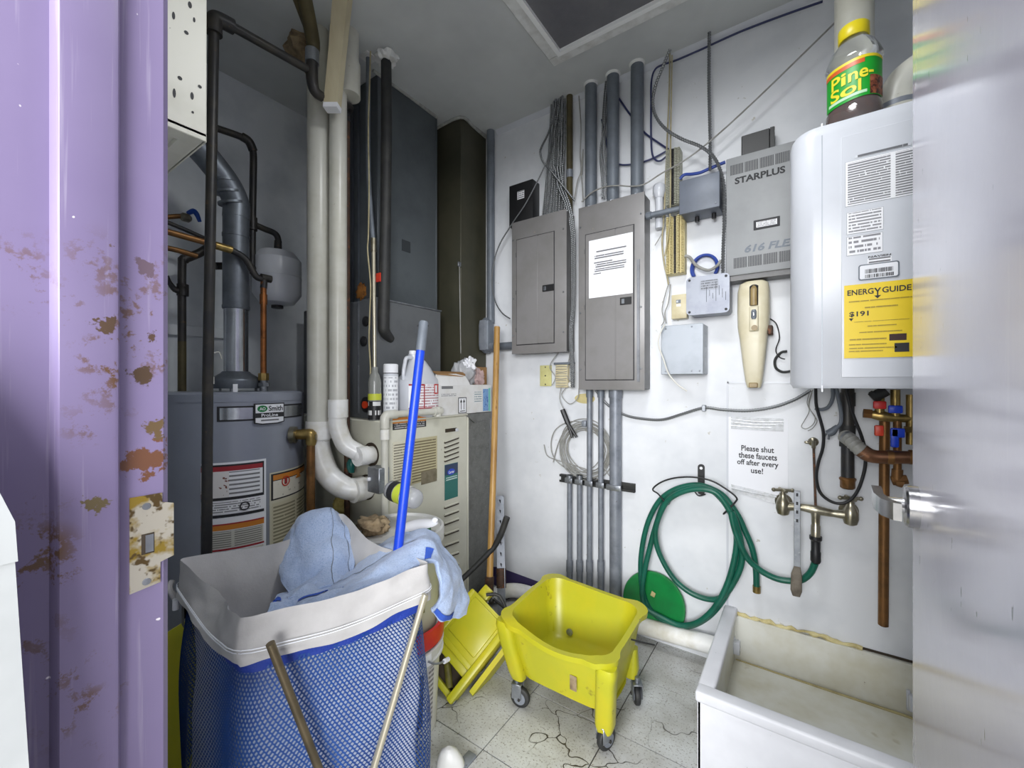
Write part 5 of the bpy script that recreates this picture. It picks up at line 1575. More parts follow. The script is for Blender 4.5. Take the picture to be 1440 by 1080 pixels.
# white carton with plastic bag, brown box behind
bx0, bx1 = onX(608, 560, -1.49).y, onX(685, 560, -1.49).y
zb2 = FZ
zc2 = onX(640, 541, -1.49).z
t = thing('printed_carton', 'torn white printed carton with two up arrows on the furnace', 'carton', (-1.55, (bx0 + bx1) / 2, FZ))
X1 = -1.458
part(t, 'carton_body', B().box((X1 - .10, bx0, FZ + .002), (X1, bx1, zc2), .002, 1), m_cardw)
mb = bx0 + (bx1 - bx0) * .54
zt2 = onX(625, 525, -1.47).z
part(t, 'torn_flap', B().prism([(X1 - .004, bx0, zc2 - .004), (X1 - .004, mb + .02, zc2 - .004), (X1 - .006, mb + .006, zc2 + .02), (X1 - .014, mb - .01, zt2 - .012), (X1 - .02, mb - .08, zt2), (X1 - .02, bx0 + .012, zt2 - .006)], (-.003, 0, 0)), m_cardw)
part(t, 'open_flap', B().prism([(X1 - .012, bx0 + .01, zt2 - .004), (X1 - .014, mb - .01, zt2 - .014), (X1 - .05, mb + .03, zt2 + .012), (X1 - .07, bx0 + .03, zt2 + .012)], (0, 0, -.003)), m_card, 'brown inside of the torn flap')
dh = zt2 - FZ
def cl(name, u0, u1, v0, v1, m, lift=.0008):
    ya, yb_ = bx0 + (bx1 - bx0) * u0, bx0 + (bx1 - bx0) * u1
    za, zb_ = FZ + dh * v0, FZ + dh * v1
    return part(t, name, B().prism([(X1 + lift, ya, za), (X1 + lift, yb_, za), (X1 + lift, yb_, zb_), (X1 + lift, ya, zb_)], (-.0006, 0, 0), uv=True), m)
af = cl('arrow_frame', .35, .50, .03, .42, m_ink)
cl('arrow_field', .362, .488, .05, .40, m_paper, .0012)
for u in (.40, .452):
    yc_ = bx0 + (bx1 - bx0) * u
    part(t, 'arrow', B().prism([(X1 + .0016, yc_ - .0022, FZ + dh * .12), (X1 + .0016, yc_ + .0022, FZ + dh * .12), (X1 + .0016, yc_ + .0022, FZ + dh * .30), (X1 + .0016, yc_ + .0085, FZ + dh * .30),
                                (X1 + .0016, yc_, FZ + dh * .38), (X1 + .0016, yc_ - .0085, FZ + dh * .30), (X1 + .0016, yc_ - .0022, FZ + dh * .30)], (-.0004, 0, 0)), m_ink)
part(t, 'arrow_bar', B().box((X1 + .0012, bx0 + (bx1 - bx0) * .38, FZ + dh * .075), (X1 + .0016, bx0 + (bx1 - bx0) * .47, FZ + dh * .095)), m_ink)
cl('carton_print', .05, .33, .44, .52, printed('carton_print', 2, paper=(222, 222, 222), ink=(120, 120, 124), dens=.4, words=14))
cl('carton_title', .06, .27, .63, .70, printed('carton_title_print', 1, paper=(222, 222, 222), ink=(70, 72, 78), dens=.34, words=14, fill=.05))
cl('carton_print', .64, .80, .26, .56, printed('carton_print_b', 5, paper=(222, 222, 222), ink=(130, 150, 156), dens=.4, words=8))
cl('carton_picture', .82, .93, .04, .62, mat('carton_blue', (110, 150, 200), .5, var=(150, 190, 210), vs=60, spots=(70, 110, 176), ss=60, sr=(.5, .56)))
cl('carton_stripe', .935, .975, .03, .64, mat('carton_teal', (110, 190, 180), .5))
zz = zc2
t = thing('plastic_bag', 'crumpled clear plastic bag stuffed in the top of the carton', 'bag', (-1.53, bx0 + .12, zc2))
def bagf(cx, cy, cz, rx, ry, rz, seed, amp=.4):
    def fn(u, v):
        a, e = 2 * PI * u, PI * (v - .5)
        d = V((math.cos(e) * math.cos(a), math.cos(e) * math.sin(a), math.sin(e)))
        q = 1 + amp * noise.noise(d * 2.6 + V((seed, 0, 0))) + .25 * amp * noise.noise(d * 7 + V((0, seed, 0)))
        return V((cx + d.x * rx * q, cy + d.y * ry * q, cz + d.z * rz * q))
    return fn
by = onX(655, 520, -1.53).y
part(t, 'bag_body', B().grid(bagf(-1.535, by - .01, zc2 + .055, .05, .075, .075, 3), 34, 20, True), m_bag2, sharp=70)
part(t, 'knotted_top', B().grid(bagf(-1.52, by + .012, zc2 + .105, .032, .046, .042, 8, .7), 26, 16, True), m_paper, sharp=25)
part(t, 'pink_scrap', B().grid(bagf(-1.50, by + .075, zc2 + .035, .025, .035, .045, 5, .6), 22, 14, True), mat('pale_pink_film', (206, 178, 176), .3, trans=.3), sharp=30)
yb0, yb1 = onX(664, 540, -1.56).y, onX(685, 540, -1.56).y
t = thing('brown_box', 'brown cardboard box behind the white carton', 'carton', (-1.56, (yb0 + yb1) / 2, FZ))
part(t, 'box_body', B().box((-1.572, yb0, FZ + .002), (-1.561, yb1, onX(675, 516, -1.56).z), .002, 1), m_card)
part(t, 'tape', B().box((-1.562, yb0 + .02, FZ + .01), (-1.5605, yb0 + .05, onX(675, 517, -1.56).z)), m_tan)

# condensate pipe
cxp = FX + .022
p0 = onX(541, 580, cxp)
t = thing('condensate_pipe', 'thin white pipe along the furnace top turning down its left corner', 'pipe', (cxp, p0.y, .3))
zt3 = FZ + .030
ye = onX(612, 575, cxp).y
part(t, 'pipe', B().cyl((cxp, p0.y, .10), (cxp, p0.y, zt3 - .02), .0150, 16).cyl((cxp, p0.y + .02, zt3), (cxp, ye, zt3), .0150, 16), m_pvc)
part(t, 'elbow', B().tube([(cxp, p0.y, zt3 - .055), (cxp, p0.y, zt3 - .018), (cxp, p0.y + .006, zt3 - .006), (cxp, p0.y + .018, zt3), (cxp, p0.y + .06, zt3)], .0195, 16), m_pvc)
part(t, 'coupling', B().cyl((cxp, p0.y, onX(541, 618, cxp).z), (cxp, p0.y, onX(541, 604, cxp).z), .0190, 16).cyl((cxp, p0.y + .13, zt3), (cxp, p0.y + .17, zt3), .0185, 16), m_pvcw)
part(t, 'end_tee', B().cyl((cxp, ye - .01, zt3), (cxp, ye + .035, zt3), .021, 16).cyl((cxp, ye + .015, zt3 - .026), (cxp, ye + .015, zt3 + .02), .018, 12), m_pvc)

# ------------------------------------------------------------------ white flue pipes with elbows into the furnace
def pvc(label, px_, Yc, r_, ex, ey, yb_, name):
    p = onY(px_, 300, Yc)
    zb_ = onY(px_, yb_, Yc).z
    q = onY(ex, ey, f0)
    t = thing(name, label, 'pipe', (p.x, Yc, q.z))
    part(t, 'pipe', B().cyl((p.x, Yc, zb_), (p.x, Yc, ZC), r_, 28), m_pvc)
    part(t, 'coupling', B().cyl((p.x, Yc, zb_ + .01), (p.x, Yc, zb_ + .085), r_ * 1.14, 28), m_pvcw)
    part(t, 'elbow', B().tube([(p.x, Yc, zb_ + .02), (p.x, Yc, zb_ - .03), (p.x + (q.x - p.x) * .25, Yc + .02, zb_ - .03 - (zb_ - q.z - .03) * .60), (p.x + (q.x - p.x) * .7, Yc + .06, q.z + .012), (q.x, f0 - .04, q.z), (q.x, f0 + .004, q.z)], r_ * 1.04, 24, 7), m_pvcw)
    part(t, 'elbow_hub', B().cyl((q.x, f0 - .075, q.z), (q.x, f0 - .025, q.z), r_ * 1.15, 24), m_pvcw)
    return p
PA = pvc('white plastic flue pipe, left of two, with its long elbow into the furnace', 448, .995, .0455, 517, 685, 620, 'flue_pipe')
PB = pvc('white plastic flue pipe, right of two, with its short elbow into the furnace', 475.5, 1.035, .0355, 523, 639, 590, 'flue_pipe')
# wide upper sleeve of the right flue
p = onY(487, 100, 1.06)
t = thing('upper_sleeve', 'wide dusty white pipe sleeve under the ceiling behind the timber', 'pipe', (p.x, 1.07, 2.3))
part(t, 'pipe', B().cyl((p.x, 1.07, onY(487, 92, 1.07).z), (p.x, 1.07, ZC), .043, 24), m_pvc)
part(t, 'coupling', B().cyl((p.x, 1.07, onY(487, 138, 1.07).z), (p.x, 1.07, onY(487, 92, 1.07).z), .049, 24), m_pvc)
# timber
a_, b_ = onD(464, 149, 1.66), onD(486, -40, 1.30)
t = thing('timber_batten', 'weathered pale timber batten hanging from the ceiling in front of the flue pipes', 'timber', a_)
ztop = ZC
e1 = onD(483, 10, 1.56)
tw = V((CY_, SY_, 0)) * .027
td = V((-SY_, CY_, 0)) * .04
e1 = onD(480, 22, 1.57)
e1.z = ZC
bb = B()
vs = []
for c_, s_ in ((a_, 1.0), (a_.lerp(e1, .5), 1.0), (e1, 1.12)):
    vs += [c_ - tw * s_, c_ + tw * s_, c_ + tw * s_ + td, c_ - tw * s_ + td]
bb.add(vs, [(0, 3, 2, 1), (8, 9, 10, 11)] + [(i * 4 + k, i * 4 + (k + 1) % 4, i * 4 + 4 + (k + 1) % 4, i * 4 + 4 + k) for i in range(2) for k in range(4)])
part(t, 'batten', bb, m_wood)
part(t, 'painted_end', B().prism([a_ + q_ - (e1 - a_) * .006 for q_ in (tw * -1.03 - td * .03, tw * 1.03 - td * .03, tw * 1.03 + td * 1.03, tw * -1.03 + td * 1.03)], (e1 - a_) * .04), m_paper)
# ceiling stain plug
solo('pipe_foam', 'yellow brown foam packed round the pipes at the ceiling', 'foam', B().grid(bagf(-1.80, 1.02, ZC - .02, .10, .09, .07, 11, .5), 28, 16, True), m_mop)

# ------------------------------------------------------------------ black iron gas line
GX = -1.57
top = onX(301, 22, GX)
bot = onX(289, 790, GX)
gy = (top.y + onX(296, 300, GX).y) / 2
gz = top.z - .01
t = thing('gas_pipe', 'black iron pipe standing in front of the water heater and turning along the ceiling', 'pipe', (GX, gy, 0))
tz2 = onX(432, 97, GX)
part(t, 'riser', B().tube([(GX, bot.y, .0), (GX, onX(292, 540, GX).y, 1.2), (GX, top.y, gz)], .0150, 16, 1), m_iron)
part(t, 'elbow', B().tube([(GX, top.y, gz - .05), (GX, top.y, gz - .01), (GX, top.y + .012, gz + .006), (GX, top.y + .055, gz + .012)], .0235, 16), m_iron)
part(t, 'run', B().cyl((GX, top.y + .03, gz + .01), (GX, tz2.y, tz2.z), .0150, 16), m_iron)
# old brown line at the end of the run
j = V((GX, tz2.y + .02, tz2.z))
u0 = onX(440, 58, GX)
u1 = onD(427, -8, 1.50)
u1.z = min(u1.z, ZC)
t = thing('brown_gas_line', 'thick brown pipe coming through the ceiling to an elbow by the flue pipes', 'pipe', j)
part(t, 'upper_pipe', B().tube([j + V((0, 0, .06)), u0, u1], [.020, .026, .026], 16, 4), m_brownp)
v0, v1 = onX(432, 40, GX), onD(414, -8, 1.5)
v1.z = min(v1.z, ZC)
part(t, 'side_pipe', B().tube([u0, v0, v1], .013, 12, 4), m_brownp)
part(t, 'coupling', B().cyl(j + V((0, 0, .035)), j + V((0, 0, .085)), .0255, 18), m_steel)
e_ = onX(447, 133, GX)
part(t, 'elbow', B().tube([j + V((0, 0, .04)), j + V((0, 0, -.03)), (j + e_) / 2 + V((0, 0, -.03)), e_ + V((0, .02, 0))], [.022, .022, .02, .018], 16), m_iron)
RY = 1.105
rp_ = onY(488, 300, RY)
c_end = onY(492, 150, RY - .01)
part(t, 'link_pipe', B().tube([e_, (e_ + c_end) / 2, c_end, V((rp_.x, RY, c_end.z - .012)), V((rp_.x, RY, c_end.z - .05))], .0145, 14, 6), m_iron)
t = thing('rusty_gas_drop', 'rusty gas pipe with a green valve dropping beside the right flue pipe', 'pipe', (rp_.x, RY, .1))
part(t, 'drop', B().cyl((rp_.x, RY, .15), (rp_.x, RY, c_end.z - .03), .0125, 14), m_rust)
q = onY(492, 655, RY - .03)
part(t, 'green_valve', B().loft([(q.x, RY - .022, q.z - .030, .014, .010), (q.x, RY - .026, q.z - .01, .018, .014), (q.x, RY - .026, q.z + .012, .018, .014), (q.x, RY - .022, q.z + .028, .012, .010)], 16), mat('dark_teal', (20, 90, 84), .4), 'dark green valve handle')
q = onY(489, 680, RY)
part(t, 'tee', B().tube([(rp_.x, RY, q.z - .04), (rp_.x, RY, q.z + .04)], .021, 14, 1).tube([(rp_.x, RY, q.z), (rp_.x + .05, RY + .02, q.z + .012), (rp_.x + .10, f0 + .0, q.z + .022)], [.019, .017, .0125], 14, 5), m_rust)
q0, q1 = onY(518, 656, f0 - .05), onY(530, 694, f0 - .05)
t = thing('switch_box', 'small grey metal switch box on the side of the furnace', 'junction box', ((q0.x + q1.x) / 2, f0 - .03, q1.z))
part(t, 'box_body', B().box((q0.x, f0 - .055, q1.z), (q1.x + .02, f0 - .001, q0.z), .003, 1), m_steel)
part(t, 'toggle', B().box((q0.x + .010, f0 - .066, (q0.z + q1.z) / 2 - .004), (q0.x + .022, f0 - .052, (q0.z + q1.z) / 2 + .010), .002, 1), m_paper)
q = onY(473, 712, 1.08)
solo('foam_wad', 'torn wad of yellow foam behind the lower flue elbow', 'foam', B().grid(bagf(q.x, 1.10, q.z, .034, .03, .042, 2, .5), 24, 14, True), m_foam, sharp=70)
# TP discharge
TX = -1.66
q = onX(437, 612, TX)
t = thing('relief_pipe', 'tarnished copper discharge pipe with a brass relief valve on the water heater', 'pipe', (TX, q.y, .1))
part(t, 'pipe', B().cyl((TX, q.y, .12), (TX, q.y, q.z - .02), .0165, 16), m_copd)
part(t, 'valve_body', B().tube([(TX - .05, q.y - .06, q.z + .004), (TX - .02, q.y - .02, q.z + .004), (TX, q.y, q.z), (TX, q.y, q.z - .04)], [.018, .022, .024, .019], 14, 5), m_brass)
part(t, 'valve_cap', B().cyl((TX - .03, q.y - .045, q.z + .004), (TX - .045, q.y - .06, q.z + .004), .034, 18), m_nickel)
part(t, 'test_lever', B().box((TX + .004, q.y + .004, q.z - .018), (TX + .030, q.y + .010, q.z + .004), .002, 1), m_nickel)
# insulated line, conduit and wires up the left of the duct
q = onY(543, 110, dy0 - .05)
lx0, ly0 = q.x, dy0 - .05
t = thing('insulated_line', 'black foam insulated refrigerant line running down the duct corner', 'pipe', (lx0, ly0, FZ + .2))
ze = onY(535, 475, ly0).z
part(t, 'insulation', B().tube([(lx0, ly0, ZC - .002), (lx0 + .002, ly0, 2.4), (lx0 - .004, ly0, 2.0), (lx0 - .01, ly0, 1.75), (lx0 - .018, ly0, 1.5), (lx0 - .025, ly0 + .01, ze + .03), (lx0 - .05, ly0 + .06, ze)], [.023, .025, .024, .026, .026, .026, .024], 16, 6), m_dark)
part(t, 'red_tag', B().box((lx0 - .03, ly0 - .032, onY(531, 400, ly0).z), (lx0 - .004, ly0 - .026, onY(531, 388, ly0).z)), m_redb, 'red tag')
part(t, 'ceiling_patch', B().grid(bagf(lx0 + .0, ly0, ZC - .01, .05, .05, .028, 6, .6), 20, 10, True), m_hatchf)
q = onY(518, 200, dy0 - .09)
t = thing('vertical_conduit', 'thin grey conduit beside the insulated line, bare steel below its coupling', 'conduit', (q.x, dy0 - .09, .75))
zc_ = onY(524, 345, dy0 - .09).z
xb = onY(527, 580, dy0 - .09).x
part(t, 'upper_conduit', B().tube([(q.x, dy0 - .09, ZC - .001), (q.x, dy0 - .09, 2.2), (xb - .008, dy0 - .09, zc_)], .0105, 12, 4), m_emtd)
part(t, 'lower_conduit', B().tube([(xb - .008, dy0 - .09, zc_), (xb, dy0 - .09, 1.2), (xb, dy0 - .09, onY(527, 656, dy0 - .09).z)], .0088, 12, 4), m_paletube)
part(t, 'coupling', B().cyl((xb - .008, dy0 - .09, zc_ - .03), (xb - .008, dy0 - .09, zc_ + .03), .0125, 12), m_nickel)
part(t, 'ceiling_plate', B().box((q.x - .03, dy0 - .12, ZC - .005), (q.x + .03, dy0 - .06, ZC)), m_hatchf)
solo('thermostat_wire', 'thin yellowish wire wandering down beside the grey conduit', 'wire', B().tube(
    [onY(x, y, dy0 - .105) for x, y in ((541, 33), (528, 42), (522, 60), (520, 110), (518, 180), (519, 260), (518, 330), (517, 352), (521, 400), (520, 440), (519, 480), (521, 520), (519, 560), (523, 600), (525, 655))], .0034, 8), m_beigew)
q = onY(506, 410, dy0 - .012)
solo('rust_smear', 'rust brown foam blotch on the coil box beside the wires', 'foam', B().grid(bagf(q.x, dy0 - .004, q.z, .035, .012, .04, 21, .6), 20, 12, True), mat('rust_foam', (150, 98, 40), .9, var=(110, 66, 28), vs=30))

# ------------------------------------------------------------------ water heater tank
TCX, TCY, TR = -1.93, .77, .252
TZ = 1.180
t = thing('tank_water_heater', 'grey tank water heater with warning labels behind the laundry hamper', 'water heater', (TCX, TCY, 0))
part(t, 'tank_jacket', B().lathe([(TR, .05), (TR, TZ - .03)], (TCX, TCY, 0), (0, 0, 1), 64), m_tank)
part(t, 'top_cap', B().lathe([(TR + .002, TZ - .036), (TR + .003, TZ - .008), (TR - .006, TZ), (.001, TZ)], (TCX, TCY, 0), (0, 0, 1), 64), m_tank)
part(t, 'bottom_ring', B().lathe([(TR + .002, .0), (TR + .002, .055)], (TCX, TCY, 0), (0, 0, 1), 64), m_tankd)
def tang(px_):
    d = ray(px_, 540)
    d2 = V((d.x, d.y))
    c_ = V((TCX, TCY))
    bq = d2.dot(c_)
    disc = bq * bq - d2.dot(d2) * (c_.dot(c_) - TR * TR)
    s = (bq - math.sqrt(max(disc, 0))) / d2.dot(d2)
    p = d2 * s
    return math.atan2(p.y - TCY, p.x - TCX), s
def tz(px_, py_):
    return H + (540 - py_) / FPX * tang(px_)[1]
def tpatch(name, a0, a1, z0, z1, m, lift=.001, lab=None, par=None):
    return part(par or t, name, B().grid(lambda u, v: V((TCX + (TR + lift) * math.cos(a0 + (a1 - a0) * u), TCY + (TR + lift) * math.sin(a0 + (a1 - a0) * u), z0 + (z1 - z0) * v)), 16, 1), m, lab, fix=False)
aL, aM, aN, aR = tang(283)[0], tang(374)[0], tang(379)[0], tang(428)[0]
for q in ((aL, aM),):
    pass
zA = tz(345, 648)
zB = .38
base1 = tpatch('warning_label', aL, aM, zB, zA, m_paper, .001, 'large white warning label')
zr = lambda y_: tz(345, y_)
tpatch('label_border', aL, aM - .03, zr(700), zr(651), m_ink, .0016)
tpatch('label_field', aL, aM - .05, zr(696), zr(660), printed('danger_print', 6, ink=(80, 80, 84), dens=.30, words=16, fill=.6), .0022)
tpatch('red_band', aL, aM - .05, zr(660), zr(653.5), m_red, .0022, 'red warning band')
tpatch('label_field', aL, aL + (aM - aL) * .42, zr(696), zr(660), mat('label_pictures', (226, 222, 220), .5, spots=(120, 70, 56), ss=26, sr=(.56, .58)), .0026)
tpatch('label_print', aL, aM - .04, zr(718), zr(702), printed('danger_print_b', 5, ink=(110, 110, 114), dens=.42, words=18), .0018)
tpatch('dark_line', aL, aM - .03, zr(723.5), zr(719.5), m_ink, .002)
tpatch('orange_band', aL, aM - .03, zr(741), zr(733), m_orange, .002, 'orange warning band')
tpatch('dark_line', aL, aM - .03, zr(734), zr(732), m_red, .0024)
tpatch('label_print', aL, aM - .04, zr(766), zr(742), printed('caution_print', 8, paper=(206, 204, 196), ink=(110, 108, 104), cols=2, dens=.3, words=30), .0018)
tpatch('red_line', aL, aM - .03, zr(769), zr(766.5), m_red, .002)
tpatch('label_print', aL, aM - .04, zB, zr(771), printed('caution_print_b', 10, paper=(206, 204, 196), ink=(120, 118, 112), cols=2, dens=.34, words=24), .0018)
def ring_disc(name, par, px_, py_, r_, m, lift):
    a = tang(px_)[0]
    z = tz(px_, py_)
    nrm = V((math.cos(a), math.sin(a), 0))
    c_ = V((TCX, TCY, z)) + nrm * (TR + lift)
    return c_, nrm
c_, nr = ring_disc('', t, 345, 688, 0, None, .004)
part(t, 'label_emblem', B().lathe([(.012, 0), (.012, .001), (.016, .001), (.016, 0)], V((TCX, TCY, tz(344, 711) + .0)) + V((math.cos(tang(344)[0]), math.sin(tang(344)[0]), 0)) * (TR + .003), nr, 20, False), m_ink)
z2 = tz(404, 660)
b2 = tpatch('flammable_label', aN, aR, zB, z2, mat('aged_label', (206, 202, 180), .5), .001, 'yellowed flammable warning label')
zs = lambda y_: tz(404, y_)
tpatch('label_border', aN + .02, aR, zs(698), zs(662), m_ink, .0016)
tpatch('label_field', aN + .05, aR - .03, zs(696), zs(672), printed('flammable_print', 6, paper=(222, 218, 204), ink=(150, 148, 140), dens=.62, words=8), .0022)
tpatch('orange_band', aN + .05, aR - .03, zs(671), zs(664), m_orange, .0022)
tpatch('label_print', aN + .03, aR - .02, zB + .01, zs(702), printed('flammable_print_b', 26, paper=(200, 194, 168), ink=(120, 114, 92), cols=2, dens=.30, words=26), .0018)
c_, nr = ring_disc('', t, 401, 676, 0, None, .0035)
part(t, 'prohibition_ring', B().lathe([(.016, 0), (.016, .0008), (.020, .0008), (.020, 0)], c_, nr, 24, False), m_redb)
part(t, 'prohibition_mark', B().box((-.006, -.011, 0), (.006, .011, .001), M=Matrix.Translation(c_) @ nr.to_track_quat('Z', 'Y').to_matrix().to_4x4()), m_red)
c_, nr = ring_disc('', t, 418, 667, 0, None, .0035)
part(t, 'flame_picture', B().prism([c_ + V((-nr.y, nr.x, 0)) * u + V((0, 0, v)) for u, v in ((-.022, -.012), (.020, -.012), (.012, .002), (.016, .016), (.002, .006), (-.010, .0))], nr * .0006), m_orange)
# badge
a0, a1 = tang(305)[0], tang(424)[0]
zb1, zb0 = tz(340, 571), tz(340, 592)
tpatch('badge_border', a0, a1, zb0, zb1, m_ink, .0012)
tpatch('badge_plate', a0 + .035, a1 - .035, zb0 + .006, zb1 - .006, m_shiny, .0022, 'brushed metal badge')
ab = tang(378)[0]
nr = V((math.cos(ab), math.sin(ab), 0))
rt = V((-nr.y, nr.x, 0))
zc_ = tz(378, 581.5)
cb_ = V((TCX, TCY, zc_)) + nr * (TR + .002)
pl = [(-.056, .040), (.056, .040), (.056, -.034), (.030, -.040), (-.030, -.040), (-.056, -.034)]
part(t, 'badge_shield', B().prism([cb_ + rt * u + V((0, 0, v)) for u, v in pl], nr * .005), m_ink)
pl2 = [(-.052, .036), (.052, .036), (.052, .004), (-.052, .004)]
part(t, 'badge_face', B().prism([cb_ + nr * .005 + rt * u + V((0, 0, v)) for u, v in pl2], nr * .0012), m_paper)
pl3 = [(-.052, -.014), (.052, -.014), (.052, -.031), (.028, -.036), (-.028, -.036), (-.052, -.031)]
part(t, 'badge_face', B().prism([cb_ + nr * .005 + rt * u + V((0, 0, v)) for u, v in pl3], nr * .0012), m_paper)
ovc = cb_ + nr * .0064 + rt * -.028 + V((0, 0, .020))
part(t, 'badge_oval', B().prism([ovc + rt * .0185 * math.cos(a) + V((0, 0, .0125 * math.sin(a))) for a in [2 * PI * k / 20 for k in range(20)]], nr * .0008), m_green)
text(t, 'lettering', 'AO', ovc + nr * .0012, rt, (0, 0, 1), .022, .012, m_paper)
text(t, 'lettering', 'Smith', cb_ + nr * .0066 + rt * .022 + V((0, 0, .020)), rt, (0, 0, 1), .054, .020, m_ink)
text(t, 'lettering', 'ProLine', cb_ + nr * .0055 + V((0, 0, -.005)), rt, (0, 0, 1), .062, .012, m_paper)
part(t, 'badge_print', B().prism([cb_ + nr * .0066 + rt * u + V((0, 0, v)) for u, v in ((-.037, -.027), (.037, -.027), (.037, -.021), (-.037, -.021))], nr * .0003, uv=True), printed('badge_line', 1, ink=(60, 60, 66), dens=.34, words=22, fill=.1))
# draft hood
part(t, 'draft_hood', B().lathe([(.085, .0), (.085, .004), (.092, .030), (.088, .040), (.055, .062), (.048, .070)], (TCX, TCY, TZ + .012), (0, 0, 1), 32), m_flue)
for k in range(3):
    a = 2.1 * k - .6
    part(t, 'hood_leg', B().box((TCX + .075 * math.cos(a) - .006, TCY + .075 * math.sin(a) - .003, TZ), (TCX + .075 * math.cos(a) + .006, TCY + .075 * math.sin(a) + .003, TZ + .02)), m_steel)
q = onX(371, 545, -1.85)
part(t, 'hot_nipple', B().cyl((-1.85, q.y, TZ - .002), (-1.85, q.y, TZ + .05), .0155, 16).cyl((-1.85, q.y, TZ + .02), (-1.85, q.y, TZ + .036), .022, 6), m_steel)
q = onX(331, 545, -1.75)
part(t, 'white_tag', B().box((-1.752, q.y - .008, TZ - .004), (-1.750, q.y + .008, TZ + .030)), m_paper)
# flue
t = thing('heater_flue', 'round metal flue rising from the tank heater and bending away to the left', 'flue', (TCX, TCY, TZ + .075))
z1_, z2_ = onD(334, 432, 1.73).z, onD(334, 300, 1.73).z
part(t, 'lower_section', B().cyl((TCX, TCY, TZ + .070), (TCX, TCY, z1_), .0440, 32), m_shiny, 'bright lower section')
part(t, 'upper_section', B().cyl((TCX, TCY, z1_ - .01), (TCX, TCY, z2_), .0475, 32), m_flue)
part(t, 'seam_ring', B().cyl((TCX, TCY, z1_ - .006), (TCX, TCY, z1_ + .006), .0495, 32), m_flue)
part(t, 'seam_ring', B().cyl((TCX, TCY, z1_ + .29), (TCX, TCY, z1_ + .302), .0495, 32), m_flue)
part(t, 'elbow', B().tube([(TCX, TCY, z2_ - .02), (TCX, TCY, z2_ + .04), (TCX, TCY - .025, z2_ + .10), (TCX, TCY - .075, z2_ + .16), (TCX, TCY - .16, z2_ + .235), (TCX, TCY - .5, z2_ + .50)], .049, 28, 7), m_flue)
for s in (.035, .075, .115):
    part(t, 'elbow_rib', B().cyl((TCX, TCY - s * .35, z2_ + s - .004), (TCX, TCY - s * .35 - .002, z2_ + s + .005), .052, 28), m_flue)
# hot copper line
t = thing('hot_water_line', 'copper hot water line from the tank heater to the left wall, in front of the flue', 'pipe', (-1.85, q.y, TZ + .04))
q = onX(370.5, 500, -1.85)
zt_ = onX(370.5, 392, -1.85).z
part(t, 'riser', B().cyl((-1.85, q.y, TZ + .035), (-1.85, q.y, zt_), .0115, 14), m_copper)
part(t, 'riser_coupling', B().cyl((-1.85, q.y, onX(370, 428, -1.85).z), (-1.85, q.y, onX(370, 414, -1.85).z), .0142, 14), m_copper)
part(t, 'union_nut', B().cyl((-1.85, q.y, TZ + .045), (-1.85, q.y, TZ + .075), .021, 8), m_brass)
h0, h1, h2 = onX(222, 322, -1.88), onX(322, 350, -1.86), onX(345, 364, -1.855)
part(t, 'run', B().tube([h0, h1], .0115, 14, 1), m_copd)
part(t, 'run_sleeve', B().cyl(onX(303, 345, -1.864), onX(326, 351.5, -1.86), .015, 14), m_brass)
part(t, 'offset', B().tube([h1, h2, V((-1.85, q.y - .03, zt_ + .005)), V((-1.85, q.y, zt_ - .005)), V((-1.85, q.y, zt_ - .04))], .013, 14, 6), m_iron)
part(t, 'valve_stub', B().cyl((-1.85, q.y - .01, zt_ + .004), (-1.85, q.y + .03, zt_ + .004), .016, 12), m_iron)
solo('copper_branch', 'second copper pipe just below the hot water line', 'pipe', B().tube(Xs([(222, 346), (250, 352), (277, 360)], -1.97), .0105, 12, 3), m_copd)
t = thing('old_iron_pipe', 'old black pipe with an elbow and tee against the left wall', 'pipe', onX(257, 550, -2.13))
wq = lambda x, y: onX(x, y, -2.13)
part(t, 'pipe', B().tube([wq(256, 560), wq(256, 480)], .0150, 14, 1), m_brownp)
part(t, 'upper_pipe', B().tube([wq(256, 480), wq(256, 375), wq(259, 365), wq(268, 361), wq(282, 355), wq(297, 345)], [.015, .015, .019, .017, .017, .017], 14, 6), m_iron)
part(t, 'tee', B().cyl(wq(257, 400), wq(257, 416), .021, 14).tube([wq(256, 409), wq(246, 407), wq(238, 397), wq(234, 388)], [.016, .012, .009, .009], 10, 4), m_iron)
t = thing('wall_valve', 'small valve with a dark blue handle high on the left wall', 'valve', onX(265, 304, -2.2))
wq = lambda x, y: onX(x, y, -2.2)
part(t, 'pipe', B().tube([wq(225, 306), wq(250, 304), wq(262, 304)], .010, 12, 2), m_copd)
part(t, 'valve_body', B().lathe([(.010, -.02), (.018, -.012), (.018, .012), (.010, .02)], wq(261, 306), (0, 1, 0), 14), m_nickel)
part(t, 'blue_handle', B().tube([wq(264, 300), wq(272, 297), wq(277, 302), wq(281, 312)], [.008, .012, .010, .007], 10, 4), m_bluev)
solo('slanting_pipe', 'thin dark pipe slanting down behind the black gas riser', 'pipe', B().tube(Xs([(226, 309), (258, 322), (292, 337)], -2.1), .0085, 12, 2), m_iron)
q0 = onX(232, 462, XL)
solo('wall_batten', 'white painted batten fixed along the left wall behind the flue', 'batten', B().box((XL, .3, q0.z - .026), (XL + .02, onX(330, 462, XL).y, q0.z + .022), .002, 1), m_walll)
bpy.data.objects['wall_batten'].parent = None
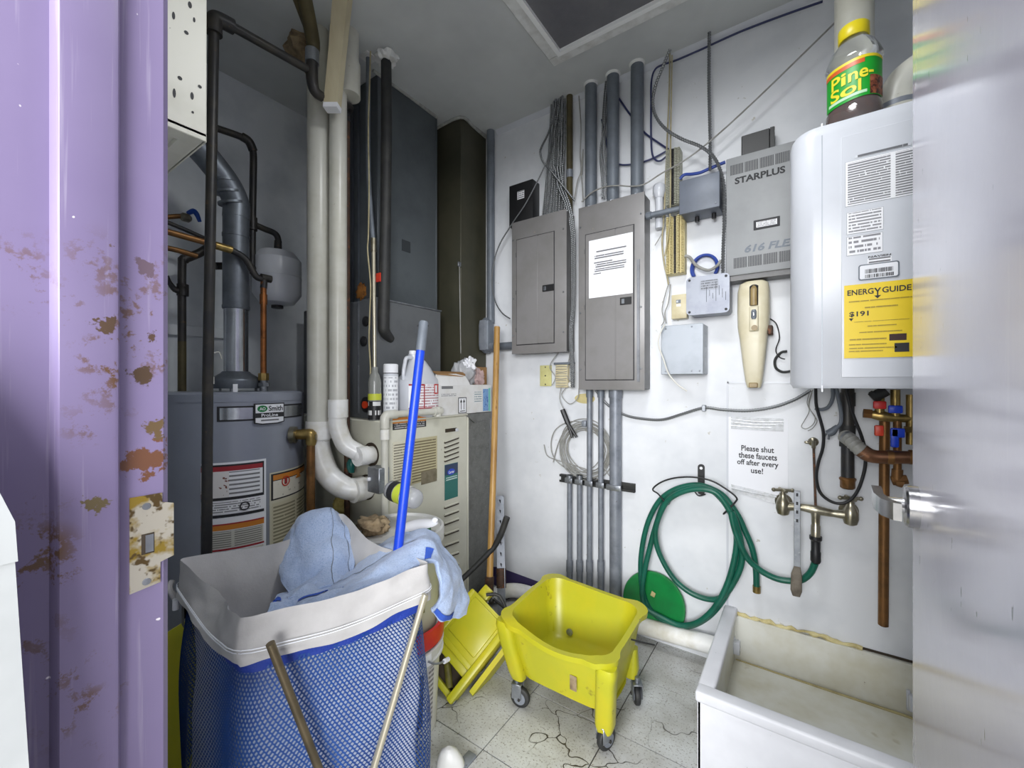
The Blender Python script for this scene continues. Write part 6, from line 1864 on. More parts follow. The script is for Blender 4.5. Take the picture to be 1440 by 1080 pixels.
# expansion tank on its pipe
EXX = -2.08
wq = lambda x, y: onX(x, y, EXX)
t = thing('cold_water_line', 'black iron pipe running along the left wall and down to the expansion tank', 'pipe', wq(356, 300))
part(t, 'run', B().tube([wq(250, 160), wq(301, 179), wq(338, 192), wq(350, 200), wq(356, 214), wq(356, 250), wq(355, 310), wq(354.5, 378)], .0150, 14, 6), m_iron)
part(t, 'elbow', B().tube([wq(340, 192), wq(350, 199), wq(356, 212)], .019, 14, 6), m_iron)
part(t, 'tee', B().cyl(wq(355, 306), wq(355, 324), .020, 14), m_iron)
part(t, 'branch', B().tube([wq(356, 315), wq(372, 322), wq(386, 328), wq(391, 336), wq(392, 352)], .0140, 14, 6), m_iron)
part(t, 'lower_tee', B().tube([wq(348, 379), wq(364, 379)], .019, 14, 1), m_iron)
part(t, 'side_stub', B().cyl(wq(303, 374), wq(322, 374), .016, 12), m_iron)
c = wq(390, 390)
zt_, zb_ = wq(390, 352).z, wq(390, 430).z
hh = zt_ - zb_
r_ = .105
t = thing('expansion_tank', 'small white expansion tank hanging behind the copper pipe', 'tank', (c.x, c.y, zb_))
part(t, 'tank_shell', B().lathe([(.02, 0), (.075, .012), (r_, .055), (r_, hh * .5 - .003), (r_ + .002, hh * .5), (r_, hh * .5 + .003), (r_, hh - .05), (.075, hh - .012), (.02, hh)], (c.x, c.y, zb_), (0, 0, 1), 40), m_white)
part(t, 'wall_strap', B().box((XL - .001, c.y - .012, zb_ + hh * .42), (c.x - r_ + .006, c.y + .012, zb_ + hh * .58)), m_steel)
part(t, 'bottom_valve', B().cyl((c.x, c.y, zb_ - .012), (c.x, c.y, zb_ + .01), .026, 16), m_black)
part(t, 'inlet', B().cyl((c.x, c.y, zt_ - .01), (c.x + .004, c.y + .002, zt_ + .045), .016, 14), m_iron)
solo('probe_wire', 'thin wire with a white connector rising from the tank heater top', 'wire', B().tube(Xs([(298, 550), (298, 520), (298, 480), (298.5, 478)], -1.80), .0032, 8, 2).cyl(onX(298, 540, -1.8), onX(298, 530, -1.8), .008, 10).tube(Xs([(299, 497), (308, 495), (312, 505)], -1.8), .002, 6, 4), m_wwire)

# ------------------------------------------------------------------ white cabinet at top left
BX0 = -1.20
yq1 = onX(291, 100, BX0).y
zq = onX(291, 200, BX0).z
t = thing('steel_cabinet', 'white steel cabinet with black screw holes high beside the door frame', 'cabinet', (BX0 - .25, (YF + yq1) / 2, zq))
bb = B().box((BX0 - .006, YF + .001, zq), (BX0, yq1, ZC - .15), .002, 1).box((BX0 - .45, YF + .001, zq + .002), (BX0 - .44, yq1, ZC - .15)).box((BX0 - .45, yq1 - .006, zq), (BX0 - .002, yq1, ZC - .15))
bb.box((BX0 - .45, YF + .001, zq + .012), (BX0, yq1 - .002, zq + .018))
part(t, 'shell', bb, m_offwhite)
part(t, 'bottom_flange', B().box((BX0 - .45, yq1 - .045, zq), (BX0 - .004, yq1 - .004, zq + .012)).box((BX0 - .045, YF + .002, zq), (BX0 - .004, yq1 - .045, zq + .012)), m_offwhite)
for px_, py_, w_, h_ in ((267, 7, .004, .008), (244, 22, .003, .009), (262, 46, .0045, .0045), (273, 28, .0025, .006), (253, 110, .0045, .0045), (281, 122, .004, .004), (245, 131, .003, .011), (270, 135, .0035, .009), (271, 158, .0025, .003)):
    q = onX(px_, py_, BX0)
    part(t, 'screw_hole', B().prism([(BX0 + .0002, q.y + w_ * math.cos(a), q.z + h_ * math.sin(a)) for a in [2 * PI * k / 12 for k in range(12)]], (.0005, 0, 0)), m_ink)
# ================================================================== LAUNDRY HAMPER
RZ = .74
hF, hR, hL = onZ(340, 872, RZ), onZ(606, 792, RZ), onZ(254, 786, RZ)
hB_ = hR + hL - hF
hC = (hF + hB_) / 2


def plan(s, r, scale, z, bulge=0.0):
    """rounded quadrilateral, s in 0..1 from F to R to B to L"""
    c = [hF, hR, hB_, hL]
    c = [hC + (V(q) - hC) * scale for q in c]
    i = int(s * 4) % 4
    t_ = s * 4 - int(s * 4)
    a_, b_ = c[i], c[(i + 1) % 4]
    prv, nxt = c[(i - 1) % 4], c[(i + 2) % 4]
    L = (b_ - a_).length
    f = r / L
    if t_ < f:
        k = .5 + .5 * t_ / f
        d0 = a_ + (prv - a_).normalized() * r
        d1 = a_ + (b_ - a_).normalized() * r
        p = d0 * (1 - k) ** 2 + a_ * 2 * k * (1 - k) + d1 * k * k
    elif t_ > 1 - f:
        k = .5 * (t_ - 1 + f) / f
        d0 = b_ + (a_ - b_).normalized() * r
        d1 = b_ + (nxt - b_).normalized() * r
        p = d0 * (1 - k) ** 2 + b_ * 2 * k * (1 - k) + d1 * k * k
    else:
        p = a_.lerp(b_, t_)
    o = (p - hC)
    o.z = 0
    if bulge:
        p = p + o.normalized() * bulge
    return V((p.x, p.y, z))


def rimz(s):
    # the back corner of the cloth stands up, the front and sides sag
    d = abs(((s - .5 + .5) % 1) - .5)
    return RZ + .040 * math.exp(-(d / .055) ** 2) - .012 * math.sin(4 * PI * s) ** 2


t = hamper = thing('laundry_hamper', 'folding laundry hamper with blue mesh bag and turned-down white cloth rim', 'laundry hamper', (hC.x, hC.y, 0))


def collar(u, v):
    # v 0 outer hem, .5 rim, 1 inside; the edge next to the door frame sags inwards
    w_ = noise.noise(V((u * 9, v * 2, 1.7))) * .008 + noise.noise(V((u * 30, v * 6, 4))) * .005
    dl = max(0.0, 1 - abs(u - .875) / .115)
    sag = dl * dl * (3 - 2 * dl)
    top = rimz(u) - .026 * sag
    if v < .5:
        k = v / .5
        z = (rimz(u) - .090 + .004 * math.sin(u * 40)) * (1 - k) + top * k
        p = plan(u, .035 - .015 * k, 1.040 - .042 * k, z, .006 * (1 - k) + w_ - .030 * sag * k)
    else:
        k = (v - .5) / .5
        p = plan(u, .02 + .05 * k, .998 - .03 * min(1, k * 6) - .13 * k, top * (1 - k) + .30 * k, w_ * (1 + 1.2 * k) - .014 * min(1, k * 5) - .030 * sag * (1 - k))
    return p


part(t, 'cloth_rim', B().grid(collar, 200, 36, True), m_liner, 'turned-down white cloth rim', fix=False, sharp=80)
sb = B()
for zz in (.066, .060):
    sb.tube([plan(k / 80, .05, 1.036, rimz(k / 80) - zz, .0095 + noise.noise(V((k / 80 * 9, .2, 1.7))) * .007) for k in range(81)], .0012, 4, 1)
part(t, 'hem_stitch', sb, m_bag)


def sackf(u, v):
    w_ = noise.noise(V((u * 14, v * 2.4, 9))) * .022
    z = .625 * (1 - v) + .10 * v
    dl = max(0.0, 1 - abs(u - .875) / .115)
    return plan(u, .06, .962 + .025 * v, z, -.010 + w_ * math.sin(PI * min(1, v * 1.3)))


part(t, 'inner_sack', B().grid(sackf, 110, 26, True), m_bag, 'white inner sack seen through the mesh', fix=False, sharp=80)
part(t, 'sack_floor', B().add([plan(k / 40, .07, .97, .102) for k in range(40)], [tuple(range(40))]), m_bag)
part(t, 'pile_base', B().add([plan(k / 40, .06, .84, .50) for k in range(40)], [tuple(range(40))]), m_towel)


def netp(u, v):
    z = .662 * (1 - v) + .085 * v
    fold = .012 * math.sin(u * 2 * PI * 7 + 2.0 * v) * v + noise.noise(V((u * 11, v * 2, 3))) * .012
    return plan(u % 1.0, .055, .943 + .067 * v, z, .006 + fold * min(1, .2 + 3 * v) + .020 * math.sin(PI * v))


# knotted mesh: staggered diamonds of flat cords
NU, NV = 184, 74
vs, fs = [], []
wn = .32


def cord(a_, b_):
    global vs, fs
    pa, pb = netp(*a_), netp(*b_)
    d = (pb - pa)
    side = V((-(pa - hC).y, (pa - hC).x, 0)).normalized()
    nrm = (pa - hC)
    nrm.z = 0
    sd = d.cross(nrm).normalized() * .00185
    o = len(vs)
    vs += [pa - sd, pa + sd, pb + sd, pb - sd]
    fs.append((o, o + 1, o + 2, o + 3))


for j in range(NV):
    for i in range(NU):
        off = .5 * (j % 2)
        off2 = .5 * ((j + 1) % 2)
        u0 = (i + off) / NU
        v0, v1 = j / NV, (j + 1) / NV
        vm = v0 + (v1 - v0) * .42
        cord((u0, v0), (u0, vm))
        if off == 0:
            cord((u0, vm), ((i + .5) / NU, v1))
            cord((u0, vm), ((i - .5) / NU, v1))
        else:
            cord((u0, vm), ((i + 1) / NU, v1))
            cord((u0, vm), ((i) / NU, v1))
nb = B()
nb.v, nb.f = vs, fs
part(t, 'mesh_bag', nb, m_net, 'blue mesh bag', kind='stuff', fix=False)
part(t, 'mesh_webbing', B().grid(lambda u, v: plan(u, .045, .984 - .004 * v, rimz(u) - .080 - .036 * v, .004 + .003 * math.sin(u * 160) * math.sin(v * 9)), 200, 6, True), m_netd, 'dense blue webbing under the rim', fix=False, sharp=80)
# crossed tube legs on the two open faces
def leg_face(A_, B2, pa, pb):
    n_ = (B2 - A_).cross(V((0, 0, 1))).normalized()
    if n_.dot(A_ - hC) < 0:
        n_ = -n_
    p0 = A_ + n_ * .034
    return n_, p0
n_, p0 = leg_face(hF, hR, 0, 0)
for (xa, ya, xb, yb_, m, lab) in ((388, 925, 450, 1085, m_bronze, 'dark bronze leg tube'), (589, 866, 524, 1085, m_paletube, 'pale metal leg tube')):
    a_, b_ = onP(xa, ya, p0, n_), onP(xb, yb_, p0, n_)
    k = (a_.z - .012) / (a_.z - b_.z)
    e_ = a_ + (b_ - a_) * k
    if m is m_bronze:
        a_, e_ = a_ + n_ * .014, e_ + n_ * .016
    part(t, 'leg', B().tube([a_ + (a_ - b_) * .15, e_], .0085, 12, 1), m, lab)
    sft = (hL - hF)
    part(t, 'leg', B().tube([a_ + sft - n_ * .060, e_ + sft - n_ * .060], .0085, 12, 1), m)
q0, q1 = onD(244, 838, 1.16), onD(254, 826, 1.16)
part(t, 'corner_strap', B().tube([hL + V((.0, -.012, -.10)), hL + V((-.012, -.02, -.075)), hL + V((-.022, -.012, -.06))], .007, 8), m_liner)
part(t, 'corner_toggle', B().cyl(hL + V((.012, -.014, -.125)), hL + V((.014, -.014, -.098)), .008, 12), m_paper)
part(t, 'corner_patch', B().grid(lambda u, v: plan(.70 + .09 * u, .055, 1.012, rimz(.75) - .085 - .075 * v, .006), 10, 4), m_black, fix=False)


# ------------------------------------------------------------------ towels
def cloth(ctrl, nu, nv, amp, seed, sub=None, lift=0.0):
    G = [[V(p) for p in row] for row in ctrl]

    def cr(p, t_):
        n = len(p) - 1
        x = min(max(t_, 0), .99999) * n
        i = int(x)
        f = x - i
        p0, p1, p2, p3 = p[max(i - 1, 0)], p[i], p[i + 1], p[min(i + 2, n)]
        return .5 * ((2 * p1) + (p2 - p0) * f + (2 * p0 - 5 * p1 + 4 * p2 - p3) * f * f + (3 * p1 - p0 - 3 * p2 + p3) * f ** 3)

    def ev(u, v):
        p = cr([cr(row, u) for row in G], v)
        q = p * 13 + V((seed, seed, 0))
        r2 = p * 34 + V((seed, 0, seed))
        return p + V((noise.noise(q), noise.noise(q + V((9, 0, 0))), noise.noise(q + V((0, 9, 0))))) * amp + V((noise.noise(r2), noise.noise(r2 + V((5, 0, 0))), noise.noise(r2 + V((0, 5, 0))))) * amp * .35

    def f(u, v):
        if sub:
            u = sub[0] + (sub[1] - sub[0]) * u
            v = sub[2] + (sub[3] - sub[2]) * v
        p = ev(u, v)
        if lift:
            e = .004
            du = ev(min(u + e, 1), v) - ev(max(u - e, 0), v)
            dv = ev(u, min(v + e, 1)) - ev(u, max(v - e, 0))
            n = du.cross(dv)
            if n.length > 1e-9:
                n.normalize()
                if n.dot(V((0, 0, H)) - p) < 0:
                    n = -n
                p = p + n * lift
        return p
    return B().grid(f, nu, nv)


def solidify(o, th):
    m = o.modifiers.new('thickness', 'SOLIDIFY')
    m.thickness = th
    m.offset = 0
    return o


def DD(rows):
    return [[onD(*p) for p in r] for r in rows]


c1 = DD([[(394, 800, 1.44), (410, 756, 1.46), (438, 736, 1.49), (468, 728, 1.52), (492, 740, 1.54)],
         [(393, 782, 1.285), (409, 748, 1.31), (437, 727, 1.335), (466, 722, 1.36), (490, 736, 1.385)],
         [(396, 806, 1.22), (414, 780, 1.245), (440, 765, 1.27), (468, 758, 1.295), (496, 770, 1.315)],
         [(402, 838, 1.15), (420, 825, 1.175), (442, 815, 1.20), (468, 805, 1.22), (496, 812, 1.25)],
         [(404, 850, 1.07), (424, 842, 1.10), (444, 835, 1.13), (466, 828, 1.16), (490, 830, 1.19)]])
t1 = thing('towel', 'pale blue towel folded over the back left side of the hamper rim', 'towel', (onD(440, 800, 1.3)), 'blue towels in the hamper')
solidify(part(t1, 'cloth', cloth(c1, 64, 64, .015, 2), m_towel, sharp=80), .012)
for u_ in (.34, .72, .90):
    part(t1, 'seam', cloth(c1, 2, 40, .015, 2, (u_, u_ + .008, .22, .98), .0075), m_emtd if u_ > .5 else m_towel, sharp=80)
c2 = DD([[(462, 838, 1.27), (500, 798, 1.29), (545, 762, 1.31), (584, 746, 1.31), (612, 758, 1.295), (640, 796, 1.29), (655, 834, 1.285), (652, 864, 1.28)],
         [(446, 848, 1.20), (488, 812, 1.21), (540, 776, 1.23), (585, 757, 1.25), (612, 768, 1.245), (636, 800, 1.25), (648, 840, 1.24), (640, 868, 1.23)],
         [(432, 860, 1.11), (478, 828, 1.12), (538, 796, 1.14), (588, 772, 1.17), (612, 776, 1.185), (628, 806, 1.18), (634, 846, 1.17), (622, 871, 1.165)],
         [(420, 872, 1.02), (474, 846, 1.03), (540, 815, 1.06), (590, 791, 1.12), (610, 792, 1.14), (618, 815, 1.14), (616, 845, 1.13), (606, 860, 1.125)]])
t2 = thing('towel', 'pale blue towel hanging over the right corner of the hamper rim', 'towel', (onD(600, 800, 1.2)), 'blue towels in the hamper')
solidify(part(t2, 'cloth', cloth(c2, 90, 60, .013, 6), m_towel, sharp=80), .012)
part(t2, 'stripe', cloth(c2, 4, 14, .013, 6, (.46, .52, .74, .97), .0085), m_stripe, 'darker blue woven stripe', sharp=80)
part(t2, 'stripe', cloth(c2, 4, 20, .013, 6, (.93, .975, .50, .98), .0085), m_stripe, 'darker blue woven stripe', sharp=80)
part(t2, 'seam', cloth(c2, 30, 2, .013, 6, (.04, .42, .50, .512), .0075), m_emtd, sharp=80)
c3 = DD([[(392, 838, 1.16), (425, 818, 1.20), (452, 812, 1.22), (480, 808, 1.24)],
         [(382, 850, 1.08), (415, 832, 1.13), (450, 824, 1.16), (486, 822, 1.17)],
         [(372, 864, 1.02), (408, 850, 1.06), (446, 838, 1.09), (490, 838, 1.10)],
         [(368, 880, .98), (404, 870, 1.00), (446, 856, 1.03), (494, 852, 1.05)]])
t3 = thing('towel', 'pale blue towel crumpled in the bottom of the hamper opening', 'towel', (onD(430, 845, 1.1)), 'blue towels in the hamper')
solidify(part(t3, 'cloth', cloth(c3, 60, 50, .022, 14), m_towel, sharp=80), .012)
part(t3, 'stripe', cloth(c3, 4, 20, .022, 14, (.02, .12, .15, .6), .009), m_stripe, 'darker blue woven stripe', sharp=80)
part(t3, 'stripe', cloth(c3, 24, 3, .022, 14, (.5, .98, .62, .70), .009), m_stripe, 'darker blue woven stripe', sharp=80)

# ------------------------------------------------------------------ stacked pails behind the hamper
pc = V((-1.178, .992, 0))
t = thing('lower_pail', 'grey-white pail with a red rim under the cream pail, right of the hamper', 'bucket', pc)
part(t, 'pail_body', B().lathe([(.128, 0), (.132, .004), (.148, .345), (.142, .350)], pc, (0, 0, 1), 48), m_pail)
part(t, 'ribbed_collar', B().lathe([(.150, .262), (.157, .264), (.157, .270), (.151, .272), (.151, .300), (.158, .302), (.158, .308), (.151, .310)], pc, (0, 0, 1), 48, False), m_pail)
part(t, 'red_rim', B().lathe([(.150, .318), (.158, .320), (.160, .350), (.157, .376), (.150, .380), (.146, .376), (.147, .322)], pc, (0, 0, 1), 48, False), m_redb, 'red plastic rim')
aa = math.atan2(-pc.y, -pc.x) + .33
def pq(a, r_, z):
    return V((pc.x + r_ * math.cos(a), pc.y + r_ * math.sin(a), z))
part(t, 'handle_ear', B().box((-.018, -.022, 0), (.018, .022, .006), .003, 1, M=Matrix.Translation(pq(aa + .30, .152, .285)) @ V((math.cos(aa + .3), math.sin(aa + .3), 0)).to_track_quat('Z', 'Y').to_matrix().to_4x4()), m_paper)
part(t, 'wire_handle', B().tube([pq(aa + .30, .160, .285), pq(aa + .45, .172, .268), pq(aa + .75, .182, .250)], .0035, 8, 5), m_steel)
part(t, 'wire_grip', B().cyl(pq(aa + .66, .180, .256), pq(aa + .80, .184, .248), .008, 10), m_paper)
m_pl = printed('pail_print', 12, paper=(196, 194, 200), ink=(90, 88, 96), dens=.4, words=6)
def pl_patch(name, a0, a1, z0, z1, m, lift):
    return part(t, name, B().grid(lambda u, v: pq(a0 + (a1 - a0) * u, .1325 + .016 * (z0 + (z1 - z0) * v) / .345 + lift, z0 + (z1 - z0) * v), 8, 1), m, fix=False)
pl_patch('label_border', aa + .02, aa + .26, .06, .235, m_ink, .0012)
pl_patch('label_panel', aa + .05, aa + .23, .068, .228, printed('pail_panel', 10, paper=(96, 96, 104), ink=(60, 60, 66), dens=.3, words=6), .0022)
pl_patch('label_text', aa + .40, aa + .62, .05, .25, m_pl, .0012)
t = thing('upper_pail', 'cream lidded pail stacked on the red-rimmed pail', 'bucket', pc + V((0, 0, .352)))
part(t, 'pail_body', B().lathe([(.130, .352), (.133, .356), (.146, .640), (.152, .650), (.152, .66)], pc, (0, 0, 1), 48), m_pailc)
part(t, 'lid', B().lathe([(.154, .655), (.159, .658), (.160, .690), (.158, .702), (.150, .704), (.146, .694), (.0005, .692)], pc, (0, 0, 1), 56), m_pail)
part(t, 'label_patch', B().grid(lambda u, v: pq(aa + .22 + .10 * u, .1385 + .002 * v, .44 + .07 * v), 4, 1), mat('olive_label', (110, 108, 62), .5), fix=False)
part(t, 'label_print', B().grid(lambda u, v: pq(aa + .02 + .14 * u, .1372 + .003 * v, .40 + .10 * v), 5, 1), printed('cream_print', 7, paper=(206, 206, 182), ink=(90, 90, 84), dens=.4, words=6), fix=False)
LZ = .694
q = onZ(547, 722, LZ + .045)
t = thing('squeeze_bottle', 'clear bottle with black and lime labels lying on the pail lid', 'bottle', (q.x, q.y, LZ))
A_, Bp = onZ(506, 690, LZ + .06), onZ(596, 712, LZ + .035)
A_ = V((-1.235, .975, LZ + .052))
Bp = V((-1.085, .985, LZ + .036))
A_, Bp = onD(548, 688, 1.55), onD(589, 704, 1.46)
A_.z = max(A_.z, LZ + .042)
Bp.z = max(Bp.z, LZ + .036)
ax = (Bp - A_)
part(t, 'bottle_body', B().tube([A_, A_.lerp(Bp, .10), A_.lerp(Bp, .75), A_.lerp(Bp, .92), Bp], [.028, .034, .036, .032, .018], 24, 3), m_bag2)
for f0_, f1_, m_, nm in ((.16, .34, m_ink, 'black_label'), (.36, .58, mat('lime_label', (200, 214, 70), .4), 'lime_label'), (.60, .72, m_paper, 'white_label')):
    part(t, nm, B().tube([A_.lerp(Bp, f0_), A_.lerp(Bp, f1_)], .0372, 24, 1, False), m_)
part(t, 'base', B().tube([A_ - ax * .02, A_ + ax * .06], [.024, .034], 20, 1), m_black)
q = onD(589, 738, 1.43)
q.z = LZ + .036
t = thing('white_lid_cap', 'white dished plastic lid lying on a green base on the pail lid', 'lid', (q.x, q.y, LZ))
part(t, 'white_dish', B().grid(lambda u, v: V((q.x + (math.cos(2 * PI * u) * CY_ * .066 - math.sin(2 * PI * u) * SY_ * .042) * math.sin(PI * max(v, .001) * .5) * (1.0), q.y + (math.cos(2 * PI * u) * SY_ * .066 + math.sin(2 * PI * u) * CY_ * .042) * math.sin(PI * max(v, .001) * .5), q.z + .022 * math.cos(PI * v * .5) - .010 + .010 * math.cos(2 * PI * u) * v)), 36, 10, True), m_paper, fix=False, sharp=80)
part(t, 'green_base', B().loft([(q.x, q.y, LZ, .040, .030), (q.x, q.y, q.z - .006, .042, .030)], 24, 3, rot=YAW), m_green, 'dark green base')
part(t, 'tab', B().ball((q.x + .045, q.y + .032, q.z + .012), (.012, .010, .009), 10, 8), m_paper)
q = onD(528, 733, 1.50)
solo('dirty_rag', 'wadded dirty brown rag on the left of the pail lid', 'rag', B().grid(bagf(-1.215, .915, LZ + .026, .055, .05, .028, 31, .6), 34, 18, True), m_mop, sharp=80)

# ------------------------------------------------------------------ blue mop handle
a_, b_ = onD(596, 452, 1.30), onD(564, 735, 1.215)
d = (b_ - a_)
e_ = a_ + d * ((a_.z - .13) / (a_.z - b_.z))
t = thing('blue_mop', 'bright blue mop handle with a dark grip standing up out of the hamper', 'mop', e_)
g_ = a_.lerp(b_, .135)
part(t, 'handle', B().tube([g_, e_], .0138, 18, 1), m_blue)
part(t, 'grip', B().tube([a_, a_.lerp(b_, .01), g_ + d.normalized() * .012], [.012, .0150, .0150], 18, 1), m_emtd, 'dark grey grip')
part(t, 'hang_hole', B().cyl(a_.lerp(b_, .022) + V((-.014, -.012, 0)), a_.lerp(b_, .022) + V((.012, .01, 0)), .0035, 8), m_ink)
# ------------------------------------------------------------------ broomstick, strut and black tube in the corner
a_, b_ = onD(699, 460, 2.30), onD(688, 832, 1.98)
t = thing('wooden_broom', 'wooden mop handle leaning in the corner with a wire clamp at its foot', 'mop', b_)
part(t, 'stick', B().tube([a_, a_.lerp(b_, .5) + V((.004, 0, 0)), b_], [.0165, .0165, .0160], 16, 4), m_broom)
part(t, 'ferrule', B().tube([b_ + (a_ - b_) * .05, b_ - (a_ - b_) * .015], .021, 14, 1), m_rust)
e1, e2 = onD(672, 862, 1.9), onD(716, 878, 1.86)
part(t, 'clamp_wire', B().tube([b_, onD(690, 846, 1.95), e1 + V((0, 0, .0)), onD(676, 868, 1.88), e2, onD(720, 866, 1.9), onD(694, 842, 1.95)], .0058, 10, 5), m_dark)
part(t, 'clamp_nut', B().ball(onD(691, 846, 1.95), .014, 10, 8), m_iron)
a_, b_ = onD(703, 697, 2.28), onD(705, 826, 2.14)
b_.z = max(b_.z, .0)
t = thing('steel_strut', 'grey perforated steel strut standing in the corner behind the wooden handle', 'strut', b_)
u_ = V((CY_, SY_, 0))
e_ = b_ + (b_ - a_) * .30
e_.z = max(e_.z, .005)
part(t, 'angle', B().prism([a_ - u_ * .021, a_ + u_ * .021, a_ + u_ * .021 + V((SY_, -CY_, 0)) * .004, a_ - u_ * .021 + V((SY_, -CY_, 0)) * .004], e_ - a_), m_emt)
part(t, 'angle_leg', B().prism([a_ + u_ * .017, a_ + u_ * .021, a_ + u_ * .021 + V((SY_, -CY_, 0)) * .026, a_ + u_ * .017 + V((SY_, -CY_, 0)) * .026], e_ - a_), m_emt)
for k in range(7):
    q = a_.lerp(e_, .05 + .09 * k) + V((SY_, -CY_, 0)) * .0042
    part(t, 'strut_hole', B().box(q + V((-.004, -.001, -.010)), q + V((.004, .001, .010))), m_ink)
part(t, 'rusty_band', B().tube([a_.lerp(b_, .80) + V((SY_, -CY_, 0)) * .003, a_.lerp(b_, 1.0) + V((SY_, -CY_, 0)) * .003], .026, 10, 1), m_rust)
solo('black_tube', 'bent black rubber tube leaning in front of the wooden handle', 'tube', B().tube([onD(713, 727, 2.02), onD(704, 752, 2.02), onD(693, 771, 2.02), onD(668, 797, 1.98), onD(640, 824, 1.94), onD(615, 850, 1.9)], [.0155, .0155, .014, .0125, .0125, .012], 14, 6), m_dark)

# ------------------------------------------------------------------ yellow wringer lying by the wall
O_ = onZ(634, 992, .012)
U_ = V((.107, .225, .205))
Wv = V((-.195, -.030, .075))
U_n = U_.normalized()
W_n = (Wv - U_n * Wv.dot(U_n)).normalized()
N_n = U_n.cross(W_n)
if N_n.dot(V((0, 0, H)) - O_) < 0:
    N_n = -N_n
LU, LW = .335, .215
MW = Matrix(((U_n.x, W_n.x, N_n.x, O_.x), (U_n.y, W_n.y, N_n.y, O_.y), (U_n.z, W_n.z, N_n.z, O_.z), (0, 0, 0, 1)))
t = thing('mop_wringer', 'yellow plastic mop wringer tipped over beside the yellow bucket', 'wringer', O_)
pb = B()
pb.box((.135, .012, -.022), (LU, LW, 0), .005, 2, M=MW)              # pressing plate
pb.box((.0, .0, -.055), (LU - .01, .030, .010), .008, 2, M=MW)        # near side rail
pb.box((.02, LW - .012, -.055), (LU, LW + .014, .004), .008, 2, M=MW)  # far side rail
pb.box((.115, .02, -.030), (.145, LW, -.002), .006, 2, M=MW)
pb.box((.0, .02, -.055), (.022, LW, -.02), .006, 2, M=MW)
part(t, 'frame', pb, m_yel)
part(t, 'press_plate', B().box((.160, .040, -.006), (LU - .015, LW - .02, .006), .006, 2, M=MW), m_yel)
part(t, 'lower_web', B().box((.085, .03, -.040), (.135, LW - .01, -.012), .006, 2, M=MW), m_yel)
part(t, 'side_wall', B().prism([MW @ V(q) for q in ((.07, -.012, -.05), (LU + .02, -.012, -.045), (LU + .0, -.012, -.16), (.12, -.012, -.15), (.06, -.012, -.10))], W_n * -.020), m_yel)
part(t, 'back_basket', B().box((.13, .01, -.14), (LU - .02, LW - .01, -.058), .01, 2, M=MW), m_yel)
part(t, 'inner_lever', B().tube([MW @ V((.025, .05, -.045)), MW @ V((.10, .15, -.05)), MW @ V((.12, .10, -.05))], .014, 10, 4), mat('olive_lever', (112, 108, 44), .5, var=(80, 76, 36), vs=20))
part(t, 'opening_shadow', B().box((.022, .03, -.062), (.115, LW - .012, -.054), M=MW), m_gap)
part(t, 'spring', B().tube([MW @ V((.03, .17, -.035)), MW @ V((.07, .185, -.035))], .012, 10, 1), m_paper)
part(t, 'pivot_bolt', B().cyl(MW @ V((.012, -.002, -.02)), MW @ V((.012, .012, -.02)), .012, 12).cyl(MW @ V((.30, -.034, -.10)), MW @ V((.30, -.012, -.10)), .010, 12), m_steel)
part(t, 'top_hook', B().box((LU - .01, LW - .06, -.07), (LU + .05, LW - .01, -.03), .006, 2, M=MW), m_yel)
part(t, 'top_hook', B().box((LU - .01, .02, -.09), (LU + .035, .06, -.05), .006, 2, M=MW), m_yel)
part(t, 'dark_bracket', B().tube([MW @ V((LU + .02, LW - .05, -.01)), MW @ V((LU + .055, LW * .55, -.012)), MW @ V((LU + .02, .03, -.03))], .007, 8, 3), m_dark)

# ------------------------------------------------------------------ yellow mop bucket
def caster_pt(px_, py_):
    return onZ(px_, py_, .0)
kA, kB, kC = caster_pt(727, 992), caster_pt(848, 1056), caster_pt(896, 993)
bx0, bx1 = kA.x - .01, kB.x + .03
by0, by1 = kB.y, kC.y + .02
bcx, bcy = (kA.x + kB.x) / 2 + .0, (kB.y + kC.y) / 2 + .015
hwx, hwy = (kB.x - kA.x) / 2, (kC.y - kB.y) / 2
t = thing('mop_bucket', 'yellow mop bucket on grey casters in front of the back wall', 'bucket', (bcx, bcy, 0))
BH = .345
NB = 96


def bsec(z, sx, sy, col, inset=0.0):
    """section: rounded rectangle with corner columns that stand out by col"""
    pts = []
    for k in range(NB):
        a = 2 * PI * (k + .5) / NB
        c_, s_ = math.cos(a), math.sin(a)
        e = 5.5
        r_ = (abs(c_ / (sx - inset)) ** e + abs(s_ / (sy - inset)) ** e) ** (-1 / e)
        da = min(abs(((a - math.atan2(sy * q2, sx * q1) + PI) % (2 * PI)) - PI) for q1 in (1, -1) for q2 in (1, -1))
        r_ += col * max(0.0, min(1.0, (1.15 - da / .23) * 2.2))
        pts.append(V((bcx + r_ * c_, bcy + r_ * s_, z)))
    return pts


def rim(k):
    a = 2 * PI * (k + .5) / NB
    c_, s_ = math.cos(a), math.sin(a)
    # long front and back walls dip a little between the corner posts, back stands taller
    dip = .030 * max(0, 1 - (abs(abs(a % PI - PI / 2)) / .75) ** 2)
    return BH - (dip if s_ < 0 else dip * .2) + .012 * s_ - .012 * c_


secs = []
TX, TY = hwx + .036, hwy + .062
BX, BY = hwx + .012, hwy + .020
outer = [(0.105, BX - .035, BY - .035, .0, 0), (.112, BX - .012, BY - .016, .002, 0), (.20, BX + .002, BY + .006, .010, 0), (.30, TX - .008, TY - .012, .012, 0), (.322, TX - .004, TY - .006, .013, 0), (.326, TX + .010, TY + .008, .022, 0), (1, TX + .012, TY + .010, .022, 0)]
inner = [(1, TX - .002, TY - .004, .004, .006), (.30, TX - .010, TY - .014, .004, .008), (.16, BX - .004, BY - .004, .006, .010), (.135, BX - .03, BY - .03, .0, .010)]
vs, n = [], NB


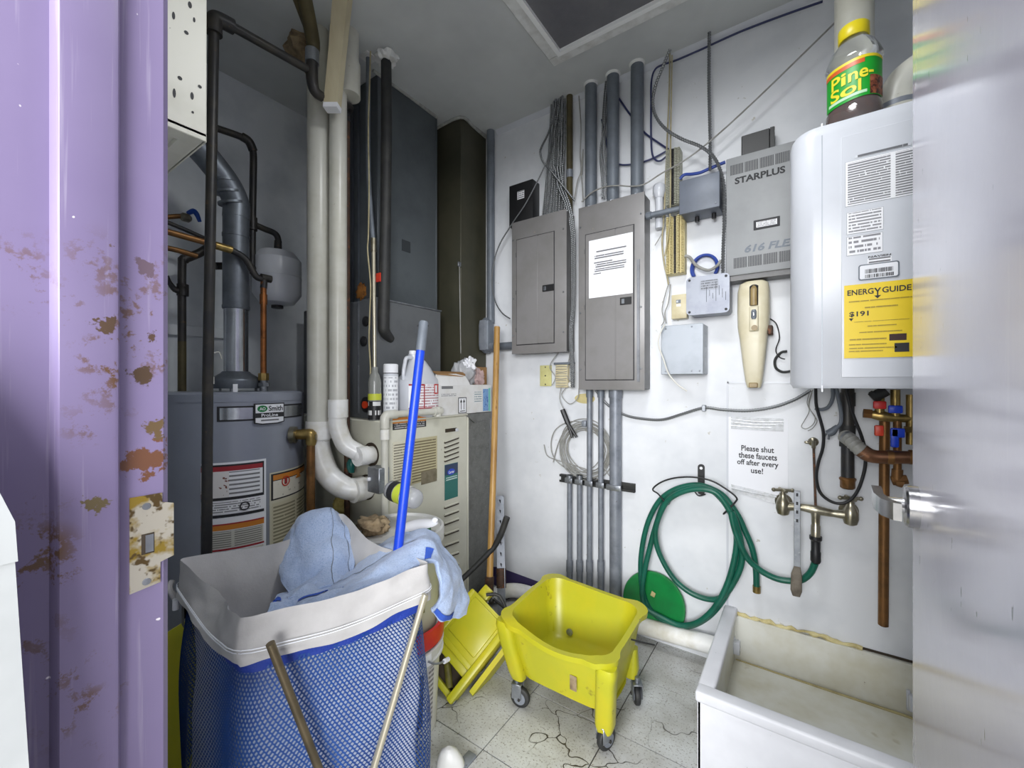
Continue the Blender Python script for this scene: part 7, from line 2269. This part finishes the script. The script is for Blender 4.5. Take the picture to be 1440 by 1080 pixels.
def addsec(q):
    z = q[0]
    ps = bsec(0 if z == 1 else z, q[1], q[2], q[3], q[4])
    for k, p in enumerate(ps):
        if z == 1:
            p.z = rim(k)
        elif z > .29:
            p.z = z + (rim(k) - BH)
    return ps


for q in outer:
    vs += addsec(q)
no = len(outer)
bo = B().add(vs, [(i * n + k, i * n + (k + 1) % n, (i + 1) * n + (k + 1) % n, (i + 1) * n + k) for i in range(no - 1) for k in range(n)] + [tuple(range(n - 1, -1, -1))])
vi = addsec(outer[-1])
for q in inner:
    vi += addsec(q)
ni = len(inner) + 1
bo.add(vi, [(i * n + k, i * n + (k + 1) % n, (i + 1) * n + (k + 1) % n, (i + 1) * n + k) for i in range(ni - 1) for k in range(n)] + [tuple((ni - 1) * n + k for k in range(n))])
part(t, 'tub', bo, m_yel, fix=False, sharp=50)
def corner(sx, sy, zb, rz):
    x, y = bcx + sx * hwx, bcy + sy * hwy
    if rz < .25:
        return part(t, 'corner_post', B().loft([(x, y, zb, .024, .022), (x + sx * .002, y + sy * .004, zb + .03, .028, .026), (x + sx * .006, y + sy * .010, rz, .018, .018)], 24, 3), m_yel)
    return part(t, 'corner_post', B().loft([(x, y, zb, .026, .024), (x + sx * .004, y + sy * .006, zb + .03, .032, .030), (x + sx * .022, y + sy * .040, .26, .032, .030), (x + sx * .028, y + sy * .050, rz - .012, .034, .030), (x + sx * .028, y + sy * .050, rz + .004, .030, .026)], 24, 3), m_yel)
corner(-1, -1, .098, BH - .016)
corner(1, -1, .060, BH - .040)
corner(1, 1, .095, .20)
corner(-1, 1, .095, .20)
part(t, 'hull_keel', B().loft([(bcx + .03, bcy, .075, .06, .05), (bcx + .02, bcy, .11, hwx - .01, hwy - .01)], 28, 4), m_yel)
q = onY(842, 905, bcy - TY - .008)
part(t, 'scuffed_patch', B().box((bcx + .06, bcy - TY + .026, .17), (bcx + .085, bcy - TY + .0265, .22)), m_mop)
part(t, 'molded_mark', B().tube([V((bcx - .05, bcy + TY - .016, BH - .03)), V((bcx - .035, bcy + TY - .020, BH - .062)), V((bcx + .035, bcy + TY - .020, BH - .062)), V((bcx + .05, bcy + TY - .016, BH - .03))], .0025, 6, 1), m_paper)
part(t, 'drain_plug', B().lathe([(.014, 0), (.014, .006), (.008, .008), (.0005, .008)], (bcx - .085, bcy + BY - .022, .175), (0, -1, 0), 16), m_steel)
def caster(x, y, ang, zb):
    R_ = Matrix.Translation((x, y, 0)) @ Matrix.Rotation(ang, 4, 'Z')
    c_ = part(t, 'caster', B().lathe([(.010, .038), (.032, .037), (.036, .034), (.037, .030), (.037, -.0), (.037, .0)][:4] + [(.037, .024), (.0365, .020), (.034, .017), (.030, .016), (.010, .016)], R_ @ V((.014, -.027, .037)), R_.to_3x3() @ V((0, 1, 0)), 28), m_dark)
    part(c_, 'wheel_hub', B().cyl(R_ @ V((.014, -.014, .037)), R_ @ V((.014, .014, .037)), .022, 20), m_emt)
    part(c_, 'caster_fork', B().box((-.016, -.018, .035), (.022, -.014, .088), .002, 1, M=R_).box((-.016, .014, .035), (.022, .018, .088), .002, 1, M=R_).box((-.018, -.018, .084), (.022, .018, .090), .002, 1, M=R_), m_steel)
    part(c_, 'caster_stem', B().cyl((x, y, .086), (x, y, zb), .009, 12), m_steel)
    part(c_, 'axle', B().cyl(R_ @ V((.014, -.022, .037)), R_ @ V((.014, .022, .037)), .005, 10), m_iron)
caster(kA.x, kA.y, .25, .11)
caster(kB.x, kB.y, 1.2, .085)
caster(kC.x, kC.y, 2.1, .11)
caster(kA.x, kC.y, .6, .11)
solo('rim_wire', 'thin dark wire hooked over the right end of the mop bucket', 'wire', B().tube([V((bcx + TX + .004, bcy + .02, BH - .045)), V((bcx + TX + .035, bcy + .05, BH - .06)), V((bcx + TX + .062, bcy + .10, BH - .085))], .003, 8, 4), m_dark)

# ------------------------------------------------------------------ small things at the edges of the view
q = onZ(640, 1073, .0)
t = thing('white_scoop', 'white rounded plastic scoop on the floor in front of the pails', 'scoop', q)
R_ = Matrix.Translation(q) @ Matrix.Rotation(math.radians(60), 4, 'Z')
part(t, 'scoop_bowl', B().loft([(q.x, q.y - .02, .006, .045, .030, 2.2), (q.x - .002, q.y - .022, .03, .040, .026, 2.2), (q.x - .004, q.y - .024, .055, .026, .018, 2.2), (q.x - .004, q.y - .024, .064, .010, .008, 2.2)], 24, 2.2, rot=YAW), m_pail)
part(t, 'grey_slab', B().box((q.x + .01, q.y - .03, .0), (q.x + .045, q.y + .055, .010), .004, 2), m_emt)  # low flat grey slab on the floor beside the bowl
t = thing('second_bucket', 'dull yellow bucket in the dark left corner behind the hamper', 'bucket', (-1.62, .52, 0))
c_ = V((-1.60, .50, 0))
part(t, 'bucket_body', B().lathe([(.125, 0), (.13, .004), (.155, .33), (.162, .332), (.164, .355), (.156, .357), (.150, .33), (.12, .02)], c_, (0, 0, 1), 40), m_yel)
BASE[t] = V((-1.62, .52, 0))
part(t, 'carry_handle', B().tube([c_ + V((.16, 0, .34)), c_ + V((.12, -.02, .26)), c_ + V((0, -.165, .20)), c_ + V((-.12, -.02, .26)), c_ + V((-.16, 0, .34))], .006, 10, 6), m_dark)
t = thing('floor_sign', 'folded yellow plastic floor sign leaning in the left corner', 'sign board', (-1.42, .55, 0))
a_, b_ = onD(232, 905, 1.30), onD(262, 868, 1.30)
part(t, 'panel', B().prism([V((-1.50, .30, 0)), V((-1.30, .44, 0)), V((-1.36, .52, .48)), V((-1.42, .50, .56)), V((-1.54, .38, .46))], V((-.012, .016, 0))), m_yel)
part(t, 'back_panel', B().prism([V((-1.53, .34, 0)), V((-1.33, .48, 0)), V((-1.38, .55, .46)), V((-1.55, .42, .44))], V((-.012, .016, 0))), m_yel)
solo('green_broom_head', 'dark green plastic broom head by the left corner', 'broom head', B().tube([onD(232, 940, 1.36), onD(255, 975, 1.38), onD(278, 1015, 1.40)], [.022, .026, .022], 14, 5), m_green)

# tall white bin just outside the doorway
C0 = V((-.600, .055, 0))
t = thing('white_bin', 'tall scuffed white plastic bin standing by the purple door frame', 'bin', (-.72, -.10, 0))
def binring(z, s):
    c_ = V((-.735, -.085, 0))
    cs = [C0, V((-.600 + .0, .055, 0)) + V((.02, -.30, 0)), V((-.88, -.26, 0)), V((-.885, -.06, 0))]
    return [V((c_.x + (q.x - c_.x) * s, c_.y + (q.y - c_.y) * s, z)) for q in cs]
ps = binring(0, 1.30) + binring(1.045, 1.0)
part(t, 'bin_body', B().add(ps, [(3, 2, 1, 0), (4, 5, 6, 7)] + [(k, (k + 1) % 4, 4 + (k + 1) % 4, 4 + k) for k in range(4)]), m_bin)
ps = binring(1.045, 1.012) + binring(1.082, 1.0) + binring(1.36, .40)
part(t, 'bin_lid', B().add(ps, [(3, 2, 1, 0), (8, 9, 10, 11)] + [(i * 4 + k, i * 4 + (k + 1) % 4, i * 4 + 4 + (k + 1) % 4, i * 4 + 4 + k) for i in range(2) for k in range(4)]), m_bin)
